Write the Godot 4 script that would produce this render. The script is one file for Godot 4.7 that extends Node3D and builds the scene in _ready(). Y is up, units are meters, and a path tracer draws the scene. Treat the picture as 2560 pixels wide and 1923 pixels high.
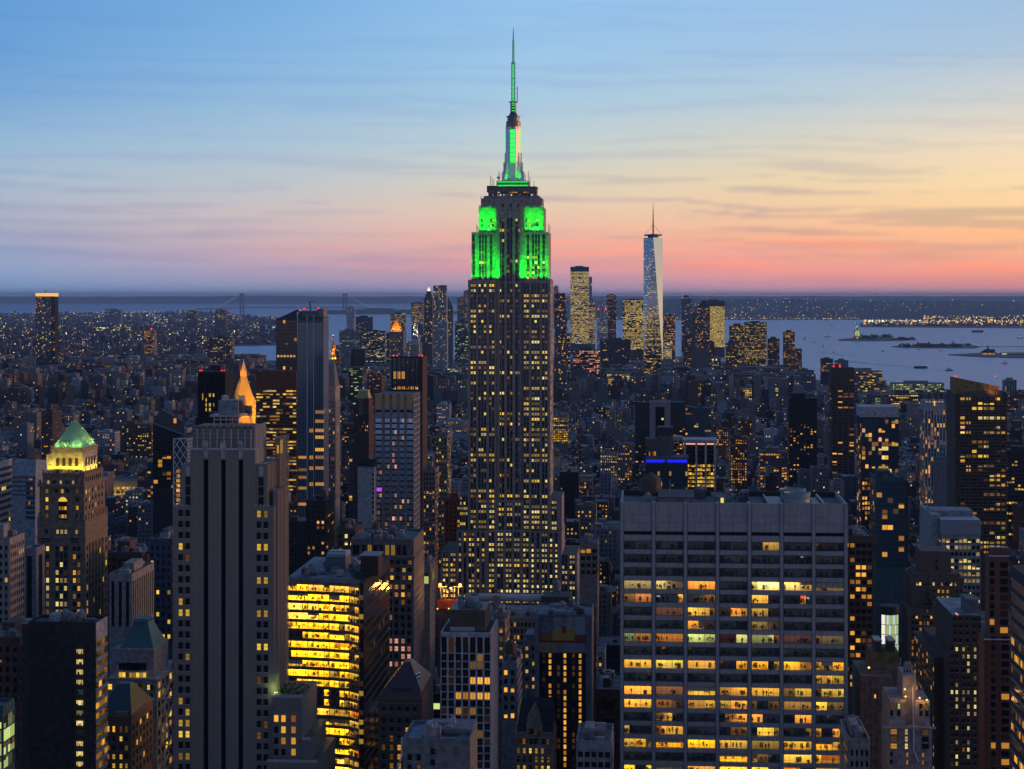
extends Node3D
# Dusk over a city of towers: level camera with a shifted lens, metres, y up.
# Pixels of the 2560 x 1923 photograph give directions; depths come from real heights and the ground.

const FOC := 4700.0     # focal length in photograph pixels
const HOR := 742.0      # eye level row
const EYE := 259.0      # height of the camera above the water
const CX := 1280.0
const TURN := 0.0735    # street grid against the view axis, radians
var gc := cos(TURN)
var gs := sin(TURN)
var rng := RandomNumberGenerator.new()
var M := {}             # materials
var taken := {}         # names in use
var shared := {}        # meshes used again
var heroes: Array = []  # footprints in street-grid coordinates
var pal: Dictionary = {}

# ------------------------------------------------------------------ mesh building
class MB:
	var v := PackedVector3Array()
	var n := PackedVector3Array()
	var c := PackedColorArray()
	var t := PackedVector2Array()
	var i := PackedInt32Array()
	func quad(a: Vector3, b: Vector3, e: Vector3, f: Vector3, col := Color.WHITE, uv := Vector2.ZERO) -> void:
		# a b e f run counter-clockwise as seen from outside
		var nn := (b - a).cross(f - a)
		if nn.length_squared() < 1e-12:
			nn = (e - b).cross(f - b)
		nn = nn.normalized()
		var k := v.size()
		v.append(a); v.append(b); v.append(e); v.append(f)
		for _j in 4:
			n.append(nn); c.append(col); t.append(uv)
		i.append(k); i.append(k + 2); i.append(k + 1); i.append(k); i.append(k + 3); i.append(k + 2)
	func tri(a: Vector3, b: Vector3, e: Vector3, col := Color.WHITE, uv := Vector2.ZERO) -> void:
		var nn := (b - a).cross(e - a).normalized()
		var k := v.size()
		v.append(a); v.append(b); v.append(e)
		for _j in 3:
			n.append(nn); c.append(col); t.append(uv)
		i.append(k); i.append(k + 2); i.append(k + 1)
	func box(x0: float, x1: float, y0: float, y1: float, z0: float, z1: float, col := Color.WHITE, uv := Vector2.ZERO, bottom := false) -> void:
		# z0 is the near face (larger z), z1 the far one
		var a := Vector3(x0, y0, z0); var b := Vector3(x1, y0, z0); var e := Vector3(x1, y1, z0); var f := Vector3(x0, y1, z0)
		var g := Vector3(x0, y0, z1); var h := Vector3(x1, y0, z1); var p := Vector3(x1, y1, z1); var q := Vector3(x0, y1, z1)
		quad(a, b, e, f, col, uv)
		quad(b, h, p, e, col, uv)
		quad(h, g, q, p, col, uv)
		quad(g, a, f, q, col, uv)
		quad(f, e, p, q, col, uv)
		if bottom:
			quad(g, h, b, a, col, uv)
	func frustum(x0: float, x1: float, z0: float, z1: float, y0: float, a0: float, a1: float, b0: float, b1: float, y1: float, col := Color.WHITE, uv := Vector2.ZERO) -> void:
		var a := Vector3(x0, y0, z0); var b := Vector3(x1, y0, z0); var g := Vector3(x0, y0, z1); var h := Vector3(x1, y0, z1)
		var f := Vector3(a0, y1, b0); var e := Vector3(a1, y1, b0); var q := Vector3(a0, y1, b1); var p := Vector3(a1, y1, b1)
		quad(a, b, e, f, col, uv); quad(b, h, p, e, col, uv); quad(h, g, q, p, col, uv); quad(g, a, f, q, col, uv); quad(f, e, p, q, col, uv)
	func lathe(cx: float, cz: float, prof: Array, seg: int, col := Color.WHITE, uv := Vector2.ZERO, turn := 0.0) -> void:
		for k in prof.size() - 1:
			var r0: float = prof[k][0]; var y0: float = prof[k][1]; var r1: float = prof[k + 1][0]; var y1: float = prof[k + 1][1]
			for s in seg:
				var a0 := turn + TAU * s / seg
				var a1 := turn + TAU * (s + 1) / seg
				quad(Vector3(cx + r0 * sin(a0), y0, cz + r0 * cos(a0)), Vector3(cx + r0 * sin(a1), y0, cz + r0 * cos(a1)), Vector3(cx + r1 * sin(a1), y1, cz + r1 * cos(a1)), Vector3(cx + r1 * sin(a0), y1, cz + r1 * cos(a0)), col, uv)
	func bar(a: Vector3, b: Vector3, w: float, col := Color.WHITE, uv := Vector2.ZERO) -> void:
		var d := (b - a).normalized()
		var s := d.cross(Vector3(0.31, 0.2, 0.93)).normalized() * w * 0.5
		var u := d.cross(s).normalized() * w * 0.5
		var p := [a + s + u, a - s + u, a - s - u, a + s - u]
		for k in 4:
			var q: Vector3 = p[k]; var r: Vector3 = p[(k + 1) % 4]
			quad(q, r, r + b - a, q + b - a, col, uv)
		quad(p[0] + b - a, p[1] + b - a, p[2] + b - a, p[3] + b - a, col, uv)
	func mesh() -> ArrayMesh:
		var m := ArrayMesh.new()
		var arr := []
		arr.resize(Mesh.ARRAY_MAX)
		arr[Mesh.ARRAY_VERTEX] = v; arr[Mesh.ARRAY_NORMAL] = n; arr[Mesh.ARRAY_COLOR] = c; arr[Mesh.ARRAY_TEX_UV] = t; arr[Mesh.ARRAY_INDEX] = i
		m.add_surface_from_arrays(Mesh.PRIMITIVE_TRIANGLES, arr)
		return m

# a building in the street-grid frame: x along the front, z = 0 the front, -z away
class Bld:
	var n: Node3D
	var d := 0.0
	var m := 0.0
	var x0 := 0.0
	var c := 1.0
	var s := 0.0
	var W := 0.0
	var wall := MB.new()
	var roof := MB.new()
	var win := MB.new()
	var gl := MB.new()
	var trim := MB.new()
	var wallmat := "stone"
	var glmat := "glass"
	func X(u: float) -> float:
		var t := (u - 1280.0) / 4700.0
		return (t * d - x0) / (c + t * s)
	func Y(v: float, x := 0.0) -> float:
		return 259.0 - (v - 742.0) / 4700.0 * (d - x * s)

func commit(mb: MB, called: String, parent: Node, mat: Material, kind := "") -> MeshInstance3D:
	if mb.v.size() == 0:
		return null
	var o := MeshInstance3D.new()
	o.name = called
	o.mesh = mb.mesh()
	o.material_override = mat
	if kind != "":
		o.set_meta("kind", kind)
	parent.add_child(o, true)
	return o

func numbered(called: String) -> String:
	if not taken.has(called):
		taken[called] = 0
		return called
	taken[called] += 1
	return "%s_%03d" % [called, taken[called]]

func thing(called: String, label: String, cat: String, pos: Vector3, turn := 0.0, group := "") -> Node3D:
	var o := Node3D.new()
	o.name = numbered(called)
	add_child(o, true)
	o.position = pos
	o.rotation.y = turn
	o.set_meta("label", label)
	o.set_meta("category", cat)
	if group != "":
		o.set_meta("group", group)
	return o

func bld(called: String, label: String, u0: float, u1: float, d: float, D: float, cat := "building", group := "") -> Bld:
	var b := Bld.new()
	b.d = d; b.m = d / FOC; b.c = gc; b.s = gs
	b.x0 = (u0 - CX) / FOC * d
	b.W = b.X(u1)
	b.n = thing(called, label, cat, Vector3(b.x0, 0, -d), -TURN, group)
	var p := b.x0 * gc - d * gs
	var q := b.x0 * gs + d * gc
	heroes.append([p - 3.0, p + b.W + 3.0, q - 3.0, q + D + 3.0])
	return b

func finish(b: Bld) -> void:
	commit(b.wall, "wall", b.n, M[b.wallmat])
	commit(b.roof, "roof", b.n, M.roof)
	commit(b.trim, "trim", b.n, M.metal)
	commit(b.win, "window", b.n, M.win, "stuff")
	commit(b.gl, "glazing", b.n, M[b.glmat], "stuff")

# facade frame: face 0 front (k = z), 1 east side seen (k = x, s = depth), 2 the other side
func fp(face: int, k: float, s: float, y: float, o: float) -> Vector3:
	if face == 0:
		return Vector3(s, y, k + o)
	if face == 1:
		return Vector3(k + o, y, -s)
	return Vector3(k - o, y, -s)

func fquad(mb: MB, face: int, k: float, s0: float, s1: float, y0: float, y1: float, o: float, col := Color.WHITE, uv := Vector2.ZERO) -> void:
	if face == 2:
		mb.quad(fp(face, k, s1, y0, o), fp(face, k, s0, y0, o), fp(face, k, s0, y1, o), fp(face, k, s1, y1, o), col, uv)
	else:
		mb.quad(fp(face, k, s0, y0, o), fp(face, k, s1, y0, o), fp(face, k, s1, y1, o), fp(face, k, s0, y1, o), col, uv)

func fbox(mb: MB, face: int, k: float, s0: float, s1: float, y0: float, y1: float, o: float, col := Color.WHITE, uv := Vector2.ZERO) -> void:
	if face == 0:
		mb.box(s0, s1, y0, y1, k + o, k, col, uv, true)
	elif face == 1:
		mb.box(k, k + o, y0, y1, -s0, -s1, col, uv, true)
	else:
		mb.box(k - o, k, y0, y1, -s0, -s1, col, uv, true)

func puv(idx: int) -> Vector2:
	return Vector2((idx + 0.5) / 64.0, 0.5)

func pick(p: String) -> int:
	var a: Array = pal[p]
	return a[rng.randi() % a.size()]

# a single window as a part of its own
func wpart(parent: Node, called: String, face: int, k: float, s0: float, s1: float, y0: float, y1: float, o: float, idx: int, mat := "win") -> MeshInstance3D:
	var w := snappedf(s1 - s0, 0.02)
	var h := snappedf(y1 - y0, 0.02)
	var key := "%d %.2f %.2f %d" % [face, w, h, idx]
	if not shared.has(key):
		var mb := MB.new()
		if face == 0:
			mb.box(-w / 2, w / 2, -h / 2, h / 2, 0.06, -0.06, Color.WHITE, puv(idx), true)
		else:
			mb.box(-0.06, 0.06, -h / 2, h / 2, w / 2, -w / 2, Color.WHITE, puv(idx), true)
		shared[key] = mb.mesh()
	var q := MeshInstance3D.new()
	q.name = called
	q.mesh = shared[key]
	q.material_override = M[mat]
	parent.add_child(q, true)
	q.position = fp(face, k, (s0 + s1) / 2, (y0 + y1) / 2, o)
	return q

# rows and columns of windows; style: fw, fh = share of the cell that is glass, pier and band = how far wall pieces stand proud
func rows(b: Bld, face: int, k: float, s0: float, s1: float, y0: float, y1: float, nc: int, nr: int, fw: float, fh: float, lit: float, p: String, opt := {}) -> void:
	if nc < 1 or nr < 1 or s1 <= s0 or y1 <= y0:
		return
	var cw := (s1 - s0) / nc
	var rh := (y1 - y0) / nr
	var parts: bool = opt.get("parts", false)
	var mb: MB = b.gl if opt.get("glass", false) else b.win
	var run: float = opt.get("run", 0.0)
	var pier: float = opt.get("pier", 0.0)
	var band: float = opt.get("band", 0.0)
	var col: Color = opt.get("col", Color(0.3, 0.3, 0.3))
	var even: float = opt.get("even", 0.5)
	var skipdark: bool = opt.get("skipdark", false)
	for r in nr:
		var ya := y0 + rh * (r + (1.0 - fh) / 2)
		var yb := ya + rh * fh
		var rowlit := lit * lerpf([0.05, 0.5, 1.0, 1.4, 2.2][rng.randi() % 5], 1.0, even)
		var last := -1
		for q in nc:
			var sa := s0 + cw * (q + (1.0 - fw) / 2)
			var sb := sa + cw * fw
			var idx := 0
			if last >= 0 and rng.randf() < run:
				idx = last
			elif rng.randf() < rowlit:
				idx = pick(p)
			last = idx
			if idx == 0 and skipdark:
				continue
			if parts:
				wpart(b.n, "window", face, k, sa, sb, ya, yb, 0.05, idx, "glass" if opt.get("glass", false) else "win")
			else:
				if idx > 0 and rh * fh > 1.6 and rng.randf() < 0.35:
					# a blind drawn part of the way
					var ym := lerpf(ya, yb, rng.randf_range(0.35, 0.8))
					fquad(mb, face, k, sa, sb, ya, ym, 0.06, Color.WHITE, puv(idx))
					fquad(mb, face, k, sa, sb, ym, yb, 0.06, Color.WHITE, puv(pick("dim")))
				else:
					fquad(mb, face, k, sa, sb, ya, yb, 0.06, Color.WHITE, puv(idx))
	if pier > 0.0:
		for q in nc + 1:
			var x := s0 + cw * q
			var hw := cw * (1.0 - fw) / 2
			fbox(b.wall, face, k, maxf(x - hw, s0), minf(x + hw, s1), y0, y1, pier, col)
	if band > 0.0:
		for r in nr + 1:
			var y := y0 + rh * r
			var hh := rh * (1.0 - fh) / 2
			fbox(b.wall, face, k, s0, s1, maxf(y - hh, y0), minf(y + hh, y1), band, col)

# parapet and roof plate on a box of wall
func flat_roof(b: Bld, x0: float, x1: float, y: float, z0: float, z1: float, wc: Color, rc := Color(0.16, 0.18, 0.2), hp := 1.1) -> void:
	b.roof.quad(Vector3(x0, y + 0.05, z0), Vector3(x1, y + 0.05, z0), Vector3(x1, y + 0.05, z1), Vector3(x0, y + 0.05, z1), rc)
	var w := 0.45
	b.wall.box(x0, x1, y, y + hp, z0, z0 - w, wc)
	b.wall.box(x0, x1, y, y + hp, z1 + w, z1, wc)
	b.wall.box(x0, x0 + w, y, y + hp, z0 - w, z1 + w, wc)
	b.wall.box(x1 - w, x1, y, y + hp, z0 - w, z1 + w, wc)

func clutter(b: Bld, x0: float, x1: float, y: float, z0: float, z1: float, count: int) -> void:
	for _k in count:
		var mb := MB.new()
		var w := rng.randf_range(1.2, 4.0)
		var dd := rng.randf_range(1.2, 4.0)
		var h := rng.randf_range(0.8, 3.2)
		var x := rng.randf_range(x0 + 1, maxf(x0 + 1.1, x1 - w - 1))
		var z := rng.randf_range(z1 + dd + 1, maxf(z1 + dd + 1.1, z0 - 1))
		var g := rng.randf_range(0.12, 0.42)
		mb.box(x, x + w, y, y + h, z, z - dd, Color(g * 0.95, g, g * 1.04))
		if rng.randf() < 0.4:
			mb.lathe(x + w / 2, z - dd / 2, [[w * 0.3, y + h], [w * 0.3, y + h + 0.7], [0.0, y + h + 0.75]], 8, Color(0.3, 0.31, 0.32))
		commit(mb, "rooftop_unit", b.n, M.stone)

func tank(b: Bld, x: float, y: float, z: float, r: float, h: float, tint := Color(0.14, 0.1, 0.075)) -> void:
	var mb := MB.new()
	for k in 4:
		var a := PI / 4 + k * PI / 2
		mb.bar(Vector3(x + r * 0.8 * sin(a), y, z + r * 0.8 * cos(a)), Vector3(x + r * 0.8 * sin(a), y + h * 0.35, z + r * 0.8 * cos(a)), 0.25, Color(0.08, 0.08, 0.08))
	mb.lathe(x, z, [[0.0, y + h * 0.35], [r, y + h * 0.35], [r * 0.97, y + h], [0.0, y + h * 1.3]], 12, tint)
	commit(mb, "water_tank", b.n, M.stone)

# ------------------------------------------------------------------ materials
func noise_image(size: int, freq: float, oct: int, lo: float, hi: float, sd: int) -> ImageTexture:
	var f := FastNoiseLite.new()
	f.seed = sd
	f.frequency = freq
	f.fractal_octaves = oct
	var im := f.get_seamless_image(size, size)
	im.convert(Image.FORMAT_RGB8)
	var data := im.get_data()
	for k in data.size():
		data[k] = int(clampf(lerpf(lo, hi, data[k] / 255.0), 0, 1) * 255)
	return ImageTexture.create_from_image(Image.create_from_data(size, size, false, Image.FORMAT_RGB8, data))

func tinted(tex: Texture2D, scale: float, rough: float, spec := 0.4) -> StandardMaterial3D:
	var m := StandardMaterial3D.new()
	m.vertex_color_use_as_albedo = true
	m.roughness = rough
	m.metallic_specular = spec
	if tex:
		m.albedo_texture = tex
		m.uv1_triplanar = true
		m.uv1_scale = Vector3.ONE * scale
	return m

func make_materials() -> void:
	var fine := noise_image(256, 0.03, 5, 0.72, 1.12, 3)
	var coarse := noise_image(256, 0.012, 4, 0.6, 1.2, 8)
	M.stone = tinted(fine, 0.045, 0.85)
	M.brick = tinted(noise_image(256, 0.05, 5, 0.66, 1.2, 15), 0.11, 0.9)
	M.brick.uv1_scale = Vector3(0.05, 0.42, 0.05)
	M.roof = tinted(coarse, 0.05, 0.7)
	M.metal = tinted(null, 1.0, 0.45, 0.5)
	M.plain = tinted(null, 1.0, 0.8, 0.3)
	M.steel = tinted(null, 1.0, 0.4, 0.5)
	M.steel.metallic = 0.75
	# travertine: long upright slabs with a faint vein
	var im := Image.create(256, 256, false, Image.FORMAT_RGB8)
	rng.seed = 44
	for x in 64:
		var y := 0
		while y < 256:
			var h := rng.randi_range(40, 120)
			var g := rng.randf_range(0.86, 1.0)
			im.fill_rect(Rect2i(x * 4, y, 4, h), Color(g, g, g))
			im.fill_rect(Rect2i(x * 4, y, 4, 1), Color(g * 0.8, g * 0.8, g * 0.8))
			y += h
	M.travertine = tinted(ImageTexture.create_from_image(im), 0.085, 0.75)
	# window glass: one palette of lamp colours, read through the UV
	var pi_ := Image.create(64, 1, false, Image.FORMAT_RGB8)
	pi_.fill(Color.BLACK)
	var k := 1
	for g in [["yellow", Color8(255, 205, 70), 9, 0.35], ["amber", Color8(255, 178, 62), 8, 0.3], ["pale", Color8(255, 228, 138), 9, 0.4], ["green", Color8(205, 222, 128), 5, 0.3], ["pink", Color8(255, 176, 140), 5, 0.4], ["dim", Color8(120, 74, 24), 7, 0.12], ["cool", Color8(190, 214, 235), 4, 0.3], ["gold", Color8(255, 186, 22), 3, 0.8]]:
		pal[g[0]] = []
		for q in g[2]:
			var f: float = lerpf(g[3], 1.0, float(q) / (g[2] - 1))
			var cc: Color = g[1]
			pi_.set_pixel(k, 0, Color(cc.r * f, cc.g * f * lerpf(0.92, 1.0, f), cc.b * f))
			pal[g[0]].append(k)
			k += 1
	for g in [["red", Color8(255, 40, 50)], ["lime", Color8(0, 255, 70)], ["purple", Color8(190, 60, 255)], ["blue", Color8(20, 30, 255)], ["teal", Color8(40, 215, 215)], ["white", Color8(255, 250, 235)], ["sodium", Color8(255, 190, 90)], ["limepale", Color8(120, 255, 150)]]:
		pi_.set_pixel(k, 0, g[1])
		pal[g[0]] = [k]
		k += 1
	pal.warm = pal.yellow + pal.amber + pal.pale + pal.dim
	pal.office = pal.yellow + pal.pale + pal.yellow
	pal.home = pal.amber + pal.amber + pal.pale + pal.yellow + pal.dim + pal.pink.slice(2)
	pal.mixed = pal.amber + pal.yellow + pal.pale + pal.dim + pal.cool.slice(0, 2)
	pal.down = pal.yellow + pal.pale + pal.yellow + pal.dim.slice(4)
	pal.bright = pal.yellow.slice(5) + pal.pale.slice(4)
	pal.mixed = pal.mixed + pal.green.slice(2) + pal.cool
	pal.city = pal.sodium + pal.amber + pal.pale + pal.yellow + pal.cool
	var ptex := ImageTexture.create_from_image(pi_)
	for g in [["win", 1.05, 0.12, 0.0, Color(0.09, 0.1, 0.12)], ["glass", 1.0, 0.1, 0.5, Color(0.27, 0.36, 0.42)], ["ceil2", 24.0, 0.5, 0.0, Color(0.1, 0.1, 0.1)], ["skyglass", 1.0, 0.12, 0.9, Color(0.72, 0.88, 1.0)], ["lamp", 3.2, 0.5, 0.0, Color(0.1, 0.1, 0.1)], ["ceil", 15.0, 0.5, 0.0, Color(0.1, 0.1, 0.1)], ["glow", 1.15, 0.6, 0.0, Color(0.2, 0.2, 0.2)]]:
		var m := StandardMaterial3D.new()
		m.albedo_color = g[4]
		m.roughness = g[2]
		m.metallic = g[3]
		m.emission_enabled = true
		m.emission = Color.WHITE
		m.emission_texture = ptex
		m.emission_operator = BaseMaterial3D.EMISSION_OP_MULTIPLY
		m.emission_energy_multiplier = g[1]
		m.texture_filter = BaseMaterial3D.TEXTURE_FILTER_NEAREST
		M[g[0]] = m
	var pane := StandardMaterial3D.new()
	pane.transparency = BaseMaterial3D.TRANSPARENCY_ALPHA
	pane.albedo_color = Color(0.6, 0.65, 0.62, 0.08)
	pane.roughness = 0.03
	M.pane = pane
	# water: a rippled, glossy sheet, blue of the reflected sky painted into its albedo
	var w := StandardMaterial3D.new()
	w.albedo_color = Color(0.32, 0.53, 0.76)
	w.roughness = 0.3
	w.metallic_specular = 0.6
	var wf := FastNoiseLite.new()
	wf.seed = 12
	wf.frequency = 0.03
	wf.fractal_octaves = 4
	var wim := wf.get_seamless_image(512, 512)
	wim.convert(Image.FORMAT_RGB8)
	w.heightmap_enabled = true
	w.heightmap_texture = ImageTexture.create_from_image(wim)
	w.heightmap_scale = 420.0
	w.uv1_triplanar = true
	w.uv1_world_triplanar = true
	w.uv1_scale = Vector3.ONE * 0.004
	M.water = w
	var sg := StandardMaterial3D.new()      # mirror-like tower glass
	sg.vertex_color_use_as_albedo = true
	sg.metallic = 0.9
	sg.roughness = 0.08
	M.mirror = sg

# ------------------------------------------------------------------ sky
func lin(r: float, g: float, b: float, k := 1.0) -> Vector3:
	var q := Color(r / 255.0, g / 255.0, b / 255.0).srgb_to_linear()
	return Vector3(q.r, q.g, q.b) * k

var sky_az: Array = [-180, -90, -40, -15.2, -7, 0, 8, 15.2, 32, 60, 85, 120, 180]
var sky_el: Array = [0.0, 0.44, 1.05, 1.78, 2.5, 3.48, 4.64, 6.0, 7.4, 9.0, 20.0, 45.0, 90.0]
var sky_tab: Array = []

func make_sky_table() -> void:
	var mid := [  # the five columns in view, horizon first
		[[114, 144, 186], [122, 144, 182], [150, 150, 182], [176, 150, 172], [190, 150, 162]],
		[[126, 150, 188], [152, 148, 176], [180, 146, 166], [214, 146, 150], [228, 142, 128]],
		[[146, 162, 192], [190, 160, 176], [220, 158, 156], [240, 160, 142], [246, 166, 134]],
		[[160, 166, 190], [206, 178, 180], [232, 176, 160], [245, 180, 146], [252, 190, 140]],
		[[172, 178, 196], [206, 190, 188], [230, 196, 172], [243, 200, 160], [252, 208, 150]],
		[[166, 185, 204], [188, 195, 201], [214, 206, 188], [234, 210, 172], [250, 218, 170]],
		[[146, 180, 210], [168, 192, 211], [188, 204, 208], [212, 208, 192], [236, 216, 188]],
		[[118, 164, 209], [146, 184, 216], [164, 197, 220], [180, 201, 214], [202, 206, 204]],
		[[104, 157, 210], [131, 178, 219], [152, 193, 226], [160, 193, 222], [168, 192, 214]],
		[[97, 152, 208], [120, 170, 218], [143, 188, 228], [150, 188, 226], [153, 185, 217]],
		[[76, 120, 178], [84, 130, 188], [92, 138, 196], [98, 142, 196], [104, 144, 192]],
		[[58, 94, 146], [62, 98, 150], [66, 102, 154], [70, 105, 156], [74, 108, 156]],
		[[48, 78, 124], [48, 78, 124], [48, 78, 124], [48, 78, 124], [48, 78, 124]]]
	for e in sky_el.size():
		var rowc := []
		for k in 5:
			rowc.append(lin(mid[e][k][0], mid[e][k][1], mid[e][k][2], 1.08 + 0.5 * exp(-sky_el[e] / 0.7)))
		var el: float = sky_el[e]
		var back: Vector3 = lin(84, 112, 156).lerp(lin(48, 78, 124), clampf(el / 50.0, 0, 1))
		var east: Vector3 = back.lerp(rowc[0], 0.45)
		var glow := exp(-el / 7.0)
		var hot: Vector3 = Vector3(3.0, 1.75, 0.75) * glow + rowc[4] * (1.0 - glow * 0.5)
		var r1: Vector3 = rowc[4].lerp(hot, 0.35)
		var r2: Vector3 = rowc[4].lerp(hot, 0.85)
		sky_tab.append([back, east, back.lerp(rowc[0], 0.75), rowc[0], rowc[1], rowc[2], rowc[3], rowc[4], r1, r2, hot, back.lerp(hot, 0.35), back])

func sky_at(az: float, el: float) -> Vector3:
	var a := 0
	while a < sky_az.size() - 2 and az > sky_az[a + 1]:
		a += 1
	var e := 0
	while e < sky_el.size() - 2 and el > sky_el[e + 1]:
		e += 1
	var fa := clampf((az - sky_az[a]) / (sky_az[a + 1] - sky_az[a]), 0, 1)
	var fe := clampf((el - sky_el[e]) / (sky_el[e + 1] - sky_el[e]), 0, 1)
	var t0: Vector3 = sky_tab[e][a].lerp(sky_tab[e][a + 1], fa)
	var t1: Vector3 = sky_tab[e + 1][a].lerp(sky_tab[e + 1][a + 1], fa)
	return t0.lerp(t1, fe)

func make_sky() -> ImageTexture:
	make_sky_table()
	var small := PackedFloat32Array()
	small.resize(256 * 256 * 3)
	for r in 256:
		var el := 90.0 - (r + 0.5) * 180.0 / 256
		for q in 256:
			var az := fposmod((q + 0.5) * 360.0 / 256 + 180.0, 360.0) - 180.0
			var cc := sky_at(az, maxf(el, 0.0))
			var o := (r * 256 + q) * 3
			small[o] = cc.x; small[o + 1] = cc.y; small[o + 2] = cc.z
	var im := Image.create_from_data(256, 256, false, Image.FORMAT_RGBF, small.to_byte_array())
	im.resize(2048, 2048, Image.INTERPOLATE_CUBIC)
	var big := im.get_data().to_float32_array()
	var n1 := FastNoiseLite.new(); n1.seed = 5; n1.frequency = 1.0; n1.fractal_octaves = 5
	var n2 := FastNoiseLite.new(); n2.seed = 21; n2.frequency = 1.0; n2.fractal_octaves = 4
	var n3 := FastNoiseLite.new(); n3.seed = 9; n3.frequency = 1.0; n3.fractal_octaves = 3
	for r in range(870, 1026):
		var el := 90.0 - (r + 0.5) * 180.0 / 2048
		for q in 2048:
			var az := fposmod((q + 0.5) * 360.0 / 2048 + 180.0, 360.0) - 180.0
			var e := maxf(el, 0.0)
			var cc := sky_at(az, e)
			var warp := n3.get_noise_2d(az * 0.06, e * 0.5) * 0.3
			var tilt := e + warp + az * 0.012
			# long thin grey streaks
			var s := n1.get_noise_2d(az * 0.055, tilt * 2.7)
			var amount := exp(-pow((e - 2.7) / 1.5, 2)) * 0.7 * lerpf(0.5, 1.0, smoothstep(-8.0, 8.0, az)) + exp(-pow((e - 6.5) / 2.5, 2)) * 0.22
			var k := smoothstep(0.08, 0.3, s) * amount
			cc = cc.lerp(Vector3(cc.x * 0.62, cc.y * 0.66, cc.z * 0.86) + Vector3(0.01, 0.01, 0.025), clampf(k, 0, 0.75))
			# rosy streaks low down
			var p := n2.get_noise_2d(az * 0.11, tilt * 1.9)
			var rosy := smoothstep(0.05, 0.4, p) * exp(-pow((e - 1.35) / 0.8, 2)) * smoothstep(-13.0, 2.0, az)
			cc = cc.lerp(Vector3(cc.x * 1.12 + 0.05, cc.y * 0.93, cc.z * 0.82), clampf(rosy, 0, 0.9) * 0.9)
			var g := smoothstep(0.08, 0.45, -p) * exp(-pow((e - 1.2) / 0.9, 2))
			cc = cc.lerp(Vector3(cc.x * 0.72, cc.y * 0.8, cc.z * 0.97), g * 0.5)
			var o := (r * 2048 + q) * 3
			var f := smoothstep(13.2, 11.0, el)
			big[o] = lerpf(big[o], cc.x, f); big[o + 1] = lerpf(big[o + 1], cc.y, f); big[o + 2] = lerpf(big[o + 2], cc.z, f)
	return ImageTexture.create_from_image(Image.create_from_data(2048, 2048, false, Image.FORMAT_RGBF, big.to_byte_array()))

func _ready() -> void:
	rng.seed = 7
	# ---- camera
	var cam := Camera3D.new()
	cam.name = "camera"
	cam.near = 1.0
	cam.far = 200000.0
	var size := 1923.0 / FOC
	cam.set_frustum(size, Vector2(0, -(961.5 - HOR) / FOC), 1.0, 200000.0)
	cam.position = Vector3(0, EYE, 0)
	add_child(cam)
	# ---- sky and air
	var env := Environment.new()
	env.background_mode = Environment.BG_SKY
	var pm := PanoramaSkyMaterial.new()
	pm.panorama = make_sky()
	var sk := Sky.new()
	sk.sky_material = pm
	env.sky = sk
	env.tonemap_mode = Environment.TONE_MAPPER_LINEAR
	env.tonemap_exposure = 1.0
	env.sdfgi_enabled = true
	env.ssao_enabled = true
	env.ssil_enabled = true
	env.fog_enabled = true
	env.fog_density = 0.000022
	env.fog_light_color = Color(0.66, 0.82, 1.0)
	var we := WorldEnvironment.new()
	we.name = "environment"
	we.environment = env
	add_child(we)
	# ---- the last light from the west, where the sun has just set
	var sun := DirectionalLight3D.new()
	sun.name = "sun"
	sun.light_energy = 0.3
	sun.light_color = Color(1.0, 0.66, 0.42)
	sun.light_angular_distance = 14.0
	sun.shadow_enabled = true
	sun.look_at_from_position(Vector3(sin(1.42), 0.09, -cos(1.42)), Vector3.ZERO)
	add_child(sun)
	make_materials()
	setting()
	landmark()
	near_towers()
	table_towers()
	special_towers()
	harbour()
	city()

# ------------------------------------------------------------------ water, land, hills
func gp(u: float, v: float, y := 0.0) -> Vector3:
	# the point of the ground that a pixel looks at
	var d := (EYE - y) * FOC / (v - HOR)
	return Vector3((u - CX) / FOC * d, y, -d)

func sheet(called: String, pts: Array, y: float, mat: Material, col: Color, parent: Node = self) -> MeshInstance3D:
	var poly := PackedVector2Array()
	for p in pts:
		poly.append(Vector2(p.x, p.z))
	var tris := Geometry2D.triangulate_polygon(poly)
	var mb := MB.new()
	for k in range(0, tris.size(), 3):
		var a := poly[tris[k]]; var b := poly[tris[k + 1]]; var e := poly[tris[k + 2]]
		var A := Vector3(a.x, y, a.y); var B := Vector3(b.x, y, b.y); var E := Vector3(e.x, y, e.y)
		if (B - A).cross(E - A).y < 0:
			mb.tri(A, E, B, col)
		else:
			mb.tri(A, B, E, col)
	# the bank down to the water
	for k in poly.size():
		var a := poly[k]; var b := poly[(k + 1) % poly.size()]
		mb.quad(Vector3(a.x, -1, a.y), Vector3(b.x, -1, b.y), Vector3(b.x, y, b.y), Vector3(a.x, y, a.y), col)
	var o := commit(mb, called, parent, mat)
	if parent == self:
		o.set_meta("kind", "structure")
	return o

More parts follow.
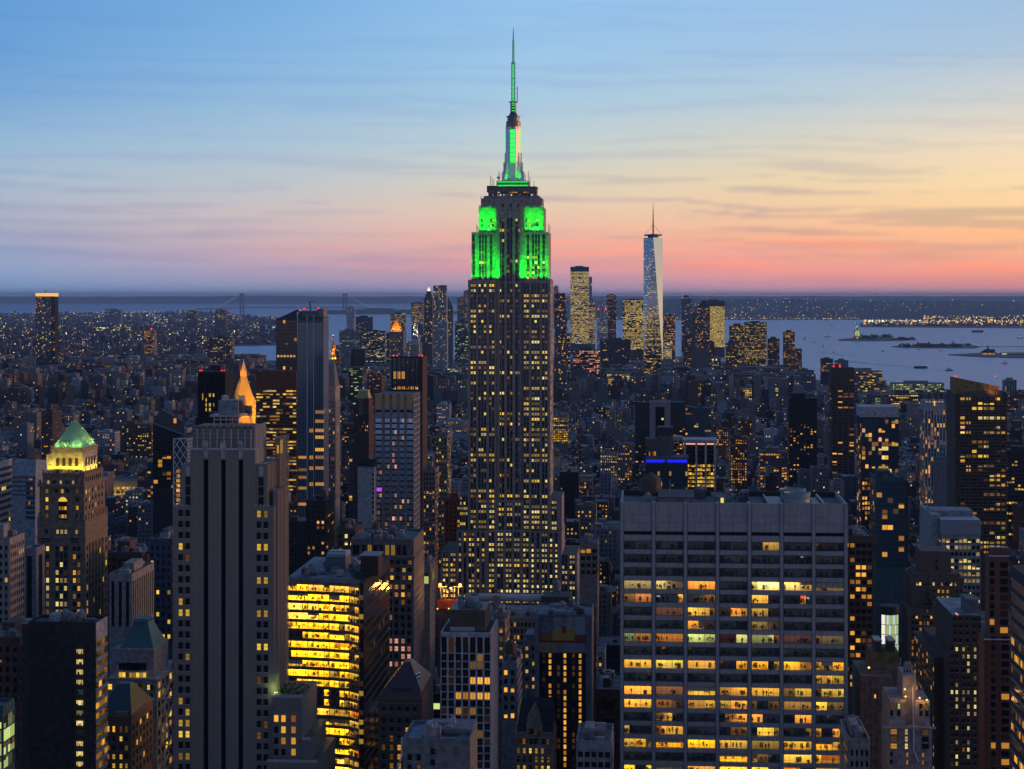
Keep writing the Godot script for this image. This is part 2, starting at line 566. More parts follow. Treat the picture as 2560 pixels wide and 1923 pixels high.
func ridge(called: String, u0: float, u1: float, d0: float, d1: float, prof: Callable, col: Color, nu: int, nd: int) -> void:
	# hills: the crest stands at d1, the foot at d0
	var mb := MB.new()
	var g := []
	for k in nd + 1:
		var rowp := []
		var f := float(k) / nd
		var d := lerpf(d0, d1, f)
		for q in nu + 1:
			var u := lerpf(u0, u1, float(q) / nu)
			var top: float = EYE - (prof.call(u) - HOR) / FOC * d1
			rowp.append(Vector3((u - CX) / FOC * d, maxf(0.5, top * pow(f, 0.8)), -d))
		g.append(rowp)
	for k in nd:
		for q in nu:
			mb.quad(g[k][q], g[k][q + 1], g[k + 1][q + 1], g[k + 1][q], col)
	for q in nu:   # the far slope
		var a: Vector3 = g[nd][q]; var b: Vector3 = g[nd][q + 1]
		mb.quad(a, b, Vector3(b.x, 0, b.z - 4000), Vector3(a.x, 0, a.z - 4000), col)
	var o := commit(mb, called, self, M.plain)
	o.set_meta("kind", "structure")

func shore(u: float) -> float:   # far edge of the near island, as rows of the photograph
	var t := [[-400, 930], [0, 924], [300, 914], [500, 906], [700, 902], [1200, 900], [1500, 893], [1720, 893], [1900, 925], [2050, 952], [2300, 970], [2560, 990], [3000, 1015]]
	for k in t.size() - 1:
		if u <= t[k + 1][0]:
			return lerpf(t[k][1], t[k + 1][1], clampf((u - t[k][0]) / float(t[k + 1][0] - t[k][0]), 0, 1))
	return 1015.0

var hill_noise := FastNoiseLite.new()

func slope_row(u: float) -> float:   # crest of the nearer hills, as rows of the photograph
	return 748.0 + clampf((1960.0 - u) / 160.0, -1.0, 3.0) * -1.0 + clampf((u - 2000.0) / 110.0, 0.0, 9.0) + clampf((1720.0 - u) / 40.0, 0, 14) + 3.0 * hill_noise.get_noise_1d(u * 2.3 + 90)

func setting() -> void:
	hill_noise.seed = 4
	hill_noise.frequency = 0.006
	hill_noise.fractal_octaves = 4
	var mb := MB.new()
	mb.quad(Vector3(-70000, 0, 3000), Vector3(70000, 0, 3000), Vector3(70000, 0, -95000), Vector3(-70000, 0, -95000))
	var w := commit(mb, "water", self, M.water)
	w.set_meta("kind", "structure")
	# the near island, streets included
	var pts := [Vector3(2600, 0, 1500), Vector3(-2600, 0, 1500)]
	for u in [-400, 0, 300, 500, 700, 950, 1200, 1350, 1500, 1620, 1720, 1900, 2050, 2300, 2560, 3000]:
		pts.append(gp(u, shore(u)))
	sheet("ground", pts, 2.0, M.roof, Color(0.055, 0.057, 0.06))
	# the far borough over the river
	var bk := []
	for p in [[-300, 912], [0, 902], [200, 896], [330, 893], [450, 893], [560, 884], [580, 866], [690, 864], [720, 826], [660, 822], [640, 815], [800, 812], [815, 802], [690, 796], [560, 783], [500, 780], [300, 782], [0, 784], [-300, 785]]:
		bk.append(gp(p[0], p[1]))
	sheet("far_shore", bk, 2.0, M.roof, Color(0.06, 0.065, 0.065))
	ridge("hills", -700, 1700, 70000, 76000, func(u): return 741.0 + 1.6 * hill_noise.get_noise_1d(u) - (1.5 if u > 550 and u < 760 else 0.0), Color(0.06, 0.08, 0.07), 120, 3)
	ridge("hills_001", 1250, 3000, 60000, 66000, func(u): return 740.6 + 1.2 * hill_noise.get_noise_1d(u * 1.7 + 300), Color(0.06, 0.08, 0.07), 90, 3)
	ridge("hills_002", 1390, 3000, 21000, 27500, slope_row, Color(0.06, 0.08, 0.07), 110, 6)
	# wooded point before the narrows
	ridge("hills_003", 815, 1140, 27500, 28600, func(u): return 772.0 + 4.0 * absf(u - 940.0) / 130.0 + 3.0 * hill_noise.get_noise_1d(u * 6.0), Color(0.06, 0.08, 0.07), 60, 2)
	# container quays over the bay
	sheet("quay", [gp(2150, 818), gp(2560, 821), gp(3000, 823), gp(3000, 807), gp(2150, 807)], 3.0, M.roof, Color(0.1, 0.1, 0.1))
	sheet("quay_001", [gp(2310, 803), gp(3000, 806), gp(3000, 791), gp(2310, 791)], 3.0, M.roof, Color(0.1, 0.1, 0.1))

# ------------------------------------------------------------------ the tall stepped tower with green floodlights
func spot(parent: Node, at: Vector3, aim: Vector3, col: Color, e: float, angle: float, called := "floodlight", sz := 0.6, pidx := -1) -> void:
	if pidx >= 0:
		var mb := MB.new()
		mb.lathe(0, 0, [[0.0, -0.5], [sz * 0.6, -0.5], [sz, 0.25]], 8, Color.WHITE, puv(0))
		mb.lathe(0, 0, [[sz, 0.25], [0.0, 0.3]], 8, Color.WHITE, puv(pidx))
		var f := commit(mb, called, parent, M.lamp)
		f.position = at - Vector3(0, 0.4, 0)
	var l := SpotLight3D.new()
	l.name = called + "_beam"
	l.light_color = col
	l.light_energy = e
	l.light_size = 0.5
	l.spot_angle = angle
	l.spot_angle_attenuation = 0.8
	l.spot_range = 120.0
	l.spot_attenuation = 2.0
	l.shadow_enabled = true
	parent.add_child(l, true)
	l.position = at
	var dirv := (aim - at).normalized()
	l.basis = Basis.looking_at(dirv, Vector3(0.01, 0.2, 1).normalized())

func landmark() -> void:
	var b := bld("art_deco_skyscraper", "tallest stepped stone skyscraper with green floodlit crown and lit mast", 1170, 1375.5, 1260, 60, "skyscraper")
	rng.seed = 101
	var st := Color(0.42, 0.355, 0.315)
	var dk := Color(0.05, 0.05, 0.06)
	var y72 := b.Y(699.5)
	var y81 := b.Y(580)
	var y85 := b.Y(518)
	var ybase := b.Y(1251)
	var mull := MB.new()
	var strip := MB.new()
	# shaft: two wings and the recessed middle
	b.wall.box(b.X(1170), b.X(1240), 0, y72, 0, -40, st)
	b.wall.box(b.X(1309), b.X(1375.5), 0, y72, 0, -40, st)
	b.wall.box(b.X(1240), b.X(1309), 0, ybase, -0.5, -39, st)
	b.wall.box(b.X(1240), b.X(1309), ybase, y85 - 0.5, -2.6, -38, st)
	# upper wings
	b.wall.box(b.X(1177.5), b.X(1246), y72, y81, -4, -36, st)
	b.wall.box(b.X(1301), b.X(1370), y72, y81, -4, -36, st)
	b.wall.box(b.X(1194), b.X(1246), y81, y85, -8, -32, st)
	b.wall.box(b.X(1301), b.X(1358), y81, y85, -8, -32, st)
	b.wall.box(b.X(1204), b.X(1246), y85, b.Y(511), -8.6, -31, st)
	b.wall.box(b.X(1301), b.X(1349), y85, b.Y(511), -8.6, -31, st)
	b.wall.box(b.X(1199), b.X(1353), b.Y(519), b.Y(494), -9.5, -30.5, st)
	b.wall.box(b.X(1206), b.X(1346), b.Y(494), b.Y(488), -10.5, -29.5, st * 0.8)
	# fluted piers on the top storeys
	for u in [1197, 1206, 1222, 1243, 1304, 1318, 1336, 1352]:
		b.wall.box(b.X(u - 1.6), b.X(u + 1.6), b.Y(580), b.Y(512), -7.6, -9, st)
	for u in [1246, 1263.5, 1283.8, 1301]:
		b.wall.box(b.X(u - 3.2), b.X(u + 3.2), ybase, y85 + 1.5, -1.9, -4, st)
	for u in [1254.5, 1273.5, 1292.5]:
		b.wall.box(b.X(u - 4), b.X(u + 4), b.Y(545), b.Y(528), -2.0, -4, st * 1.15)
		b.wall.box(b.X(u - 2.4), b.X(u + 2.4), b.Y(530), b.Y(519), -2.2, -4, st * 1.15)
	# observation deck and mast base
	b.wall.box(b.X(1217), b.X(1338), b.Y(490), b.Y(466), -12, -28, st * 0.6)
	rows(b, 0, -12, b.X(1219), b.X(1336), b.Y(490), b.Y(482), 30, 1, 0.7, 0.7, 0.75, "cool")
	rows(b, 0, -12, b.X(1232), b.X(1320), b.Y(482), b.Y(476), 12, 1, 0.8, 0.4, 0.7, "amber")
	b.trim.box(b.X(1215), b.X(1340), b.Y(467), b.Y(465), -11.5, -28.5, Color(0.1, 0.11, 0.12))
	b.trim.box(b.X(1213), b.X(1238), b.Y(478), b.Y(462), -12.5, -20, Color(0.07, 0.07, 0.08))
	b.trim.box(b.X(1318), b.X(1337), b.Y(478), b.Y(464), -12.5, -20, Color(0.07, 0.07, 0.08))
	b.wall.box(b.X(1237), b.X(1318), b.Y(466), b.Y(449), -14, -26, Color(0.3, 0.34, 0.34))
	var cx := b.X(1277.8)
	var cz := -20.0
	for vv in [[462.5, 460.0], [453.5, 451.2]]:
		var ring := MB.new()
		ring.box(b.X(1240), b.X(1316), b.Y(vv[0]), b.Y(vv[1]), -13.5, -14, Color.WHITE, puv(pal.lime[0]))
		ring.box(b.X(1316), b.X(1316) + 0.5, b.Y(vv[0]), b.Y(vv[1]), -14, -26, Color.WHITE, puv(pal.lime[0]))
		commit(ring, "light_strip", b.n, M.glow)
	# mast shaft with winged buttresses
	var mast := MB.new()
	var mc := Color(0.72, 0.76, 0.8)
	mast.lathe(cx, cz, [[5.05 / cos(PI / 8), b.Y(449)], [5.05 / cos(PI / 8), b.Y(312)]], 8, mc, Vector2.ZERO, PI / 8)
	for st2 in [[21.5, 378.0], [25.0, 402.0], [28.5, 425.0]]:
		var hw: float = st2[0] * b.m
		mast.box(cx - hw, cx + hw, b.Y(449), b.Y(st2[1]), cz + 1.8, cz - 1.8, mc)
		mast.box(cx - 1.8, cx + 1.8, b.Y(449), b.Y(st2[1] + 2), cz + hw - 1.0, cz - hw + 1.0, mc)
		for sx in [-1, 1]:
			for sz in [-1, 1]:
				var q: float = hw * 0.78
				mast.bar(Vector3(cx + sx * q * 0.95, b.Y(449), cz + sz * q * 0.7), Vector3(cx + sx * q * 0.7, b.Y(st2[1]), cz + sz * q * 0.62), 1.8, mc)
	mast.lathe(cx, cz, [[5.1, b.Y(318)], [5.1, b.Y(312)], [5.0, b.Y(308)], [5.0, b.Y(300)], [4.9, b.Y(298)], [4.1, b.Y(297)], [4.1, b.Y(287)], [4.8, b.Y(286.5)], [4.8, b.Y(284.5)], [3.2, b.Y(283)], [2.4, b.Y(277)], [2.0, b.Y(275)], [2.0, b.Y(249)]], 24, Color(0.2, 0.2, 0.22))
	commit(mast, "mast", b.n, M.steel)
	var drumwin := MB.new()
	for k in 24:
		var a := -1.5 + 3.0 * k / 24
		if rng.randf() < 0.5:
			var r := 5.15
			drumwin.quad(Vector3(cx + r * sin(a), b.Y(316.5), cz + r * cos(a)), Vector3(cx + r * sin(a + 0.1), b.Y(316.5), cz + r * cos(a + 0.1)), Vector3(cx + r * sin(a + 0.1), b.Y(309.5), cz + r * cos(a + 0.1)), Vector3(cx + r * sin(a), b.Y(309.5), cz + r * cos(a)), Color.WHITE, puv(pal.amber[5] if a > 0.6 else (pal.dim[3])))
	commit(drumwin, "window", b.n, M.win, "stuff")
	# the lit glass panels of the mast
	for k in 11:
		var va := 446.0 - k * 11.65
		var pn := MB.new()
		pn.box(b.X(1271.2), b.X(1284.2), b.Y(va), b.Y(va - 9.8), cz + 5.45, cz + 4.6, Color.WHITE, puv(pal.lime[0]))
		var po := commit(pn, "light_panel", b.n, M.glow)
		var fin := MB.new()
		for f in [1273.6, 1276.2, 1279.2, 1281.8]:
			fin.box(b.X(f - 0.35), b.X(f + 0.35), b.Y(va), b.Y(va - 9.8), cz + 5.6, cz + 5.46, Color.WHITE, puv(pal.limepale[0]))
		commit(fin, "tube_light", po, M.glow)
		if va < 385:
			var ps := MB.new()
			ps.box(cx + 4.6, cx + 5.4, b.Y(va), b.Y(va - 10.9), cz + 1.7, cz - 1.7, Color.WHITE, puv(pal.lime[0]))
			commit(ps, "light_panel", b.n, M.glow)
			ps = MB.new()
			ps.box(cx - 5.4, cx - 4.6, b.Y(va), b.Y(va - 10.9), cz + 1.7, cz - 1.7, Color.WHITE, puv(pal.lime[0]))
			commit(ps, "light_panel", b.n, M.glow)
	# antenna: ribbed can, lattice, thin pole
	var an := MB.new()
	var ac := Color(0.1, 0.1, 0.11)
	for k in 8:
		var vv2: float = 274.5 - k * 3.3
		an.lathe(cx, cz, [[1.9, b.Y(vv2)], [2.25, b.Y(vv2 - 0.7)], [1.9, b.Y(vv2 - 1.4)]], 12, ac)
	an.lathe(cx, cz, [[0.0, b.Y(249)], [3.2, b.Y(249)], [3.2, b.Y(247.4)], [0.0, b.Y(247.2)]], 12, ac)
	an.lathe(cx, cz, [[0.0, b.Y(149.8)], [1.75, b.Y(149.8)], [1.75, b.Y(148.6)], [0.0, b.Y(148.4)]], 12, ac)
	for q in [[246.5, 150.0, 1.05, 17], [148.5, 97.0, 0.5, 9]]:
		var r: float = q[2]
		for sx in [-1, 1]:
			for sz in [-1, 1]:
				an.bar(Vector3(cx + sx * r, b.Y(q[0]), cz + sz * r), Vector3(cx + sx * r, b.Y(q[1]), cz + sz * r), 0.3, ac)
		for k in q[3]:
			var va: float = lerpf(q[0], q[1], float(k) / q[3])
			var vb: float = lerpf(q[0], q[1], float(k + 1) / q[3])
			for s in [-1, 1]:
				an.bar(Vector3(cx - s * r, b.Y(va), cz + r), Vector3(cx + s * r, b.Y(vb), cz + r), 0.2, ac)
				an.bar(Vector3(cx + s * r, b.Y(va), cz - r), Vector3(cx + s * r, b.Y(vb), cz + r), 0.2, ac)
	for k in 7:
		var va: float = 240.0 - k * 13.0
		an.bar(Vector3(cx - 1.7, b.Y(va), cz), Vector3(cx + 1.7, b.Y(va), cz), 0.35, ac)
	an.lathe(cx, cz, [[0.5, b.Y(97)], [0.35, b.Y(93)], [0.3, b.Y(75)], [0.12, b.Y(61)], [0.0, b.Y(60)]], 8, ac)
	an.lathe(cx, cz, [[0.6, b.Y(95)], [0.6, b.Y(92.5)]], 8, ac)
	an.lathe(cx + 2.7, cz, [[0.28, b.Y(247)], [0.28, b.Y(209)], [0.0, b.Y(208.8)]], 8, ac)
	commit(an, "antenna", b.n, M.metal)
	var al := MB.new()
	for vv in [271, 264, 257, 252]:
		al.box(cx - 0.9, cx + 0.9, b.Y(vv + 1), b.Y(vv - 1), cz + 2.3, cz + 2.1, Color.WHITE, puv(pal.lime[0]))
	for k in 22:
		var vv: float = 244.0 - k * 4.3
		if k % 5 != 3:
			al.box(cx - 0.75, cx + 0.75, b.Y(vv + 1.1), b.Y(vv - 1.1), cz + 0.8, cz - 0.8, Color.WHITE, puv(pal.lime[0]))
	for k in 9:
		var vv: float = 144.0 - k * 5.4
		al.box(cx - 0.35, cx + 0.35, b.Y(vv + 1), b.Y(vv - 1), cz + 0.4, cz - 0.4, Color.WHITE, puv(pal.lime[0]))
	commit(al, "antenna_light", b.n, M.glow, "stuff")
	var tip := MB.new()
	tip.lathe(cx, cz, [[0.0, b.Y(61)], [0.45, b.Y(60)], [0.0, b.Y(59)]], 8, Color.WHITE, puv(pal.red[0]))
	commit(tip, "beacon_light", b.n, M.glow)
	# thin aerials and dishes on the setbacks
	var aer := MB.new()
	for q in [[1222, 468, 436], [1226, 468, 441], [1230, 466, 446], [1243, 450, 425], [1246, 450, 430], [1310, 450, 434], [1318, 450, 426], [1322, 464, 440], [1332, 464, 450], [1187, 580, 560], [1190, 580, 564], [1372, 580, 562], [1369, 580, 558], [1198, 494, 488]]:
		aer.bar(Vector3(b.X(q[0]), b.Y(q[1]), -13), Vector3(b.X(q[0]), b.Y(q[2]), -13), 0.28, Color(0.09, 0.09, 0.1))
	commit(aer, "aerial", b.n, M.metal, "stuff")
	for q in [[1221, 574, 2.4], [1331, 572, 1.9], [1337, 569, 1.6], [1344, 571, 2.2], [1335, 576, 1.5], [1242, 442, 1.7]]:
		var dish := MB.new()
		dish.lathe(0, 0, [[0.0, 0.0], [q[2] * b.m * 2.2, 0.5]], 14, Color(0.6, 0.6, 0.6))
		var dn := commit(dish, "dish", b.n, M.plain)
		dn.position = Vector3(b.X(q[0]), b.Y(q[1]), -6.8 if q[1] > 500 else -13)
		dn.rotation.x = PI / 2
	# lower setbacks
	for q in [[1149, 1171, 1240, -3.0, -36.0], [1375.5, 1404, 1241, -3.0, -36.0], [1144, 1220, 1325, 4.0, -44.0], [1324, 1405, 1325, 4.0, -44.0], [1103, 1144, 1378, 2.0, -46.0], [1405, 1443, 1384, 2.0, -46.0]]:
		b.wall.box(b.X(q[0]), b.X(q[1]), 0, b.Y(q[2]), q[3], q[4], st)
		b.roof.quad(Vector3(b.X(q[0]), b.Y(q[2]) + 0.1, q[3]), Vector3(b.X(q[1]), b.Y(q[2]) + 0.1, q[3]), Vector3(b.X(q[1]), b.Y(q[2]) + 0.1, q[4]), Vector3(b.X(q[0]), b.Y(q[2]) + 0.1, q[4]), Color(0.05, 0.08, 0.035))
	b.wall.box(b.X(1220), b.X(1324), 0, b.Y(1325), 2.6, -1, st)
	# window columns: dark strips, sashes, bright mullions
	var left := [[1179.6, 1186.7], [1199.1, 1205.8, 1212.6], [1225.9, 1232.8]]
	var mid := [[1249.4, 1256.9], [1270.0, 1277.5], [1290.7, 1298.4]]
	var right := [[1312.4, 1319.0], [1332.0, 1339.2, 1345.8], [1358.2, 1365.6]]
	var made := 0
	for zone in [[left, 0.0, 713.7, 48, 0.0], [mid, -2.6, 713.7, 42, 1.0], [right, 0.0, 713.7, 48, 2.0], [[[1183], [1199.1, 1205.8, 1212.6], [1226.5]], -4.0, 592.0, 9, 3.0], [[[1319], [1332.0, 1339.2, 1345.8], [1358.5]], -4.0, 592.0, 9, 4.0], [mid, -2.6, 550.0, 12, 5.0],
			[[[1151.5, 1155.5], [1160.5, 1165]], -3.0, 1247.0, 6, 6.0], [[[1381.5, 1388]], -3.0, 1256.0, 6, 7.0],
			[[[1151.3], [1163.8], [1176.4, 1184], [1196.6], [1209.3]], 4.0, 1334.0, 26, 8.0], [[[1332.5], [1345.6], [1358.3, 1365.6], [1378.6], [1391.5]], 4.0, 1334.0, 26, 9.0], [[[1226, 1232.8], [1247.6, 1255.4], [1268.2, 1276.4], [1289.2, 1296.6], [1311.5, 1319]], 2.6, 1334.0, 26, 10.0], [mid, -0.5, 1260.0, 5, 11.0],
			[[[1111, 1118], [1130, 1136.7]], 2.0, 1386.0, 22, 12.0], [[[1408.5, 1415.5], [1427.5, 1434.5]], 2.0, 1389.0, 22, 13.0]]:
		var kind: float = zone[4]
		for g in zone[0].size():
			var us: Array = zone[0][g]
			var va: float = zone[2] - 6.0
			var vb: float = zone[2] + zone[3] * 12.84
			strip.box(b.X(us[0] - 3.3), b.X(us[-1] + 3.3), b.Y(minf(vb, 1690)), b.Y(va), zone[1] + 0.04, zone[1] - 0.3, dk)
			for k in us.size() - 1:
				var um: float = (us[k] + us[k + 1]) / 2
				mull.box(b.X(um - 0.55), b.X(um + 0.55), b.Y(minf(vb, 1690)), b.Y(va), zone[1] + 0.3, zone[1], Color(0.42, 0.42, 0.42))
			for k in [0, -1]:
				var ue: float = us[k] + (-3.6 if k == 0 else 3.6)
				mull.box(b.X(ue - 0.3), b.X(ue + 0.3), b.Y(minf(vb, 1690)), b.Y(va), zone[1] + 0.3, zone[1], Color(0.35, 0.35, 0.35))
		var rl := 0.0
		for r in zone[3]:
			var v: float = zone[2] + r * 12.84
			var low: bool = v > 1255
			rl = [0.03, 0.2, 0.5, 0.85, 1.0][rng.randi() % 5] if not low else [0.4, 0.7, 0.9, 1.0][rng.randi() % 4]
			if kind == 1.0 and v > 730:
				rl *= [0.1, 0.3, 1.0][rng.randi() % 3]
			if kind >= 3.0 and kind <= 5.0:
				rl *= 0.8 if v > 630 else 0.12
			for g in zone[0].size():
				var gl2: float = rl * [0.5, 1.0, 1.0, 1.1][rng.randi() % 4]
				var tone: int = pick("office") if not low else pick("pale" if rng.randf() < 0.6 else "office")
				for u in zone[0][g]:
					var idx := 0
					if rng.randf() < gl2:
						idx = tone if rng.randf() < 0.7 else pick("office")
					elif rng.randf() < 0.15:
						idx = pick("dim")
					var z: float = zone[1] + 0.1
					if idx > 0 and made < 300 and (made < 150 or v > 1200):
						made += 1
						wpart(b.n, "window", 0, z, b.X(u - 2.35), b.X(u + 2.35), b.Y(v + 3.2), b.Y(v - 3.2), 0.0, idx)
					else:
						fquad(b.win, 0, z, b.X(u - 2.35), b.X(u + 2.35), b.Y(v + 3.2), b.Y(v - 3.2), 0.02, Color.WHITE, puv(idx))
					mull.box(b.X(u - 2.7), b.X(u + 2.7), b.Y(v + 0.2), b.Y(v - 0.2), z + 0.1, z, Color(0.1, 0.1, 0.1))
	# windows of the flood-lit storeys
	for q in [[1202, 1], [1206, 1], [1225, 0], [1230, 0], [1315, 0], [1321, 0], [1342, 1]]:
		for v in [550.0, 563.0]:
			wpart(b.n, "window", 0, -8, b.X(q[0] - 2.2), b.X(q[0] + 2.2), b.Y(v + 3.2), b.Y(v - 3.2), 0.05, 0 if rng.randf() < 0.8 else pal.amber[6])
	for u in [1229, 1254, 1274, 1294, 1319]:
		fquad(b.win, 0, -9.5, b.X(u - 2.5), b.X(u + 2.5), b.Y(515), b.Y(508), 0.06, Color.WHITE, puv(0))
	# side windows, seen very obliquely
	for r in 60:
		for k in 6:
			var v := 713.7 + r * 12.84
			fquad(b.win, 1, b.X(1375.5), 3.0 + k * 6, 4.4 + k * 6, b.Y(v + 3.6), b.Y(v - 3.6), 0.05, Color.WHITE, puv(pick("office") if rng.randf() < 0.3 else 0))
	commit(strip, "spandrel", b.n, M.metal, "stuff")
	commit(mull, "mullion", b.n, M.metal, "stuff")
	finish(b)
	# green floodlights on the ledges
	var gr := Color(0.0, 1.0, 0.13)
	for u in [1181.0, 1192.0, 1204.0, 1218.0, 1231.0, 1242.0, 1305.0, 1316.0, 1328.0, 1341.0, 1353.0, 1366.0]:
		var at := Vector3(b.X(u), y72 + 0.9, -1.0)
		spot(b.n, at, at + Vector3(0, 5.0, -3.2), gr, 110.0, 55.0, "floodlight", 0.5, pal.lime[0])
		spot(b.n, at + Vector3(0, 0, 0.3), at + Vector3(0, 17.0, -3.0), gr, 1500.0, 17.0)
	for u in [1198.0, 1209.0, 1221.0, 1233.0, 1242.0, 1305.0, 1315.0, 1327.0, 1340.0, 1353.0]:
		var at := Vector3(b.X(u), y81 + 0.9, -4.9)
		spot(b.n, at, at + Vector3(0, 5.0, -3.0), gr, 130.0, 58.0, "floodlight", 0.5, pal.lime[0])
		spot(b.n, at, at + Vector3(0, 11.0, -3.0), gr, 800.0, 20.0)
	for s in [-1, 1]:
		for dz in [0.0, 3.0]:
			var at := Vector3(cx + s * 4.4, b.Y(447.5), cz + 9.2 - dz)
			spot(b.n, at, Vector3(cx + s * 3.4, b.Y(425), cz + 4.0), gr, 90.0, 40.0, "floodlight", 0.35, pal.lime[0])
	for u in [1237.0, 1311.0]:
		for h in [9.0, 24.0, 40.0]:
			spot(b.n, Vector3(b.X(u), y72 + 0.9, -0.6), Vector3(b.X(1273.5), y72 + h, -2.4), gr, 120.0 + h * 9.0, 24.0, "floodlight", 0.4, pal.lime[0])
	for s in [[1175, -14.0], [1373, -14.0], [1373, -26.0]]:
		var at := Vector3(b.X(s[0]), y72 + 0.8, s[1])
		spot(b.n, at, at + Vector3(-2.0 if s[0] > 1270 else 2.0, 9.0, 0), gr, 160.0, 40.0, "floodlight", 0.5, pal.lime[0])

# ------------------------------------------------------------------ rooms behind glass
func bay(parent: Node, pos: Vector3, turn: float, w: float, h: float, depth: float, panes: int, tone: int, cols: Array, lampmat := "ceil") -> void:
	# tone 0 dark, 1 a lamp somewhere, 2 some rooms lit, 3 all lit; cols = palette names of the lamps
	var key := "bayframe %.2f %.2f %d" % [w, h, panes]
	if not shared.has(key):
		var fr := MB.new()
		var fc := Color(0.03, 0.03, 0.032)
		for k in panes + 1:
			var x := w * k / panes
			fr.box(clampf(x - 0.05, 0, w - 0.1), clampf(x + 0.05, 0.1, w), 0, h, 0.06, -0.08, fc)
		fr.box(0, w, 0, 0.12, 0.05, -0.08, fc)
		fr.box(0, w, h - 0.1, h, 0.05, -0.08, fc, Vector2.ZERO, true)
		shared[key] = fr.mesh()
		var pn := MB.new()
		var pw := w / panes
		pn.quad(Vector3(0.05, 0.12, 0), Vector3(pw - 0.05, 0.12, 0), Vector3(pw - 0.05, h - 0.1, 0), Vector3(0.05, h - 0.1, 0))
		shared[key + " pane"] = pn.mesh()
	var f := MeshInstance3D.new()
	f.name = "window"
	f.mesh = shared[key]
	f.material_override = M.metal
	parent.add_child(f, true)
	f.position = pos
	f.rotation.y = turn
	for k in panes:
		var q := MeshInstance3D.new()
		q.name = "pane"
		q.mesh = shared[key + " pane"]
		q.material_override = M.pane
		f.add_child(q, true)
		q.position = Vector3(w * k / panes, 0, -0.02)
	var mb := MB.new()
	var lamp := MB.new()
	var screen := MB.new()
	var wc := Color(0.62, 0.6, 0.54)
	var fcol := Color(0.3, 0.27, 0.22)
	# floor, ceiling
	mb.quad(Vector3(0, 0.02, -0.1), Vector3(w, 0.02, -0.1), Vector3(w, 0.02, -depth), Vector3(0, 0.02, -depth), fcol)
	mb.quad(Vector3(0, h - 0.02, -depth), Vector3(w, h - 0.02, -depth), Vector3(w, h - 0.02, -0.1), Vector3(0, h - 0.02, -0.1), Color(0.5, 0.5, 0.48))
	mb.quad(Vector3(0, 0, -0.1), Vector3(0, 0, -depth), Vector3(0, h, -depth), Vector3(0, h, -0.1), wc)
	mb.quad(Vector3(w, 0, -depth), Vector3(w, 0, -0.1), Vector3(w, h, -0.1), Vector3(w, h, -depth), wc)
	var x := 0.0
	while x < w - 0.1:
		var n := rng.randi_range(1, 3)
		var x1 := minf(w, x + n * w / panes)
		if tone == 3 and rng.randf() < 0.5:
			x1 = w
		var lit := false
		if tone == 3:
			lit = rng.randf() < 0.97
		elif tone == 2:
			lit = rng.randf() < 0.72
		elif tone == 1:
			lit = rng.randf() < 0.12
		var dd := depth * rng.randf_range(0.55, 1.0)
		var tint := Color(rng.randf_range(0.5, 0.72), rng.randf_range(0.5, 0.66), rng.randf_range(0.38, 0.6))
		if rng.randf() < 0.05:
			tint = Color(0.55, 0.2, 0.12)
		mb.quad(Vector3(x, 0, -dd), Vector3(x1, 0, -dd), Vector3(x1, h, -dd), Vector3(x, h, -dd), tint)
		if x > 0.1 and rng.randf() < 0.8:
			mb.box(x - 0.06, x + 0.06, 0, h, -0.3, -dd, wc)
		var ci: int = pick(cols[rng.randi() % cols.size()])
		if lit:
			var rows_n := 3
			for r in rows_n:
				var z0 := -0.6 - (dd - 0.8) * r / rows_n
				lamp.quad(Vector3(x + 0.15, h - 0.05, z0 - (dd - 0.8) / rows_n * 0.75), Vector3(x1 - 0.15, h - 0.05, z0 - (dd - 0.8) / rows_n * 0.75), Vector3(x1 - 0.15, h - 0.05, z0), Vector3(x + 0.15, h - 0.05, z0), Color.WHITE, puv(ci))
		elif rng.randf() < 0.12:
			screen.quad(Vector3(x + 0.3, 1.0, -dd + 0.1), Vector3(x + 1.3, 1.0, -dd + 0.1), Vector3(x + 1.3, 1.6, -dd + 0.1), Vector3(x + 0.3, 1.6, -dd + 0.1), Color.WHITE, puv(pick("dim" if rng.randf() < 0.7 else "cool")))
		# desks, chairs, cabinets
		for _k in rng.randi_range(2, 5):
			var fw := rng.randf_range(0.5, 1.7)
			var fx := rng.randf_range(x + 0.1, maxf(x + 0.15, x1 - fw - 0.1))
			var fz := rng.randf_range(-dd + 0.9, -0.5)
			var g := rng.randf_range(0.02, 0.12)
			var kind := rng.randi() % 4
			var c2 := Color(g * 1.15, g, g * 0.85)
			if kind == 0:      # desk with a screen
				mb.box(fx, fx + fw, 0.68, 0.75, fz, fz - 0.7, c2, Vector2.ZERO, true)
				mb.box(fx, fx + 0.06, 0, 0.7, fz, fz - 0.7, c2)
				mb.box(fx + fw - 0.06, fx + fw, 0, 0.7, fz, fz - 0.7, c2)
				mb.box(fx + fw * 0.3, fx + fw * 0.7, 0.85, 1.25, fz - 0.3, fz - 0.36, Color(0.01, 0.01, 0.012))
			elif kind == 1:    # chair
				mb.box(fx, fx + 0.5, 0.42, 0.5, fz, fz - 0.5, Color(0.015, 0.015, 0.018), Vector2.ZERO, true)
				mb.box(fx, fx + 0.5, 0.5, 1.05, fz, fz - 0.07, Color(0.015, 0.015, 0.018))
				mb.box(fx + 0.22, fx + 0.28, 0, 0.42, fz - 0.22, fz - 0.28, Color(0.02, 0.02, 0.02))
			elif kind == 2:    # cabinet
				mb.box(fx, fx + fw * 0.7, 0, rng.randf_range(0.9, 1.7), fz, fz - 0.45, c2)
			else:              # plant or lamp post
				mb.box(fx, fx + 0.3, 0, 0.4, fz, fz - 0.3, c2)
				mb.lathe(fx + 0.15, fz - 0.15, [[0.0, 0.4], [0.35, 0.8], [0.3, 1.3], [0.0, 1.6]], 6, Color(0.03, 0.06, 0.02))
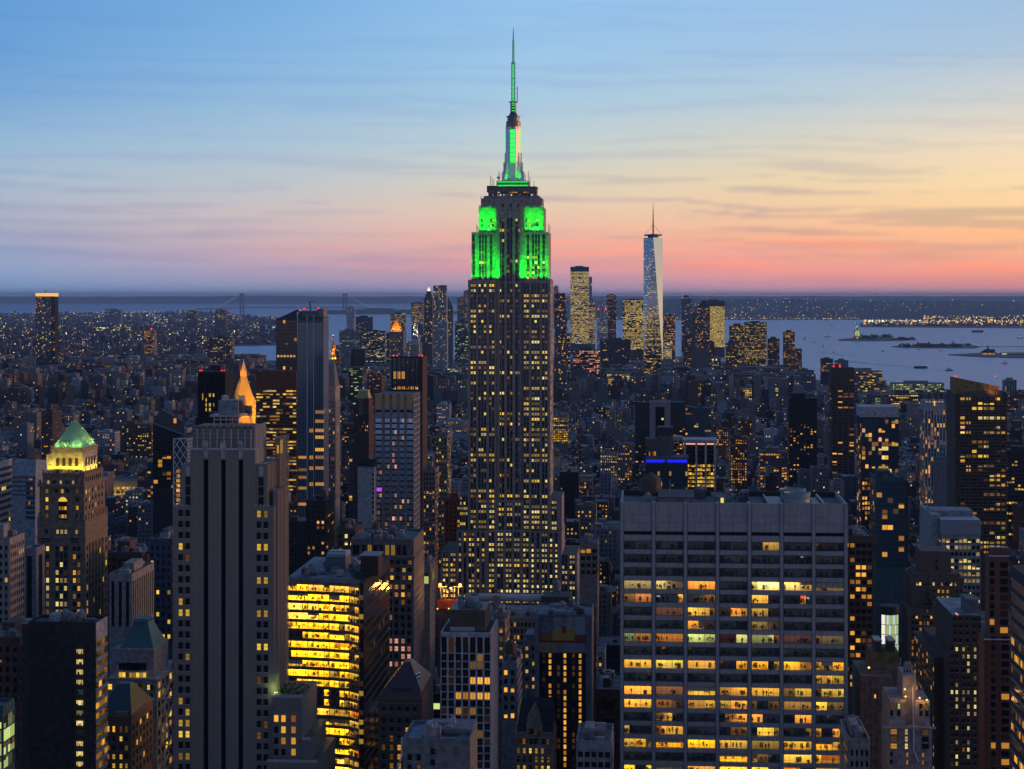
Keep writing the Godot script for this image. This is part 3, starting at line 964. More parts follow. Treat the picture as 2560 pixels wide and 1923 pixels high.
		if tone == 3 and rng.randf() < 0.14:   # a blind let down
			mb.box(x + 0.05, x1 - 0.05, h * rng.randf_range(0.3, 0.7), h - 0.1, -0.15, -0.2, Color(0.6, 0.52, 0.36))
		x = x1
	commit(mb, "room", f, M.plain)
	commit(lamp, "ceiling_light", f, M[lampmat])
	commit(screen, "screen", f, M.glow)

# ------------------------------------------------------------------ towers close by
func near_towers() -> void:
	travertine_slab()
	setback_tower()
	bright_office()
	green_roof_tower()
	dark_slab()
	mansard_office()
	gable_tower()
	copper_crown_tower()
	white_grid_tower()
	bottom_row()
	east_corner()

func travertine_slab() -> void:
	rng.seed = 202
	var b := bld("travertine_office_tower", "broad pale travertine office slab with seven bays of ribbon windows", 1550.5, 2119.6, 590, 40, "skyscraper")
	var tr := Color(0.43, 0.41, 0.405)
	var top := b.Y(1256)
	var D := 36.0
	b.wallmat = "travertine"
	# core behind the rooms
	b.wall.box(0, b.W, 0, b.Y(1337), -6.2, -D, tr)
	b.wall.box(0, b.W, b.Y(1337), top - 1.6, -1.0, -D, tr * 0.9)
	# piers
	var pw := b.X(1559) - b.X(1550.5)
	var step := (b.W - pw) / 7.0
	for k in 8:
		var mb := MB.new()
		mb.box(k * step, k * step + pw, 0, top, 0.35, -6.2, tr)
		commit(mb, "pier", b.n, M.travertine)
	var joint := 0.12
	for k in 7:
		var x0 := k * step + pw + joint
		var x1 := (k + 1) * step - joint
		# three courses of tall panels over the slot
		var yy := [b.Y(1328), b.Y(1306), b.Y(1287), top]
		for r in 3:
			for h in 2:
				var xa := lerpf(x0, x1, h / 2.0) + 0.02
				var xb := lerpf(x0, x1, (h + 1) / 2.0) - 0.02
				var pm := MB.new()
				var g := rng.randf_range(0.96, 1.03)
				pm.box(xa, xb, yy[r] + 0.03, yy[r + 1] - 0.03, rng.randf_range(0.0, 0.02), -1.0, Color(tr.r * g, tr.g * g, tr.b * g), Vector2.ZERO, true)
				commit(pm, "panel", b.n, M.travertine)
		var sm := MB.new()
		sm.box(x0, x1, b.Y(1351.5), b.Y(1337), 0.1, -6.2, tr)
		commit(sm, "spandrel", b.n, M.travertine)
		b.wall.box(x0, x1, b.Y(1337), b.Y(1328), -0.9, -1.0, Color(0.02, 0.02, 0.02))
	var tones := [[1, 0, 0, 0, 1, 0, 0], [0, 0, 0, 0, 1, 0, 0], [0, 0, 0, 0, 0, 0, 0], [3, 2, 3, 0, 3, 3, 3], [3, 1, 2, 0, 2, 1, 1], [1, 3, 2, 2, 3, 0, 1], [0, 1, 3, 0, 2, 0, 1], [3, 3, 3, 3, 3, 3, 3], [0, 0, 1, 0, 0, 0, 0], [3, 3, 3, 2, 2, 3, 3], [0, 0, 0, 0, 0, 1, 2], [3, 3, 3, 3, 3, 3, 3], [2, 2, 2, 3, 2, 3, 2], [1, 1, 0, 2, 1, 2, 0], [1, 2, 1, 2, 2, 1, 2], [3, 3, 3, 3, 3, 3, 3], [1, 1, 0, 3, 3, 3, 3], [2, 3, 3, 3, 3, 3, 3]]
	for r in 18:
		var vt := 1352.0 + r * 32.95
		for k in 7:
			var x0 := k * step + pw + joint
			var x1 := (k + 1) * step - joint
			var y0 := b.Y(vt + 21.5)
			var y1 := b.Y(vt)
			var cols: Array = ["green", "green", "dim"] if r == 7 else (["yellow", "amber", "dim"] if r in [4, 5, 6, 10] else (["amber", "yellow"] if r in [11, 12, 13, 14] else (["gold", "yellow"] if r != 3 else ["pale", "amber"])))
			bay(b.n, Vector3(x0, y0, -0.25), 0, x1 - x0, y1 - y0, 5.6, 5, tones[r][k], cols)
			var sm := MB.new()
			sm.box(x0, x1, b.Y(vt + 32.5), y0, 0.1, -6.2, tr)
			commit(sm, "spandrel", b.n, M.travertine)
	# roof with plant
	var ry := top - 1.6
	b.roof.quad(Vector3(0, ry + 0.05, 0), Vector3(b.W, ry + 0.05, 0), Vector3(b.W, ry + 0.05, -D), Vector3(0, ry + 0.05, -D), Color(0.13, 0.14, 0.15))
	b.wall.box(0, 0.6, ry, top + 0.1, -0.4, -D, tr)
	b.wall.box(b.W - 0.6, b.W, ry, top + 0.1, -0.4, -D, tr)
	b.wall.box(0.6, b.W - 0.6, ry, top + 0.1, -D + 0.6, -D, Color(0.06, 0.06, 0.06))
	var ph := MB.new()
	ph.box(b.X(1646), b.X(1738), ry, ry + 2.6, -3.5, -16, Color(0.25, 0.22, 0.18))
	ph.box(b.X(1646), b.X(1738), ry + 2.6, ry + 3.0, -3.4, -28, Color(0.1, 0.12, 0.14))
	commit(ph, "penthouse", b.n, M.stone)
	var sh := MB.new()
	sh.box(b.X(1789), b.X(1814), ry, ry + 3.2, -4, -9, Color(0.2, 0.2, 0.19))
	commit(sh, "stair_hut", b.n, M.stone)
	wpart(b.n, "window", 0, -4, b.X(1803), b.X(1810.5), ry + 1.2, ry + 2.8, 0.1, pal.pale[7])
	# fan drum of the cooling plant
	var fan := MB.new()
	var fx := b.X(1999)
	fan.lathe(fx, -9, [[4.2, ry], [3.9, ry + 2.2], [4.3, ry + 4.2], [4.1, ry + 4.2], [3.7, ry + 2.4], [0.0, ry + 2.3]], 28, Color(0.3, 0.36, 0.36))
	commit(fan, "cooling_fan", b.n, M.metal)
	fan = MB.new()
	fan.lathe(fx - 0.6, -20, [[4.2, ry], [3.9, ry + 2.2], [4.3, ry + 4.2], [4.1, ry + 4.2], [3.7, ry + 2.4], [0.0, ry + 2.3]], 28, Color(0.3, 0.36, 0.36))
	commit(fan, "cooling_fan", b.n, M.metal)
	var well := MB.new()
	well.box(b.X(1921), b.X(1925), ry, ry + 1.4, -2, -30, Color(0.1, 0.1, 0.1))
	well.box(b.X(2060), b.X(2064), ry, ry + 1.6, -2, -30, Color(0.3, 0.32, 0.33))
	commit(well, "plant_screen", b.n, M.metal, "stuff")
	well = MB.new()
	well.box(b.X(1925), b.X(1962), ry, ry + 0.9, -6, -28, Color(0.02, 0.02, 0.02))
	well.box(b.X(2040), b.X(2058), ry, ry + 0.7, -4, -28, Color(0.02, 0.02, 0.02))
	for k in 7:
		well.bar(Vector3(b.X(1580), ry + 0.6, -6 - k), Vector3(b.X(1622), ry + 0.6, -6 - k * 0.4), 0.12, Color(0.4, 0.42, 0.44))
	commit(well, "roof_pipework", b.n, M.metal, "stuff")
	tank(b, b.X(1628), ry, -22, 3.4, 7.0)
	var rail := MB.new()
	for k in 22:
		var x := lerpf(b.X(1646), b.X(1738), k / 21.0)
		rail.bar(Vector3(x, ry + 3.0, -16), Vector3(x, ry + 4.1, -16), 0.09, Color(0.1, 0.1, 0.1))
	rail.bar(Vector3(b.X(1646), ry + 4.1, -16), Vector3(b.X(1738), ry + 4.1, -16), 0.1, Color(0.1, 0.1, 0.1))
	for u in [1648, 1676, 1836]:
		rail.bar(Vector3(b.X(u), ry, -14), Vector3(b.X(u), ry + 7.5, -14), 0.13, Color(0.35, 0.35, 0.36))
	commit(rail, "railing", b.n, M.metal)
	clutter(b, b.X(1700), b.X(1900), ry, -18, -34, 14)
	clutter(b, b.X(1590), b.X(1640), ry, -3, -12, 4)
	finish(b)

func setback_tower() -> void:
	rng.seed = 303
	var b := bld("setback_brick_tower", "tall grey brick setback tower with three dark vertical strips and ribbed parapet", 433, 685, 620, 34, "skyscraper")
	b.wallmat = "brick"
	var br := Color(0.32, 0.275, 0.235)
	var pale := Color(0.55, 0.54, 0.53)
	var top := b.Y(1067)
	# core with deep dark slots: five upright fields
	var fields := [[476.0, 508.0], [520.5, 552.0], [564.0, 595.5], [607.5, 638.0]]
	for f in fields:
		b.wall.box(b.X(f[0]), b.X(f[1]), 0, b.Y(1122), 0, -18.4, br)
	b.wall.box(b.X(476) + 0.1, b.X(638) - 0.1, 0, b.Y(1122), -1.4, -18.3, Color(0.012, 0.013, 0.02))
	for u in [514.2, 558.0, 601.5]:
		b.wall.box(b.X(u - 6.3), b.X(u + 6.3), b.Y(1147), b.Y(1122), 0.0, -1.4, br)
		b.wall.frustum(b.X(u - 6.3), b.X(u + 6.3), 0.02, -1.3, b.Y(1149), b.X(u - 2), b.X(u + 2), 0.02, -1.3, b.Y(1147), br)
		var orn := MB.new()
		orn.box(b.X(u - 5), b.X(u + 5), b.Y(1147), b.Y(1118), 0.35, 0.0, pale)
		for k in 6:
			orn.bar(Vector3(b.X(u - 4.5), b.Y(1143 - k * 4), 0.42), Vector3(b.X(u), b.Y(1146 - k * 4), 0.42), 0.14, pale * 0.8)
			orn.bar(Vector3(b.X(u + 4.5), b.Y(1143 - k * 4), 0.42), Vector3(b.X(u), b.Y(1146 - k * 4), 0.42), 0.14, pale * 0.8)
		orn.box(b.X(u - 7.5), b.X(u + 7.5), b.Y(1119), b.Y(1110), 0.5, -0.3, pale * (1.25 if u == 558.0 else 0.85))
		orn.box(b.X(u - 6), b.X(u + 6), b.Y(1110), b.Y(1105), 0.45, -0.3, pale * (1.25 if u == 558.0 else 0.85))
		orn.box(b.X(u - 3.5), b.X(u + 3.5), b.Y(1105), b.Y(1101), 0.4, -0.3, pale * (1.25 if u == 558.0 else 0.85))
		commit(orn, "ornament", b.n, M.stone)
	b.wall.box(b.X(480.5), b.X(635.5), b.Y(1122), top, -0.7, -17.5, br * 0.92)
	b.trim.box(b.X(476), b.X(638), b.Y(1124), b.Y(1120), 0.12, -0.8, pale)
	for u in [492.0, 507.0, 524.5, 542.0, 559.0, 577.0, 594.0, 611.5, 626.0]:
		var rib := MB.new()
		rib.box(b.X(u - 1.3), b.X(u + 1.3), b.Y(1120), b.Y(1068.5), -0.25, -0.7, pale * 1.05)
		rib.box(b.X(u - 2.2), b.X(u + 2.2), b.Y(1071), b.Y(1067), -0.15, -0.8, Color(0.06, 0.06, 0.06))
		commit(rib, "rib", b.n, M.stone)
	for k in 9:
		b.wall.box(b.X(484 + k * 17.0), b.X(496 + k * 17.0), top, top + 0.5, -0.7, -1.3, br)
	b.trim.box(b.X(480.5), b.X(635.5), b.Y(1084), b.Y(1083.2), -0.6, -0.75, pale * 0.8)
	b.trim.box(b.X(480.5), b.X(635.5), b.Y(1094), b.Y(1093.2), -0.6, -0.75, pale * 0.8)
	# ribs and slits of the flank
	for k in 8:
		var s := 1.0 + k * 2.1
		fbox(b.wall, 1, b.X(635.5), s + 0.7, s + 1.2, b.Y(1122), top + 0.5, 0.35, pale)
		fbox(b.wall, 1, b.X(638), s + 0.7, s + 1.5, b.Y(1160), b.Y(1124), 0.25, pale * 0.9)
		if k % 2 == 0:
			fquad(b.win, 1, b.X(638), s + 1.7, s + 2.5, b.Y(1400), b.Y(1128), 0.05, Color.WHITE, puv(0))
	# shoulders and wings
	for q in [[451.0, 476.0, 1163.0, -0.6, -15.0], [638.0, 668.0, 1160.0, -0.6, -24.0], [666.0, 679.0, 1101.0, -14.0, -26.0], [679.0, 692.0, 1226.0, -2.0, -18.0], [433.0, 476.0, 1266.0, 0.0, -28.0], [638.0, 685.0, 1264.0, 0.0, -20.0]]:
		b.wall.box(b.X(q[0]), b.X(q[1]), 0, b.Y(q[2]), q[3], q[4], br)
		b.roof.quad(Vector3(b.X(q[0]), b.Y(q[2]) + 0.04, q[3]), Vector3(b.X(q[1]), b.Y(q[2]) + 0.04, q[3]), Vector3(b.X(q[1]), b.Y(q[2]) + 0.04, q[4]), Vector3(b.X(q[0]), b.Y(q[2]) + 0.04, q[4]), Color(0.2, 0.21, 0.23))
		for k in int((b.X(q[1]) - b.X(q[0])) / 1.3):
			b.wall.box(b.X(q[0]) + k * 1.3, b.X(q[0]) + k * 1.3 + 0.7, b.Y(q[2]), b.Y(q[2]) + 0.5, q[3], q[3] - 0.5, pale)
		for k in 6:
			fbox(b.wall, 1, b.X(q[1]), 1.0 - q[3] + k * 2.4, 1.5 - q[3] + k * 2.4, 0, b.Y(q[2]) + 0.3, 0.3, br * 1.08)
	# dark window strips of the shoulders
	for u in [[463.0, 475.5], [645.5, 658.0]]:
		for k in 3:
			var v0 := 1191.0 + k * 24.5
			wpart(b.n, "window", 0, -0.6, b.X(u[0]), b.X(u[1]), b.Y(v0 + 22), b.Y(v0 + 1), 0.08, 0)
		b.trim.box(b.X(u[0] + 1), b.X(u[1] - 1), b.Y(1190), b.Y(1166), -0.4, -0.6, pale * 0.8)
	# wing windows, sashes one by one
	var lights := {3: [7, 0], 8: [5, 0], 9: [6, 6], 13: [0, 3], 17: [4, 0], 18: [0, 5], 19: [5, 4], 20: [8, 8], 22: [2, 3]}
	var lights2 := {0: [5, 2], 3: [7, 6], 6: [5, 5], 9: [4, 4], 12: [8, 8]}
	for r in 24:
		var v := 1283.0 + r * 27.6
		for wing in [[[451.8, 469.0], lights, 0.0], [[647.4, 664.6], lights2, 0.0]]:
			if wing[0][0] > 600 and v > 1790:
				pass
			for k in 2:
				var u: float = wing[0][k]
				var idx := 0
				if wing[1].has(r):
					var lv: int = wing[1][r][k]
					idx = 0 if lv == 0 else (pal.amber + pal.yellow)[lv + 7]
				elif rng.randf() < 0.12:
					idx = pick("dim")
				var z: float = wing[2]
				var wn := wpart(b.n, "window", 0, z, b.X(u - 5.2), b.X(u + 5.2), b.Y(v + 8.2), b.Y(v - 8.2), 0.04, idx)
				var fr := wn
				if not shared.has("sash5"):
					var mb := MB.new()
					var w := b.X(u + 5.2) - b.X(u - 5.2)
					var h := 16.4 * b.m
					mb.box(-w / 2 - 0.12, w / 2 + 0.12, -h / 2 - 0.14, -h / 2 + 0.02, 0.22, 0.0, pale)
					mb.box(-w / 2, w / 2, -0.05, 0.05, 0.14, 0.0, Color(0.05, 0.05, 0.05))
					mb.box(-w / 2 - 0.06, -w / 2 + 0.06, -h / 2, h / 2, 0.16, 0.0, Color(0.06, 0.055, 0.05))
					mb.box(w / 2 - 0.06, w / 2 + 0.06, -h / 2, h / 2, 0.16, 0.0, Color(0.06, 0.055, 0.05))
					mb.box(-w / 2, w / 2, h / 2 - 0.06, h / 2 + 0.06, 0.16, 0.0, Color(0.06, 0.055, 0.05))
					shared["sash5"] = mb.mesh()
				var sash := MeshInstance3D.new()
				sash.name = "frame"
				sash.mesh = shared["sash5"]
				sash.material_override = M.plain
				fr.add_child(sash, true)
	# flank windows
	for r in 22:
		var v := 1285.0 + r * 27.6
		for k in 5:
			var s := 2.5 + k * 3.3
			fquad(b.win, 1, b.X(685), s, s + 1.3, b.Y(v + 8), b.Y(v - 8), 0.06, Color.WHITE, puv(pick("amber") if rng.randf() < 0.08 else 0))
			fbox(b.wall, 1, b.X(685), s + 1.6, s + 2.3, b.Y(v + 14), b.Y(v - 14), 0.3, br * 1.05)
	# roof plant on its steel frame
	var fr2 := MB.new()
	var wc := Color(0.45, 0.43, 0.4)
	for u in [530, 546, 592]:
		fr2.bar(Vector3(b.X(u), top - 2, -3), Vector3(b.X(u), b.Y(1036), -3), 0.3, wc)
		fr2.bar(Vector3(b.X(u) + 2, top - 2, -12), Vector3(b.X(u) + 2, b.Y(1036), -12), 0.3, wc)
	fr2.bar(Vector3(b.X(528), b.Y(1050), -3), Vector3(b.X(594), b.Y(1050), -3), 0.35, wc)
	fr2.box(b.X(521), b.X(596), b.Y(1043), b.Y(1039), -2, -14, wc, Vector2.ZERO, true)
	for k in 12:
		fr2.bar(Vector3(b.X(521 + k * 6.8), b.Y(1039), -2), Vector3(b.X(521 + k * 6.8), b.Y(1030), -2), 0.07, wc)
	fr2.bar(Vector3(b.X(521), b.Y(1030), -2), Vector3(b.X(596), b.Y(1030), -2), 0.08, wc)
	fr2.bar(Vector3(b.X(521), b.Y(1034), -2), Vector3(b.X(596), b.Y(1034), -2), 0.08, wc)
	commit(fr2, "steel_frame", b.n, M.metal)
	var ct := MB.new()
	ct.box(b.X(540), b.X(590), b.Y(1039), b.Y(1002), -3, -12, Color(0.3, 0.34, 0.37))
	for k in 5:
		ct.box(b.X(540 + k * 12.2), b.X(540.7 + k * 12.2), b.Y(1039), b.Y(1002), -2.9, -3.05, Color(0.2, 0.22, 0.24))
	ct.box(b.X(590), b.X(590) + 0.15, b.Y(1036), b.Y(1004), -4, -11, Color(0.02, 0.02, 0.02))
	commit(ct, "cooling_tower", b.n, M.stone)
	for u in [551.0, 592.0]:
		var du := MB.new()
		du.lathe(b.X(u), -5, [[0.7, b.Y(1002)], [0.7, b.Y(990)], [0.0, b.Y(989.5)]], 10, Color(0.5, 0.52, 0.54))
		du.bar(Vector3(b.X(u), b.Y(992), -5), Vector3(b.X(u + 9), b.Y(992), -5), 0.7, Color(0.5, 0.52, 0.54))
		du.bar(Vector3(b.X(u + 9), b.Y(992), -5), Vector3(b.X(u + 9), b.Y(1012), -5), 0.7, Color(0.5, 0.52, 0.54))
		commit(du, "duct", b.n, M.metal)
	# lit niche of the penthouse
	wpart(b.n, "window", 1, b.X(679), 15, 17.2, b.Y(1142), b.Y(1108), 0.06, pal.yellow[6])
	wpart(b.n, "window", 0, -14, b.X(671), b.X(676), b.Y(1141), b.Y(1120), 0.06, pal.yellow[4])
	# low terraces by the street corner
	for q in [[686.0, 760.0, 1735.0, 3.0, -24.0], [760.0, 781.0, 1838.0, 4.0, -26.0], [676.0, 800.0, 1890.0, 6.0, -30.0]]:
		b.wall.box(b.X(q[0]), b.X(q[1]), 0, b.Y(q[2]), q[3], q[4], br * 0.9)
		b.roof.quad(Vector3(b.X(q[0]), b.Y(q[2]) + 0.04, q[3]), Vector3(b.X(q[1]), b.Y(q[2]) + 0.04, q[3]), Vector3(b.X(q[1]), b.Y(q[2]) + 0.04, q[4]), Vector3(b.X(q[0]), b.Y(q[2]) + 0.04, q[4]), Color(0.1, 0.13, 0.12))
		b.wall.box(b.X(q[0]), b.X(q[1]), b.Y(q[2]), b.Y(q[2]) + 0.9, q[3], q[3] - 0.4, pale)
	for r in 5:
		for k in 3:
			var u: float = [695.0, 713.0, 738.0][k]
			var v := 1787.0 + r * 27.6
			wpart(b.n, "window", 0, 3.0, b.X(u - 5.2), b.X(u + 5.2), b.Y(v + 8), b.Y(v - 8), 0.05, [[pal.amber[7], pal.amber[6], pal.dim[6]], [0, pal.yellow[6], pal.amber[3]], [0, pal.amber[3], pal.amber[5]], [0, 0, pal.yellow[4]], [pal.dim[3], 0, pal.amber[4]]][r][k])
	var gard := MB.new()
	for _k in 120:
		var x := rng.randf_range(b.X(690), b.X(757))
		var z := rng.randf_range(-12, 2.4)
		var y := b.Y(1735) + rng.randf_range(0.1, 1.8)
		var s := rng.randf_range(0.2, 0.5)
		gard.quad(Vector3(x - s, y, z), Vector3(x + s, y - s * 0.4, z + s), Vector3(x + s, y + s, z), Vector3(x - s * 0.5, y + s, z - s), Color(0.03, 0.07, 0.025))
	commit(gard, "roof_planting", b.n, M.plain, "stuff")
	var tl := MB.new()
	for q in [[690, 2.0], [694, 1.2]]:
		tl.lathe(b.X(q[0]), q[1], [[0.0, b.Y(1735) + 1.0], [0.25, b.Y(1735) + 1.3], [0.0, b.Y(1735) + 1.6]], 8, Color.WHITE, puv(pal.green[4]))
	commit(tl, "terrace_light", b.n, M.lamp)
	var ol := OmniLight3D.new()
	ol.name = "terrace_lamp"
	ol.light_color = Color(0.9, 1.0, 0.6)
	ol.light_energy = 9.0
	ol.light_size = 0.3
	ol.omni_range = 40.0
	ol.shadow_enabled = true
	b.n.add_child(ol)
	ol.position = Vector3(b.X(692), b.Y(1735) + 2.4, 1.4)
	finish(b)

func bright_office() -> void:
	rng.seed = 404
	var b := bld("bright_office_building", "curved glass office block with every floor glowing yellow", 713, 905, 720, 66, "office building")
	var wc := Color(0.16, 0.13, 0.11)
	var top := b.Y(1446)
	# plan of the folded front: x, z
	var plan := [[0.0, 0.0], [9.0, 1.2], [17.5, 2.8], [25.6, 5.0]]
	plan.append([30.1, 9.6])
	var n := plan.size()
	var endx: float = plan[n - 1][0]
	var endz: float = plan[n - 1][1]
	var rowh := 23.6 * b.m
	for r in 21:
		var yt := b.Y(1459.0) - r * rowh
		# floor edge bands, one per fold
		for k in n - 1:
			var a := Vector3(plan[k][0], 0, plan[k][1])
			var e := Vector3(plan[k + 1][0], 0, plan[k + 1][1])
			if (e - a).length() < 0.4:
				b.wall.quad(a + Vector3(0, yt - rowh * 0.68 - rowh * 0.34, 0), e + Vector3(0, yt - rowh * 0.68 - rowh * 0.34, 0), e + Vector3(0, yt, 0), a + Vector3(0, yt, 0), wc * 1.4)
				continue
			var dir := (e - a).normalized()
			var nr := Vector3(-dir.z, 0, dir.x)
			nr = Vector3(dir.z, 0, -dir.x) * -1.0
			var o := nr * 0.12
			for seg in maxi(1, int((e - a).length() / 2.9)):
				var cnt: int = maxi(1, int((e - a).length() / 2.9))
				var s0 := a.lerp(e, float(seg) / cnt) + dir * 0.02 + o
				var s1 := a.lerp(e, float(seg + 1) / cnt) - dir * 0.02 + o
				b.wall.quad(s0 + Vector3(0, yt - rowh, 0), s1 + Vector3(0, yt - rowh, 0), s1 + Vector3(0, yt - rowh * 0.74, 0), s0 + Vector3(0, yt - rowh * 0.74, 0), wc * rng.randf_range(0.9, 1.1))
			b.wall.quad(a + o + Vector3(0, yt - rowh * 0.74, 0), e + o + Vector3(0, yt - rowh * 0.74, 0), e - o * 3 + Vector3(0, yt - rowh * 0.74, 0), a - o * 3 + Vector3(0, yt - rowh * 0.74, 0), wc)
			var turn := -atan2(dir.z, dir.x)
			var len_ := (e - a).length()
			var nb := 1
			var tone := 3
			if r in [7]:
				tone = 2 if k != 2 else 3
			if r in [10, 11, 12, 16]:
				tone = 2
			if r >= 12 and k == 0:
				tone = 2
			for q in nb:
				var p := a.lerp(e, float(q) / nb)
				bay(b.n, Vector3(p.x, yt - rowh * 0.74, p.z), turn, len_ / nb, rowh * 0.72, 7.0 if k < 3 else 2.2, 4 if len_ > 3 else 1, tone, ["gold", "gold", "yellow"], "ceil2")
	# cornice panels
	for k in n - 1:
		var a := Vector3(plan[k][0], 0, plan[k][1] + 0.1)
		var e := Vector3(plan[k + 1][0], 0, plan[k + 1][1] + 0.1)
		var cnt: int = maxi(1, int((e - a).length() / 2.9))
		for seg in cnt:
			var s0 := a.lerp(e, float(seg) / cnt + 0.01 / cnt)
			var s1 := a.lerp(e, float(seg + 1) / cnt - 0.01 / cnt)
			b.wall.quad(s0 + Vector3(0, b.Y(1459), 0), s1 + Vector3(0, b.Y(1459), 0), s1 + Vector3(0, top + 0.6, 0), s0 + Vector3(0, top + 0.6, 0), Color(0.36, 0.31, 0.27) * rng.randf_range(0.92, 1.05))
	# body behind the rooms and the long dark flank
	var dk := Color(0.035, 0.032, 0.03)
	b.wall.box(0, endx - 4.6, 0, top - 0.4, -7.6, -62, wc)
	b.wall.box(endx - 0.3, endx + 1.6, 0, top, endz - 0.2, -62, dk)
	for r in 24:
		var y := b.Y(1475) - r * rowh
		fbox(b.wall, 1, endx + 1.6, -endz, 60, y - rowh * 0.98, y - rowh * 0.7, 0.12, Color(0.03, 0.028, 0.026))
		for k in 24:
			fquad(b.win, 1, endx + 1.6, -endz + k * 2.9, -endz + k * 2.9 + 2.7, y - rowh * 0.68, y - rowh * 0.02, 0.05, Color.WHITE, puv(pick("dim") if rng.randf() < 0.04 else 0))
	# narrow glazed corner
	for r in 20:
		wpart(b.n, "window", 0, endz - 0.2, endx - 0.2, endx + 1.5, b.Y(1476 + r * 23.6 + 12), b.Y(1476 + r * 23.6), 0.08, pal.yellow[3] if r in [2, 10, 13, 14, 15] else (pal.dim[2] if r % 3 == 0 else 0))
	b.roof.quad(Vector3(0, top - 0.3, 0), Vector3(endx, top - 0.3, endz), Vector3(endx, top - 0.3, -62), Vector3(0, top - 0.3, -62), Color(0.22, 0.24, 0.26))
	var ph := MB.new()
	ph.box(b.X(893), b.X(938), top, b.Y(1396), -8, -20, Color(0.10, 0.055, 0.05))
	ph.box(b.X(893) - 0.3, b.X(938) + 0.3, b.Y(1396), b.Y(1394), -7.7, -20.3, Color(0.35, 0.37, 0.4))
	commit(ph, "bulkhead", b.n, M.brick)
	var cu := MB.new()
	cu.box(b.X(791), b.X(842), top, b.Y(1410), -20, -34, Color(0.13, 0.14, 0.15))
	cu.box(b.X(793), b.X(842), b.Y(1410), b.Y(1402), -21, -33, Color(0.32, 0.35, 0.37))
	for k in 4:
		cu.lathe(b.X(800 + k * 11), -26, [[1.3, b.Y(1402)], [1.3, b.Y(1398)], [0.0, b.Y(1397.5)]], 10, Color(0.3, 0.33, 0.35))
	commit(cu, "cooling_plant", b.n, M.metal)
	clutter(b, b.X(730), b.X(890), top, -4, -50, 26)
	var gard := MB.new()
	for _k in 160:
		var x := rng.randf_range(b.X(880), endx)
		var z := rng.randf_range(-8, 2)
		var y := top + rng.randf_range(0.1, 1.6)
		var s := rng.randf_range(0.2, 0.5)
		gard.quad(Vector3(x - s, y, z), Vector3(x + s, y - s * 0.4, z + s), Vector3(x + s, y + s, z), Vector3(x - s * 0.5, y + s, z - s), Color(0.04, 0.07, 0.03))
	commit(gard, "roof_planting", b.n, M.plain, "stuff")
	finish(b)

func sash_rows(b: Bld, z: float, us: Array, v0: float, dv: float, n: int, w: float, h: float, lit: float, p: String, frame_col := Color(0.3, 0.28, 0.26), face := 0, k := 0.0) -> void:
	for r in n:
		for u in us:
			var v := v0 + r * dv
			var idx := pick(p) if rng.randf() < lit else (pick("dim") if rng.randf() < 0.12 else 0)
			var wn := wpart(b.n, "window", 0, z, b.X(u - w / 2), b.X(u + w / 2), b.Y(v + h / 2), b.Y(v - h / 2), 0.04, idx)
			var key := "sash %.2f %.2f" % [w * b.m, h * b.m]
			if not shared.has(key):
				var mb := MB.new()
				var ww := w * b.m
				var hh := h * b.m
				mb.box(-ww / 2 - 0.12, ww / 2 + 0.12, -hh / 2 - 0.16, -hh / 2 + 0.02, 0.24, 0.0, frame_col)
				mb.box(-ww / 2, ww / 2, -0.05, 0.05, 0.13, 0.0, Color(0.05, 0.05, 0.05))
				mb.box(-ww / 2 - 0.07, -ww / 2 + 0.05, -hh / 2, hh / 2, 0.18, 0.0, Color(0.07, 0.06, 0.055))
				mb.box(ww / 2 - 0.05, ww / 2 + 0.07, -hh / 2, hh / 2, 0.18, 0.0, Color(0.07, 0.06, 0.055))
				mb.box(-ww / 2, ww / 2, hh / 2 - 0.05, hh / 2 + 0.08, 0.18, 0.0, Color(0.07, 0.06, 0.055))
				shared[key] = mb.mesh()
			var sash := MeshInstance3D.new()
			sash.name = "frame"
			sash.mesh = shared[key]
			sash.material_override = M.plain
			wn.add_child(sash, true)

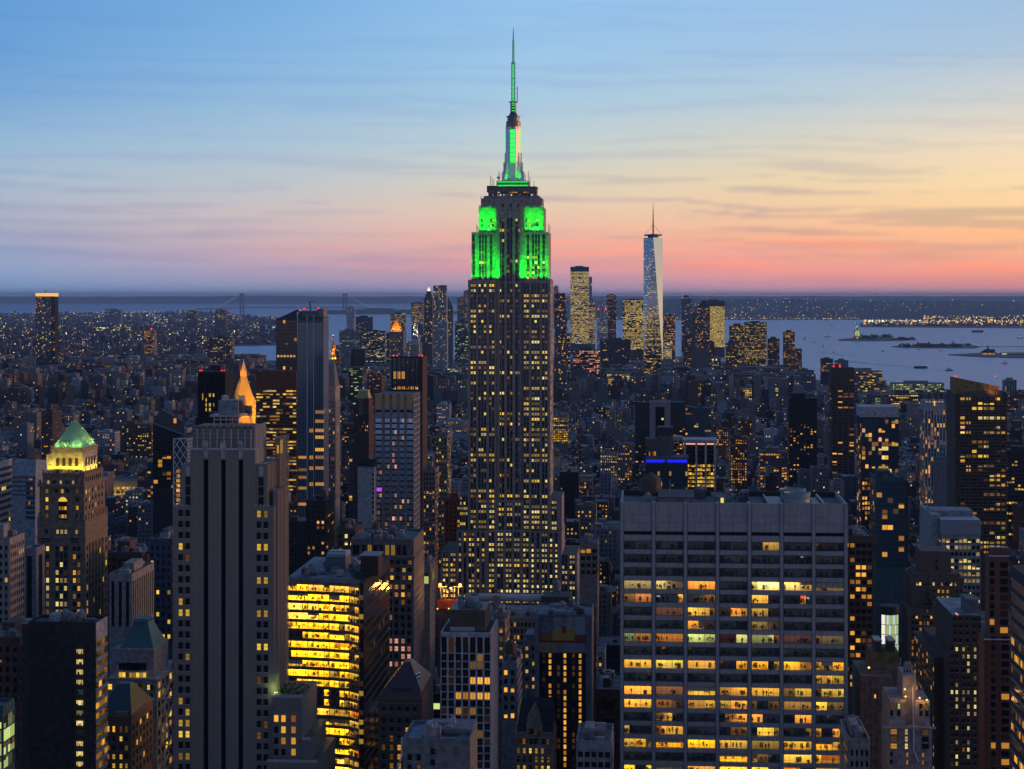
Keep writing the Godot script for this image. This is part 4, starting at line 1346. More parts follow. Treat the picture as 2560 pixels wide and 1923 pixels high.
func green_roof_tower() -> void:
	rng.seed = 505
	var b := bld("copper_roofed_tower", "brown stone tower with floodlit yellow crown under a green copper hip roof", 93, 213, 900, 40, "skyscraper")
	var st := Color(0.27, 0.2, 0.145)
	var yb := b.Y(1300)
	var ym := b.Y(1213)
	var yc := b.Y(1187)
	var ye := b.Y(1128)
	b.wall.box(b.X(93), b.X(213), 0, yb, 0, -37, st)
	b.wall.box(b.X(97), b.X(209), yb, ym, -0.8, -35.5, st)
	b.wall.box(b.X(94), b.X(211), ym - 0.7, ym + 0.5, 0.5, -37, st * 1.1)
	b.wall.box(b.X(103), b.X(207), ym, yc, -2.4, -33, st)
	b.wall.box(b.X(102), b.X(208), yc - 0.4, yc + 0.5, -2.0, -33.4, st * 1.1)
	b.wall.box(b.X(119), b.X(200), yc, ye, -5.5, -28, Color(0.5, 0.46, 0.36))
	b.wall.box(b.X(104), b.X(119), yc, b.Y(1140), -7.5, -24, Color(0.5, 0.46, 0.36))
	b.wall.box(b.X(117.5), b.X(201.5), ye - 0.9, ye + 1.2, -5.1, -28.4, Color(0.4, 0.33, 0.22))
	b.wall.box(b.X(91.5), b.X(214.5), b.Y(1345), b.Y(1341), 0.5, -37.4, st * 1.1)
	b.wall.box(b.X(92.5), b.X(213.5), b.Y(1352), b.Y(1350), 0.3, -37.4, st * 1.1)
	# balustrade spikes and carved corners
	for k in 14:
		var x := lerpf(b.X(104), b.X(206), k / 13.0)
		b.wall.frustum(x - 0.4, x + 0.4, -2.1, -2.9, yc + 0.4, x - 0.1, x + 0.1, -2.4, -2.6, yc + (2.6 if k % 4 == 0 else 1.5), st)
		fbox(b.wall, 1, b.X(207), 2.6 + k * 2.2, 3.2 + k * 2.2, yc, yc + (2.6 if k % 4 == 0 else 1.5), 0.3, st)
	for u in [97.0, 111.0, 196.0, 209.0]:
		b.wall.frustum(b.X(u - 4), b.X(u + 4), 0.4, -2.6, yb, b.X(u - 1.5), b.X(u + 1.5), -0.2, -1.6, yb + 3.4, st * 1.1)
		b.wall.frustum(b.X(u - 4), b.X(u + 4), 0.4, -2.6, ym + 0.4, b.X(u - 1), b.X(u + 1), -0.6, -1.6, ym + 2.6, st * 1.1)
	for k in 9:
		fbox(b.wall, 1, b.X(213), 1 + k * 4, 3 + k * 4, yb, yb + 2.6, 0.5, st * 1.1)
	# roof
	var rf := MB.new()
	var cg := Color(0.3, 0.5, 0.38)
	var rb := ye + 1.2
	var A := Vector3(b.X(121), rb, -5.6); var B := Vector3(b.X(199), rb, -5.6); var C := Vector3(b.X(199), rb, -28); var Dd := Vector3(b.X(121), rb, -28)
	var R0 := Vector3(b.X(160), b.Y(1058), -13.0); var R1 := Vector3(b.X(160), b.Y(1058), -20.5)
	rf.tri(A, B, R0, cg)
	rf.quad(B, C, R1, R0, cg)
	rf.tri(C, Dd, R1, cg)
	rf.quad(Dd, A, R0, R1, cg)
	commit(rf, "roof", b.n, M.metal)
	var seam := MB.new()
	for k in 20:
		var f := (k + 0.5) / 20.0
		var lo := A.lerp(B, f)
		var hi := lo.lerp(R0, 1.0 - absf(f - 0.5) * 0.0)
		seam.bar(lo + Vector3(0, 0.05, 0.05), lo.lerp(R0, 0.98) + Vector3(0, 0.05, 0.05), 0.14, cg * 0.85)
		var lo2 := B.lerp(C, f)
		seam.bar(lo2 + Vector3(0.05, 0.05, 0), lo2.lerp(R0.lerp(R1, f), 0.98) + Vector3(0.05, 0.05, 0), 0.14, cg * 0.85)
	for q in 5:
		seam.box(b.X(137 + q * 7), b.X(142 + q * 7), rb + 0.6, rb + 3.2, -6.0, -8.4, Color(0.04, 0.06, 0.06))
	commit(seam, "roof_seam", b.n, M.metal)
	# arched openings of the crown
	for u in [135.0, 150.5, 166.5, 182.5]:
		var ar := MB.new()
		var x0 := b.X(u - 4.2)
		var x1 := b.X(u + 4.2)
		ar.quad(Vector3(x0, b.Y(1168), -5.42), Vector3(x1, b.Y(1168), -5.42), Vector3(x1, b.Y(1151), -5.42), Vector3(x0, b.Y(1151), -5.42), Color(0.03, 0.025, 0.02))
		for k in 8:
			var a0 := PI * k / 8
			var a1 := PI * (k + 1) / 8
			var cxm := (x0 + x1) / 2
			var rr := (x1 - x0) / 2
			ar.tri(Vector3(cxm, b.Y(1151), -5.42), Vector3(cxm + rr * cos(a0), b.Y(1151) + rr * sin(a0), -5.42), Vector3(cxm + rr * cos(a1), b.Y(1151) + rr * sin(a1), -5.42), Color(0.03, 0.025, 0.02))
		for k in 4:
			ar.box(x0 - 0.25, x0, b.Y(1168), b.Y(1151), -5.2, -5.5, Color(0.45, 0.4, 0.3))
			ar.box(x1, x1 + 0.25, b.Y(1168), b.Y(1151), -5.2, -5.5, Color(0.45, 0.4, 0.3))
		commit(ar, "arched_opening", b.n, M.plain)
	for k in 4:
		fquad(b.win, 1, b.X(200), 8.5 + k * 4.6, 10.6 + k * 4.6, b.Y(1168), b.Y(1148), 0.06, Color.WHITE, puv(0))
	sash_rows(b, -5.5, [135.0, 150.5, 166.5, 182.5], 1182, 18, 1, 6, 9, 0.5, "amber")
	# shafts of windows
	sash_rows(b, -2.4, [117, 132, 148, 163, 179, 193], 1206.5, 20, 1, 6.5, 8, 0.35, "pale")
	sash_rows(b, -0.8, [116, 140, 154.5, 168, 192], 1228, 20, 1, 7.5, 10, 0.5, "yellow")
	sash_rows(b, -0.8, [116, 192], 1249, 20.3, 4, 7.5, 10, 0.65, "yellow")
	# tall arched window of the middle
	var am := MB.new()
	var ax0 := b.X(144.5)
	var ax1 := b.X(166.5)
	am.quad(Vector3(ax0, b.Y(1313), -0.74), Vector3(ax1, b.Y(1313), -0.74), Vector3(ax1, b.Y(1254), -0.74), Vector3(ax0, b.Y(1254), -0.74), Color(0.012, 0.012, 0.014))
	commit(am, "arched_opening", b.n, M.plain)
	var arch := MB.new()
	for k in 10:
		var a0 := PI * k / 10
		var a1 := PI * (k + 1) / 10
		var rr := (ax1 - ax0) / 2
		arch.tri(Vector3((ax0 + ax1) / 2, b.Y(1254), -0.7), Vector3((ax0 + ax1) / 2 + rr * cos(a0), b.Y(1254) + rr * sin(a0), -0.7), Vector3((ax0 + ax1) / 2 + rr * cos(a1), b.Y(1254) + rr * sin(a1), -0.7), Color.WHITE, puv(pal.yellow[7]))
	commit(arch, "arched_window", b.n, M.win)
	sash_rows(b, -0.72, [148.5, 155.5, 162.5], 1270.5, 20.3, 3, 6.2, 8.5, 0.75, "amber")
	sash_rows(b, 0.0, [116, 144, 154.5, 164.5, 191.5], 1329, 20, 1, 7, 10, 0.85, "pale")
	# main shaft
	sash_rows(b, 0.0, [108.5, 119, 181.5, 192], 1350.5, 19.7, 1, 8.5, 12, 0.05, "dim")
	b.trim.box(b.X(138), b.X(168.5), 0, b.Y(1367), 0.03, -0.2, Color(0.02, 0.02, 0.022))
	for u in [148.3, 158.6]:
		b.trim.box(b.X(u - 0.9), b.X(u + 0.9), 0, b.Y(1367), 0.35, 0, Color(0.2, 0.17, 0.14))
	sash_rows(b, 0.0, [108.5, 119], 1371.5, 19.7, 10, 7.8, 11.5, 0.45, "pale")
	sash_rows(b, 0.0, [186, 197], 1371.5, 19.7, 10, 7.8, 11.5, 0.5, "amber")
	sash_rows(b, 0.04, [142.8, 153.5, 163.8], 1371.5, 19.7, 10, 7.6, 11.5, 0.45, "pale")
	# flank
	for r in 11:
		for k in 7:
			var s := 2.2 + k * 5.2
			var v := 1371.5 + r * 19.7
			fquad(b.win, 1, b.X(213), s, s + (1.9 if k in [0, 6] else 1.5), b.Y(v + 6.5), b.Y(v - 6.5), 0.06, Color.WHITE, puv(pick("yellow") if rng.randf() < 0.14 else 0))
			if k in [1, 2, 3, 4, 5]:
				fbox(b.wall, 1, b.X(213), s - 1.2, s - 0.4, b.Y(1600), b.Y(1360), 0.4, st * 1.15)
	for r in 5:
		for k in 6:
			fquad(b.win, 1, b.X(209), 3 + k * 5.2, 4.8 + k * 5.2, b.Y(1236 + r * 20.3), b.Y(1226 + r * 20.3), 0.06, Color.WHITE, puv(pick("yellow") if rng.randf() < 0.4 else 0))
	for k in 8:
		fquad(b.win, 1, b.X(207), 4 + k * 3.4, 5.8 + k * 3.4, ym + 1.2, ym + 3.4, 0.06, Color.WHITE, puv(0))
	finish(b)
	# floodlights behind the balustrade and at the eaves
	var yl := Color(1.0, 0.86, 0.25)
	for u in [121.0, 134.0, 147.0, 160.0, 173.0, 186.0, 197.0]:
		var at := Vector3(b.X(u), yc + 0.9, -3.3)
		spot(b.n, at, at + Vector3(0, 6, -2.4), yl, 70.0, 52.0, "floodlight", 0.35, pal.yellow[8])
	for k in 6:
		var at := Vector3(b.X(207) - 0.9, yc + 0.9, -6.5 - k * 4.0)
		spot(b.n, at, at + Vector3(-1.6, 6, 0), yl, 50.0, 52.0, "floodlight", 0.35, pal.yellow[8])
	spot(b.n, Vector3(b.X(111), yc + 0.9, -4.2), Vector3(b.X(111), yc + 6, -8), yl, 60.0, 50.0, "floodlight", 0.35, pal.yellow[8])
	var gl := Color(0.85, 1.0, 0.55)
	for q in [[126, -3.6], [150, -3.6], [174, -3.6], [196, -3.6]]:
		var at := Vector3(b.X(q[0]), rb + 0.3, q[1])
		spot(b.n, at, Vector3(b.X(160), rb + 7, -9.5), gl, 75.0, 50.0, "floodlight", 0.3, pal.green[4])
	for k in 4:
		var at := Vector3(b.X(202), rb + 0.4, -8.0 - k * 5.0)
		spot(b.n, at, Vector3(b.X(183), rb + 7, -9.0 - k * 5.0), gl, 60.0, 50.0, "floodlight", 0.3, pal.green[4])

func dark_slab() -> void:
	rng.seed = 606
	var b := bld("black_office_slab", "narrow black slab with a single column of lit windows and white-banded flank", 55, 239, 600, 13, "office building")
	var dk := Color(0.045, 0.042, 0.04)
	var top := b.Y(1560)
	b.wall.box(0, b.W, 0, top, 0, -12.6, dk)
	b.wall.box(b.X(73), b.X(181), 0, b.Y(1576), 0.25, 0, dk * 0.8)
	b.wall.box(b.X(55), b.X(70), top, top + 1.2, 0, -4, Color(0.3, 0.32, 0.34))
	flat_roof(b, b.X(70), b.W, top, 0, -12.6, dk, Color(0.1, 0.11, 0.12), 0.8)
	clutter(b, b.X(80), b.X(230), top, -2, -11, 14)
	for r in 16:
		var v := 1626.5 + r * 25.5
		var y0 := b.Y(v + 7)
		var y1 := b.Y(v - 7)
		bay(b.n, Vector3(b.X(191.5), y0, 0.3), 0, b.X(208.5) - b.X(191.5), y1 - y0, 0.28, 3, 0, ["pale"]) if r in [4, 8] else bay_lit(b, b.X(191.5), b.X(208.5), y0, y1)
	# white bands and ribbon windows of the flank
	b.wall.box(b.W, b.W + 0.2, b.Y(1603), top + 0.6, -0.1, -12.5, Color(0.62, 0.62, 0.64))
	for r in 16:
		var v := 1603.0 + r * 25.5
		var sp := MB.new()
		sp.box(b.W, b.W + 0.3, b.Y(v + 25.5), b.Y(v + 15.5), -0.1, -12.5, Color(0.55, 0.55, 0.57))
		commit(sp, "spandrel", b.n, M.stone)
		for k in 4:
			var idx: int = pick("amber") if rng.randf() < 0.22 else (pick("dim") if rng.randf() < 0.4 else 0)
			wpart(b.n, "window", 1, b.W, 0.3 + k * 3.1, 3.2 + k * 3.1, b.Y(v + 15), b.Y(v + 0.6), 0.05, idx)
	finish(b)

func bay_lit(b: Bld, x0: float, x1: float, y0: float, y1: float) -> void:
	# lit office window: three lights with a dark frame
	var w := wpart(b.n, "window", 0, 0.26, x0, x1, y0, y1, 0.06, (pal.pale + pal.green)[rng.randi_range(3, 10)])
	var mb := MB.new()
	var hw := (x1 - x0) / 2
	var hh := (y1 - y0) / 2
	for q in [-hw, -hw * 0.6, hw * 0.6, hw]:
		mb.box(q - 0.05, q + 0.05, -hh, hh, 0.14, 0.0, Color(0.02, 0.02, 0.02))
	mb.box(-hw, hw, hh - 0.15, hh + 0.1, 0.14, 0.0, Color(0.02, 0.02, 0.02))
	mb.box(-hw, hw, -hh, -hh + 0.1, 0.14, 0.0, Color(0.02, 0.02, 0.02))
	for _k in 3:
		var x := rng.randf_range(-hw, hw - 0.4)
		mb.box(x, x + rng.randf_range(0.2, 0.5), -hh, -hh + rng.randf_range(0.3, 0.9), 0.1, 0.0, Color(0.03, 0.03, 0.025))
	commit(mb, "frame", w, M.plain)

func mansard_office() -> void:
	rng.seed = 707
	var b := bld("mansard_office_tower", "pinkish grey office tower with truncated teal copper roof", 269, 392, 700, 44, "office building")
	var st := Color(0.36, 0.33, 0.335)
	var te := Color(0.07, 0.17, 0.16)
	b.wall.box(b.X(280), b.X(379), 0, b.Y(1628), -3, -24, st)
	b.wall.box(b.X(269), b.X(392), 0, b.Y(1698), 0, -36, st)
	b.wall.box(b.X(269), b.X(392), b.Y(1698), b.Y(1695), 0.4, -36.2, st * 1.2)
	b.wall.box(b.X(278), b.X(381), b.Y(1629), b.Y(1625), -2.6, -24.4, st * 1.1)
	b.wall.box(b.X(392), b.X(406), 0, b.Y(1674), -22, -44, st)
	var rf := MB.new()
	rf.frustum(b.X(292), b.X(376), -4, -22, b.Y(1625), b.X(318), b.X(352), -9.5, -16.5, b.Y(1566), te)
	rf.box(b.X(316), b.X(354), b.Y(1566), b.Y(1558), -9, -17, te * 1.3)
	rf.box(b.X(319), b.X(351), b.Y(1560), b.Y(1557.4), -9.6, -16.4, Color(0.02, 0.02, 0.02))
	for k in 16:
		var f := (k + 0.5) / 16.0
		rf.bar(Vector3(lerpf(b.X(292), b.X(376), f), b.Y(1625), -3.95), Vector3(lerpf(b.X(318), b.X(352), f), b.Y(1566), -9.45), 0.12, te * 0.8)
	commit(rf, "roof", b.n, M.metal)
	# bowed bay of glass
	var tier := MB.new()
	for q in [[1651.0, 1658.0], [1678.0, 1683.0], [1697.0, 1701.0]]:
		for k in 8:
			var a0 := -0.5 + k / 8.0
			var x0 := lerpf(b.X(293), b.X(362), k / 8.0)
			var x1 := lerpf(b.X(293), b.X(362), (k + 1) / 8.0)
			var z0 := -1.4 - 1.2 * pow(2.0 * k / 8.0 - 1.0, 2)
			var z1 := -1.4 - 1.2 * pow(2.0 * (k + 1) / 8.0 - 1.0, 2)
			tier.quad(Vector3(x0, b.Y(q[1]), z0), Vector3(x1, b.Y(q[1]), z1), Vector3(x1, b.Y(q[0]), z1), Vector3(x0, b.Y(q[0]), z0), st * 1.1)
			tier.quad(Vector3(x0, b.Y(q[0]), z0), Vector3(x1, b.Y(q[0]), z1), Vector3(x1, b.Y(q[0]), -3), Vector3(x0, b.Y(q[0]), -3), st * 0.5)
	commit(tier, "bay_band", b.n, M.stone)
	for q in [[1660.0, 1677.0, 0.0], [1683.5, 1697.0, 1.0], [1708.0, 1719.0, 2.0]]:
		for k in 8:
			var idx: int = 0 if q[2] == 0.0 else (pick("yellow") if rng.randf() < 0.6 else pick("dim"))
			wpart(b.n, "window", 0, -1.9 if q[2] < 2.0 else 0.0, lerpf(b.X(293), b.X(362), k / 8.0) + 0.1, lerpf(b.X(293), b.X(362), (k + 1) / 8.0) - 0.1, b.Y(q[1]), b.Y(q[0]), 0.05, idx)
	sash_rows(b, 0.0, [275], 1717, 24, 1, 11, 14, 1.0, "yellow")
	sash_rows(b, 0.0, [371.5, 379.5], 1717, 24, 9, 7.4, 12.5, 0.6, "yellow")
	sash_rows(b, 0.0, [346.0, 354.0], 1741, 24, 8, 7.4, 12.5, 0.5, "amber")
	# white crossed braces on the flank
	var brc := MB.new()
	for r in 3:
		var v := 1718.0 + r * 74.0
		for s in [-1, 1]:
			var a := Vector3(b.X(392) + 0.3, b.Y(v + (0 if s < 0 else 40)), -8)
			var e := Vector3(b.X(392) + 0.3, b.Y(v + (40 if s < 0 else 0)), -22)
			brc.bar(a, e, 0.5, Color(0.6, 0.6, 0.6))
		for k in 10:
			var a0 := PI * k / 10
			var a1 := PI * (k + 1) / 10
			brc.bar(Vector3(b.X(392) + 0.3, b.Y(v + 44) + 4 * sin(a0) - 4, -15 + 7 * cos(a0)), Vector3(b.X(392) + 0.3, b.Y(v + 44) + 4 * sin(a1) - 4, -15 + 7 * cos(a1)), 0.5, Color(0.6, 0.6, 0.6))
	commit(brc, "brace", b.n, M.stone)
	for r in 11:
		for k in 6:
			fquad(b.win, 1, b.X(392), 2 + k * 5.5, 4.6 + k * 5.5, b.Y(1722 + r * 24), b.Y(1708 + r * 24), 0.06, Color.WHITE, puv(pick("yellow") if rng.randf() < 0.4 else 0))
	for r in 10:
		for k in 3:
			fquad(b.win, 0, -22, b.X(394), b.X(397.5), b.Y(1700 + r * 22), b.Y(1688 + r * 22), 0.06, Color.WHITE, puv(0))
	finish(b)
	# brick house with a dark green hip roof in front of it
	var c := bld("hip_roof_brick_block", "brown brick block with dark green hip roof and arched top windows", 240, 328, 640, 30, "building")
	c.wallmat = "brick"
	var bc := Color(0.2, 0.14, 0.1)
	c.wall.box(0, c.W, 0, c.Y(1786), 0, -28, bc)
	c.wall.box(c.X(240), c.X(330), c.Y(1792), c.Y(1786), 0.4, -28.3, bc * 1.3)
	var r2 := MB.new()
	r2.frustum(c.X(242), c.X(328), -0.5, -27, c.Y(1786), c.X(270), c.X(300), -12, -16, c.Y(1727), Color(0.025, 0.06, 0.055))
	commit(r2, "roof", c.n, M.metal)
	c.wall.box(c.X(289), c.X(318), c.Y(1792), c.Y(1779), 0.6, -2, bc * 1.5)
	sash_rows(c, 0.0, [270.5, 284.5, 302.5, 316], 1822, 24.5, 1, 7, 15, 1.0, "amber")
	sash_rows(c, 0.0, [270.5, 284.5, 302.5, 316], 1846, 22.5, 4, 7.5, 12, 0.5, "yellow")
	for r in 6:
		for k in 6:
			fquad(c.win, 1, c.W, 2 + k * 4.4, 3.6 + k * 4.4, c.Y(1828 + r * 22.5), c.Y(1815 + r * 22.5), 0.06, Color.WHITE, puv(pick("amber") if rng.randf() < 0.1 else 0))
	finish(c)

func gable_tower() -> void:
	# brown mansard block and the gothic gable block at the foot of the picture
	rng.seed = 808
	var b := bld("brown_mansard_block", "brown brick block with steep dark red hip roof and skylights", 945, 1055, 640, 34, "building")
	b.wallmat = "brick"
	var bc := Color(0.2, 0.13, 0.1)
	b.wall.box(b.X(945), b.X(1055), 0, b.Y(1740), 0, -34, bc)
	b.wall.box(b.X(953), b.X(1050), b.Y(1740), b.Y(1731), -1, -33, bc)
	for v in [1744.0, 1756.0, 1782.0, 1845.0]:
		b.wall.box(b.X(944), b.X(1056), b.Y(v + 3), b.Y(v), 0.35, -0.1, bc * 1.5)
	var rf := MB.new()
	rf.frustum(b.X(953), b.X(1052), -1.2, -32, b.Y(1731), b.X(1000), b.X(1014), -13, -19, b.Y(1672), Color(0.07, 0.03, 0.028))
	rf.box(b.X(978), b.X(1027), b.Y(1729), b.Y(1722), -1.6, -6, Color(0.04, 0.05, 0.05))
	commit(rf, "roof", b.n, M.metal)
	for k in 6:
		var sl := MB.new()
		sl.box(b.X(1026 + (k % 3) * 6.5), b.X(1030.5 + (k % 3) * 6.5), b.Y(1704 + (k / 3) * 9 - (k % 3) * 3), b.Y(1698 + (k / 3) * 9 - (k % 3) * 3), -7, -8, Color(0.5, 0.55, 0.6))
		commit(sl, "skylight", b.n, M.mirror)
	sash_rows(b, -1.0, [955, 965, 975, 985, 995, 1006, 1016, 1026, 1036], 1746, 20, 1, 7, 11, 0.6, "amber")
	sash_rows(b, 0.0, [959, 979, 998, 1018, 1037], 1772, 27, 1, 8.5, 12, 0.3, "amber")
	sash_rows(b, 0.0, [959, 979, 998, 1018, 1037], 1801, 24, 1, 9, 13, 0.1, "amber")
	sash_rows(b, 0.0, [959, 979, 998, 1018, 1037], 1823, 24, 1, 9, 11, 0.35, "amber")
	sash_rows(b, 0.0, [959, 979, 998, 1018, 1037], 1845, 23, 4, 9, 14, 0.45, "amber")
	finish(b)
	var g := bld("gothic_gable_block", "tan stone block with pointed gable dormer and slate roof", 1288, 1387, 610, 26, "building")
	var tc := Color(0.34, 0.27, 0.2)
	g.wall.box(g.X(1288), g.X(1387), 0, g.Y(1830), 0, -26, tc)
	g.wall.frustum(g.X(1290), g.X(1386), -0.6, -25, g.Y(1830), g.X(1300), g.X(1380), -9, -18, g.Y(1760), Color(0.05, 0.055, 0.065))
	g.wall.box(g.X(1318), g.X(1351), g.Y(1830), g.Y(1796), 0.3, -8, tc)
	g.wall.frustum(g.X(1318), g.X(1351), 0.3, -9, g.Y(1796), g.X(1333), g.X(1336), 0.3, -9, g.Y(1768), tc)
	for q in [1288, 1316, 1352, 1384]:
		g.wall.box(g.X(q), g.X(q + 4), g.Y(1840), g.Y(1812), 0.5, -1, tc * 1.1)
		g.wall.frustum(g.X(q), g.X(q + 4), 0.5, -1, g.Y(1812), g.X(q + 1.7), g.X(q + 2.3), -0.1, -0.4, g.Y(1803), tc * 1.1)
	g.wall.box(g.X(1312), g.X(1318), g.Y(1800), g.Y(1738), -9, -12, Color(0.12, 0.1, 0.08))
	for v in [1843.0, 1868.0, 1895.0]:
		g.wall.box(g.X(1287), g.X(1388), g.Y(v + 2), g.Y(v), 0.35, -0.1, tc * 1.2)
	sash_rows(g, 0.3, [1328.5, 1339.5], 1828, 20, 1, 9, 14, 0.4, "dim")
	sash_rows(g, 0.0, [1299, 1310, 1328.5, 1339.5, 1359, 1370], 1853, 20, 1, 7, 14, 0.5, "amber")
	sash_rows(g, 0.0, [1296, 1311, 1326, 1341, 1356, 1371], 1876, 22, 3, 7, 14, 0.55, "yellow")
	finish(g)

func copper_crown_tower() -> void:
	rng.seed = 909
	var b := bld("copper_crown_tower", "slim grey tower with copper panelled crown and blue reflecting windows", 937, 1033.5, 1160, 34, "skyscraper")
	var gy := Color(0.25, 0.24, 0.25)
	var top := b.Y(985)
	b.wall.box(0, b.W, 0, b.Y(1029), 0, -32, gy)
	b.wall.box(1.4, b.W - 1.0, b.Y(1029), top, -1.4, -31, gy * 0.6)
	# five window bays between grey piers
	var edges := [937.0, 962.0, 979.0, 998.5, 1017.0, 1034.5]
	var bays := [[938.5, 954.5], [962.5, 974.0], [980.5, 992.0], [999.0, 1010.5], [1017.5, 1034.0]]
	for k in 5:
		var cp := MB.new()
		cp.frustum(b.X(bays[k][0]), b.X(bays[k][1]), 0.2, -1.2, b.Y(1024), b.X(bays[k][0]), b.X(bays[k][1]), 0.9, -1.2, top, Color(0.55, 0.34, 0.14))
		commit(cp, "copper_panel", b.n, M.metal)
		b.wall.box(b.X(bays[k][0]), b.X(bays[k][1]), b.Y(1031), b.Y(1024), 0.1, -1.2, Color(0.03, 0.03, 0.035))
	for k in 6:
		var u0: float = 937.0 if k == 0 else bays[k - 1][1]
		var u1: float = bays[k][0] if k < 5 else 1034.5
		b.wall.box(b.X(u0), b.X(u1), 0, top, 0.5, -1.4, gy)
	b.wall.box(b.W - 0.9, b.W, b.Y(1029), top, 0.5, -32, gy)
	b.wall.box(0, b.W, b.Y(1044), b.Y(1031), 0.15, 0, Color(0.4, 0.4, 0.42))
	b.glmat = "skyglass"
	for r in 20:
		var v := 1051.0 + r * 14.4
		for k in 5:
			var x0 := b.X(bays[k][0])
			var x1 := b.X(bays[k][1])
			var n := 2 if k in [1, 2, 3] else 3
			for q in n:
				var idx := 0
				if rng.randf() < (0.17 if k in [1, 2, 3] else 0.05):
					idx = (pal.pink + pal.amber)[rng.randi() % 10]
				if r == 12 and k == 0:
					idx = pal.purple[0]
				wpart(b.n, "window", 0, 0.0, lerpf(x0, x1, float(q) / n) + 0.06, lerpf(x0, x1, (q + 1.0) / n) - 0.06, b.Y(v + 5.0), b.Y(v - 5.0), 0.06, idx, "skyglass") if (r + q) % 2 == 0 or idx > 0 else fquad(b.gl, 0, 0.0, lerpf(x0, x1, float(q) / n) + 0.06, lerpf(x0, x1, (q + 1.0) / n) - 0.06, b.Y(v + 5.0), b.Y(v - 5.0), 0.06, Color.WHITE, puv(0))
			b.wall.box(x0, x1, b.Y(v + 9.4), b.Y(v + 5.0), 0.3, 0.0, Color(0.07, 0.05, 0.04))
			b.trim.box(x0, x1, b.Y(v - 4.6), b.Y(v - 5.2), 0.35, 0.0, Color(0.3, 0.3, 0.3))
	# gridded flank
	for r in 30:
		var y := b.Y(1000 + r * 14.4)
		fbox(b.trim, 1, b.W, 0.2, 31.8, y - 0.25, y + 0.25, 0.25, Color(0.5, 0.48, 0.47))
		for k in 11:
			fquad(b.win, 1, b.W, 0.6 + k * 2.85, 2.9 + k * 2.85, y - 3.2, y - 0.4, 0.05, Color.WHITE, puv(pick("dim") if rng.randf() < 0.06 else 0))
	for k in 12:
		fbox(b.trim, 1, b.W, k * 2.85 + 0.1, k * 2.85 + 0.5, 0, top, 0.3, Color(0.5, 0.48, 0.47))
	b.roof.quad(Vector3(0, top - 3, 0), Vector3(b.W, top - 3, 0), Vector3(b.W, top - 3, -32), Vector3(0, top - 3, -32), Color(0.1, 0.13, 0.15))
	b.wall.box(0, b.W, top - 3, top, -31.4, -32, gy)
	finish(b)
	# blank grey slab beside it
	var s := bld("blank_grey_slab", "plain windowless grey slab rising beside blue windowed tower", 894, 935.5, 1150, 26, "building")
	s.wall.box(0, s.W, 0, s.Y(1172), 0, -26, Color(0.4, 0.41, 0.41))
	for k in 9:
		s.trim.box(0, s.W, s.Y(1200 + k * 17), s.Y(1199.2 + k * 17), 0.04, 0, Color(0.33, 0.34, 0.34))
	for r in 14:
		fquad(s.win, 0, 0, s.W - 1.3, s.W - 0.2, s.Y(1190 + r * 11.6), s.Y(1184 + r * 11.6), 0.06, Color.WHITE, puv(0 if r < 9 else pick("amber")))
	flat_roof(s, 0, s.W, s.Y(1172), 0, -26, Color(0.3, 0.3, 0.3), Color(0.06, 0.08, 0.05))
	var gard := MB.new()
	for _k in 160:
		var x := rng.randf_range(0, s.W)
		var z := rng.randf_range(-14, -1)
		var y := s.Y(1172) + rng.randf_range(0.4, 5.0)
		var q := rng.randf_range(0.3, 0.8)
		gard.quad(Vector3(x - q, y, z), Vector3(x + q, y - q * 0.4, z + q), Vector3(x + q, y + q, z), Vector3(x - q * 0.5, y + q, z - q), Color(0.025, 0.04, 0.02))
	commit(gard, "roof_planting", s.n, M.plain, "stuff")
	finish(s)
	# stone tower with loggia storey in front
	var t := bld("loggia_stone_tower", "dark brownstone office tower with tall loggia windows under flat roof", 877, 1034, 860, 40, "office building")
	var bc := Color(0.2, 0.17, 0.155)
	var ty := t.Y(1352)
	t.wall.box(0, t.W, 0, ty, 0, -38, bc)
	flat_roof(t, 0, t.W, ty, 0, -38, bc, Color(0.15, 0.17, 0.18), 1.0)
	t.wall.box(-0.4, t.W + 0.4, t.Y(1391), t.Y(1388), 0.5, -38.3, bc * 1.2)
	t.wall.box(-0.8, t.W + 0.8, t.Y(1394), t.Y(1391), 0.9, -38.3, bc * 1.1)
	for k in 9:
		var u: float = [890.0, 909, 924, 938, 953.5, 968, 982.5, 997, 1011.5][k]
		var w: float = 16.0 if k == 0 else 9.0
		wpart(t.n, "window", 0, 0.0, t.X(u - w / 2), t.X(u + w / 2), t.Y(1387), t.Y(1362), 0.05, pal.yellow[2] if k in [2, 5, 6] else 0)
		t.wall.box(t.X(u - w / 2 - 2.5), t.X(u - w / 2 - 0.5), t.Y(1388), t.Y(1358), 0.3, 0, bc * 1.15)
		t.trim.box(t.X(u) - 0.07, t.X(u) + 0.07, t.Y(1387), t.Y(1362), 0.18, 0, Color(0.05, 0.05, 0.05))
	sash_rows(t, 0.0, [965, 980, 995, 1010, 1025], 1405, 19, 3, 8.5, 10, 0.22, "yellow")
	var us := [976.0, 991.0, 1007.5, 1022.5]
	for u in [983.5, 999.0, 1015.0]:
		t.wall.box(t.X(u - 2.5), t.X(u + 2.5), 0, t.Y(1456), 0.5, 0, bc * 1.1)
	sash_rows(t, 0.0, us, 1466, 19.2, 2, 9, 11, 0.7, "amber")
	sash_rows(t, 0.0, us, 1504, 19.2, 5, 9, 12, 0.04, "amber")
	sash_rows(t, 0.0, us, 1601, 19.2, 4, 9, 12, 0.9, "pink")
	for r in 14:
		for k in 8:
			fquad(t.win, 1, t.W, 1 + k * 4.6, 4.2 + k * 4.6, t.Y(1470 + r * 19), t.Y(1457 + r * 19), 0.06, Color.WHITE, puv(pick("dim") if rng.randf() < 0.2 else 0))
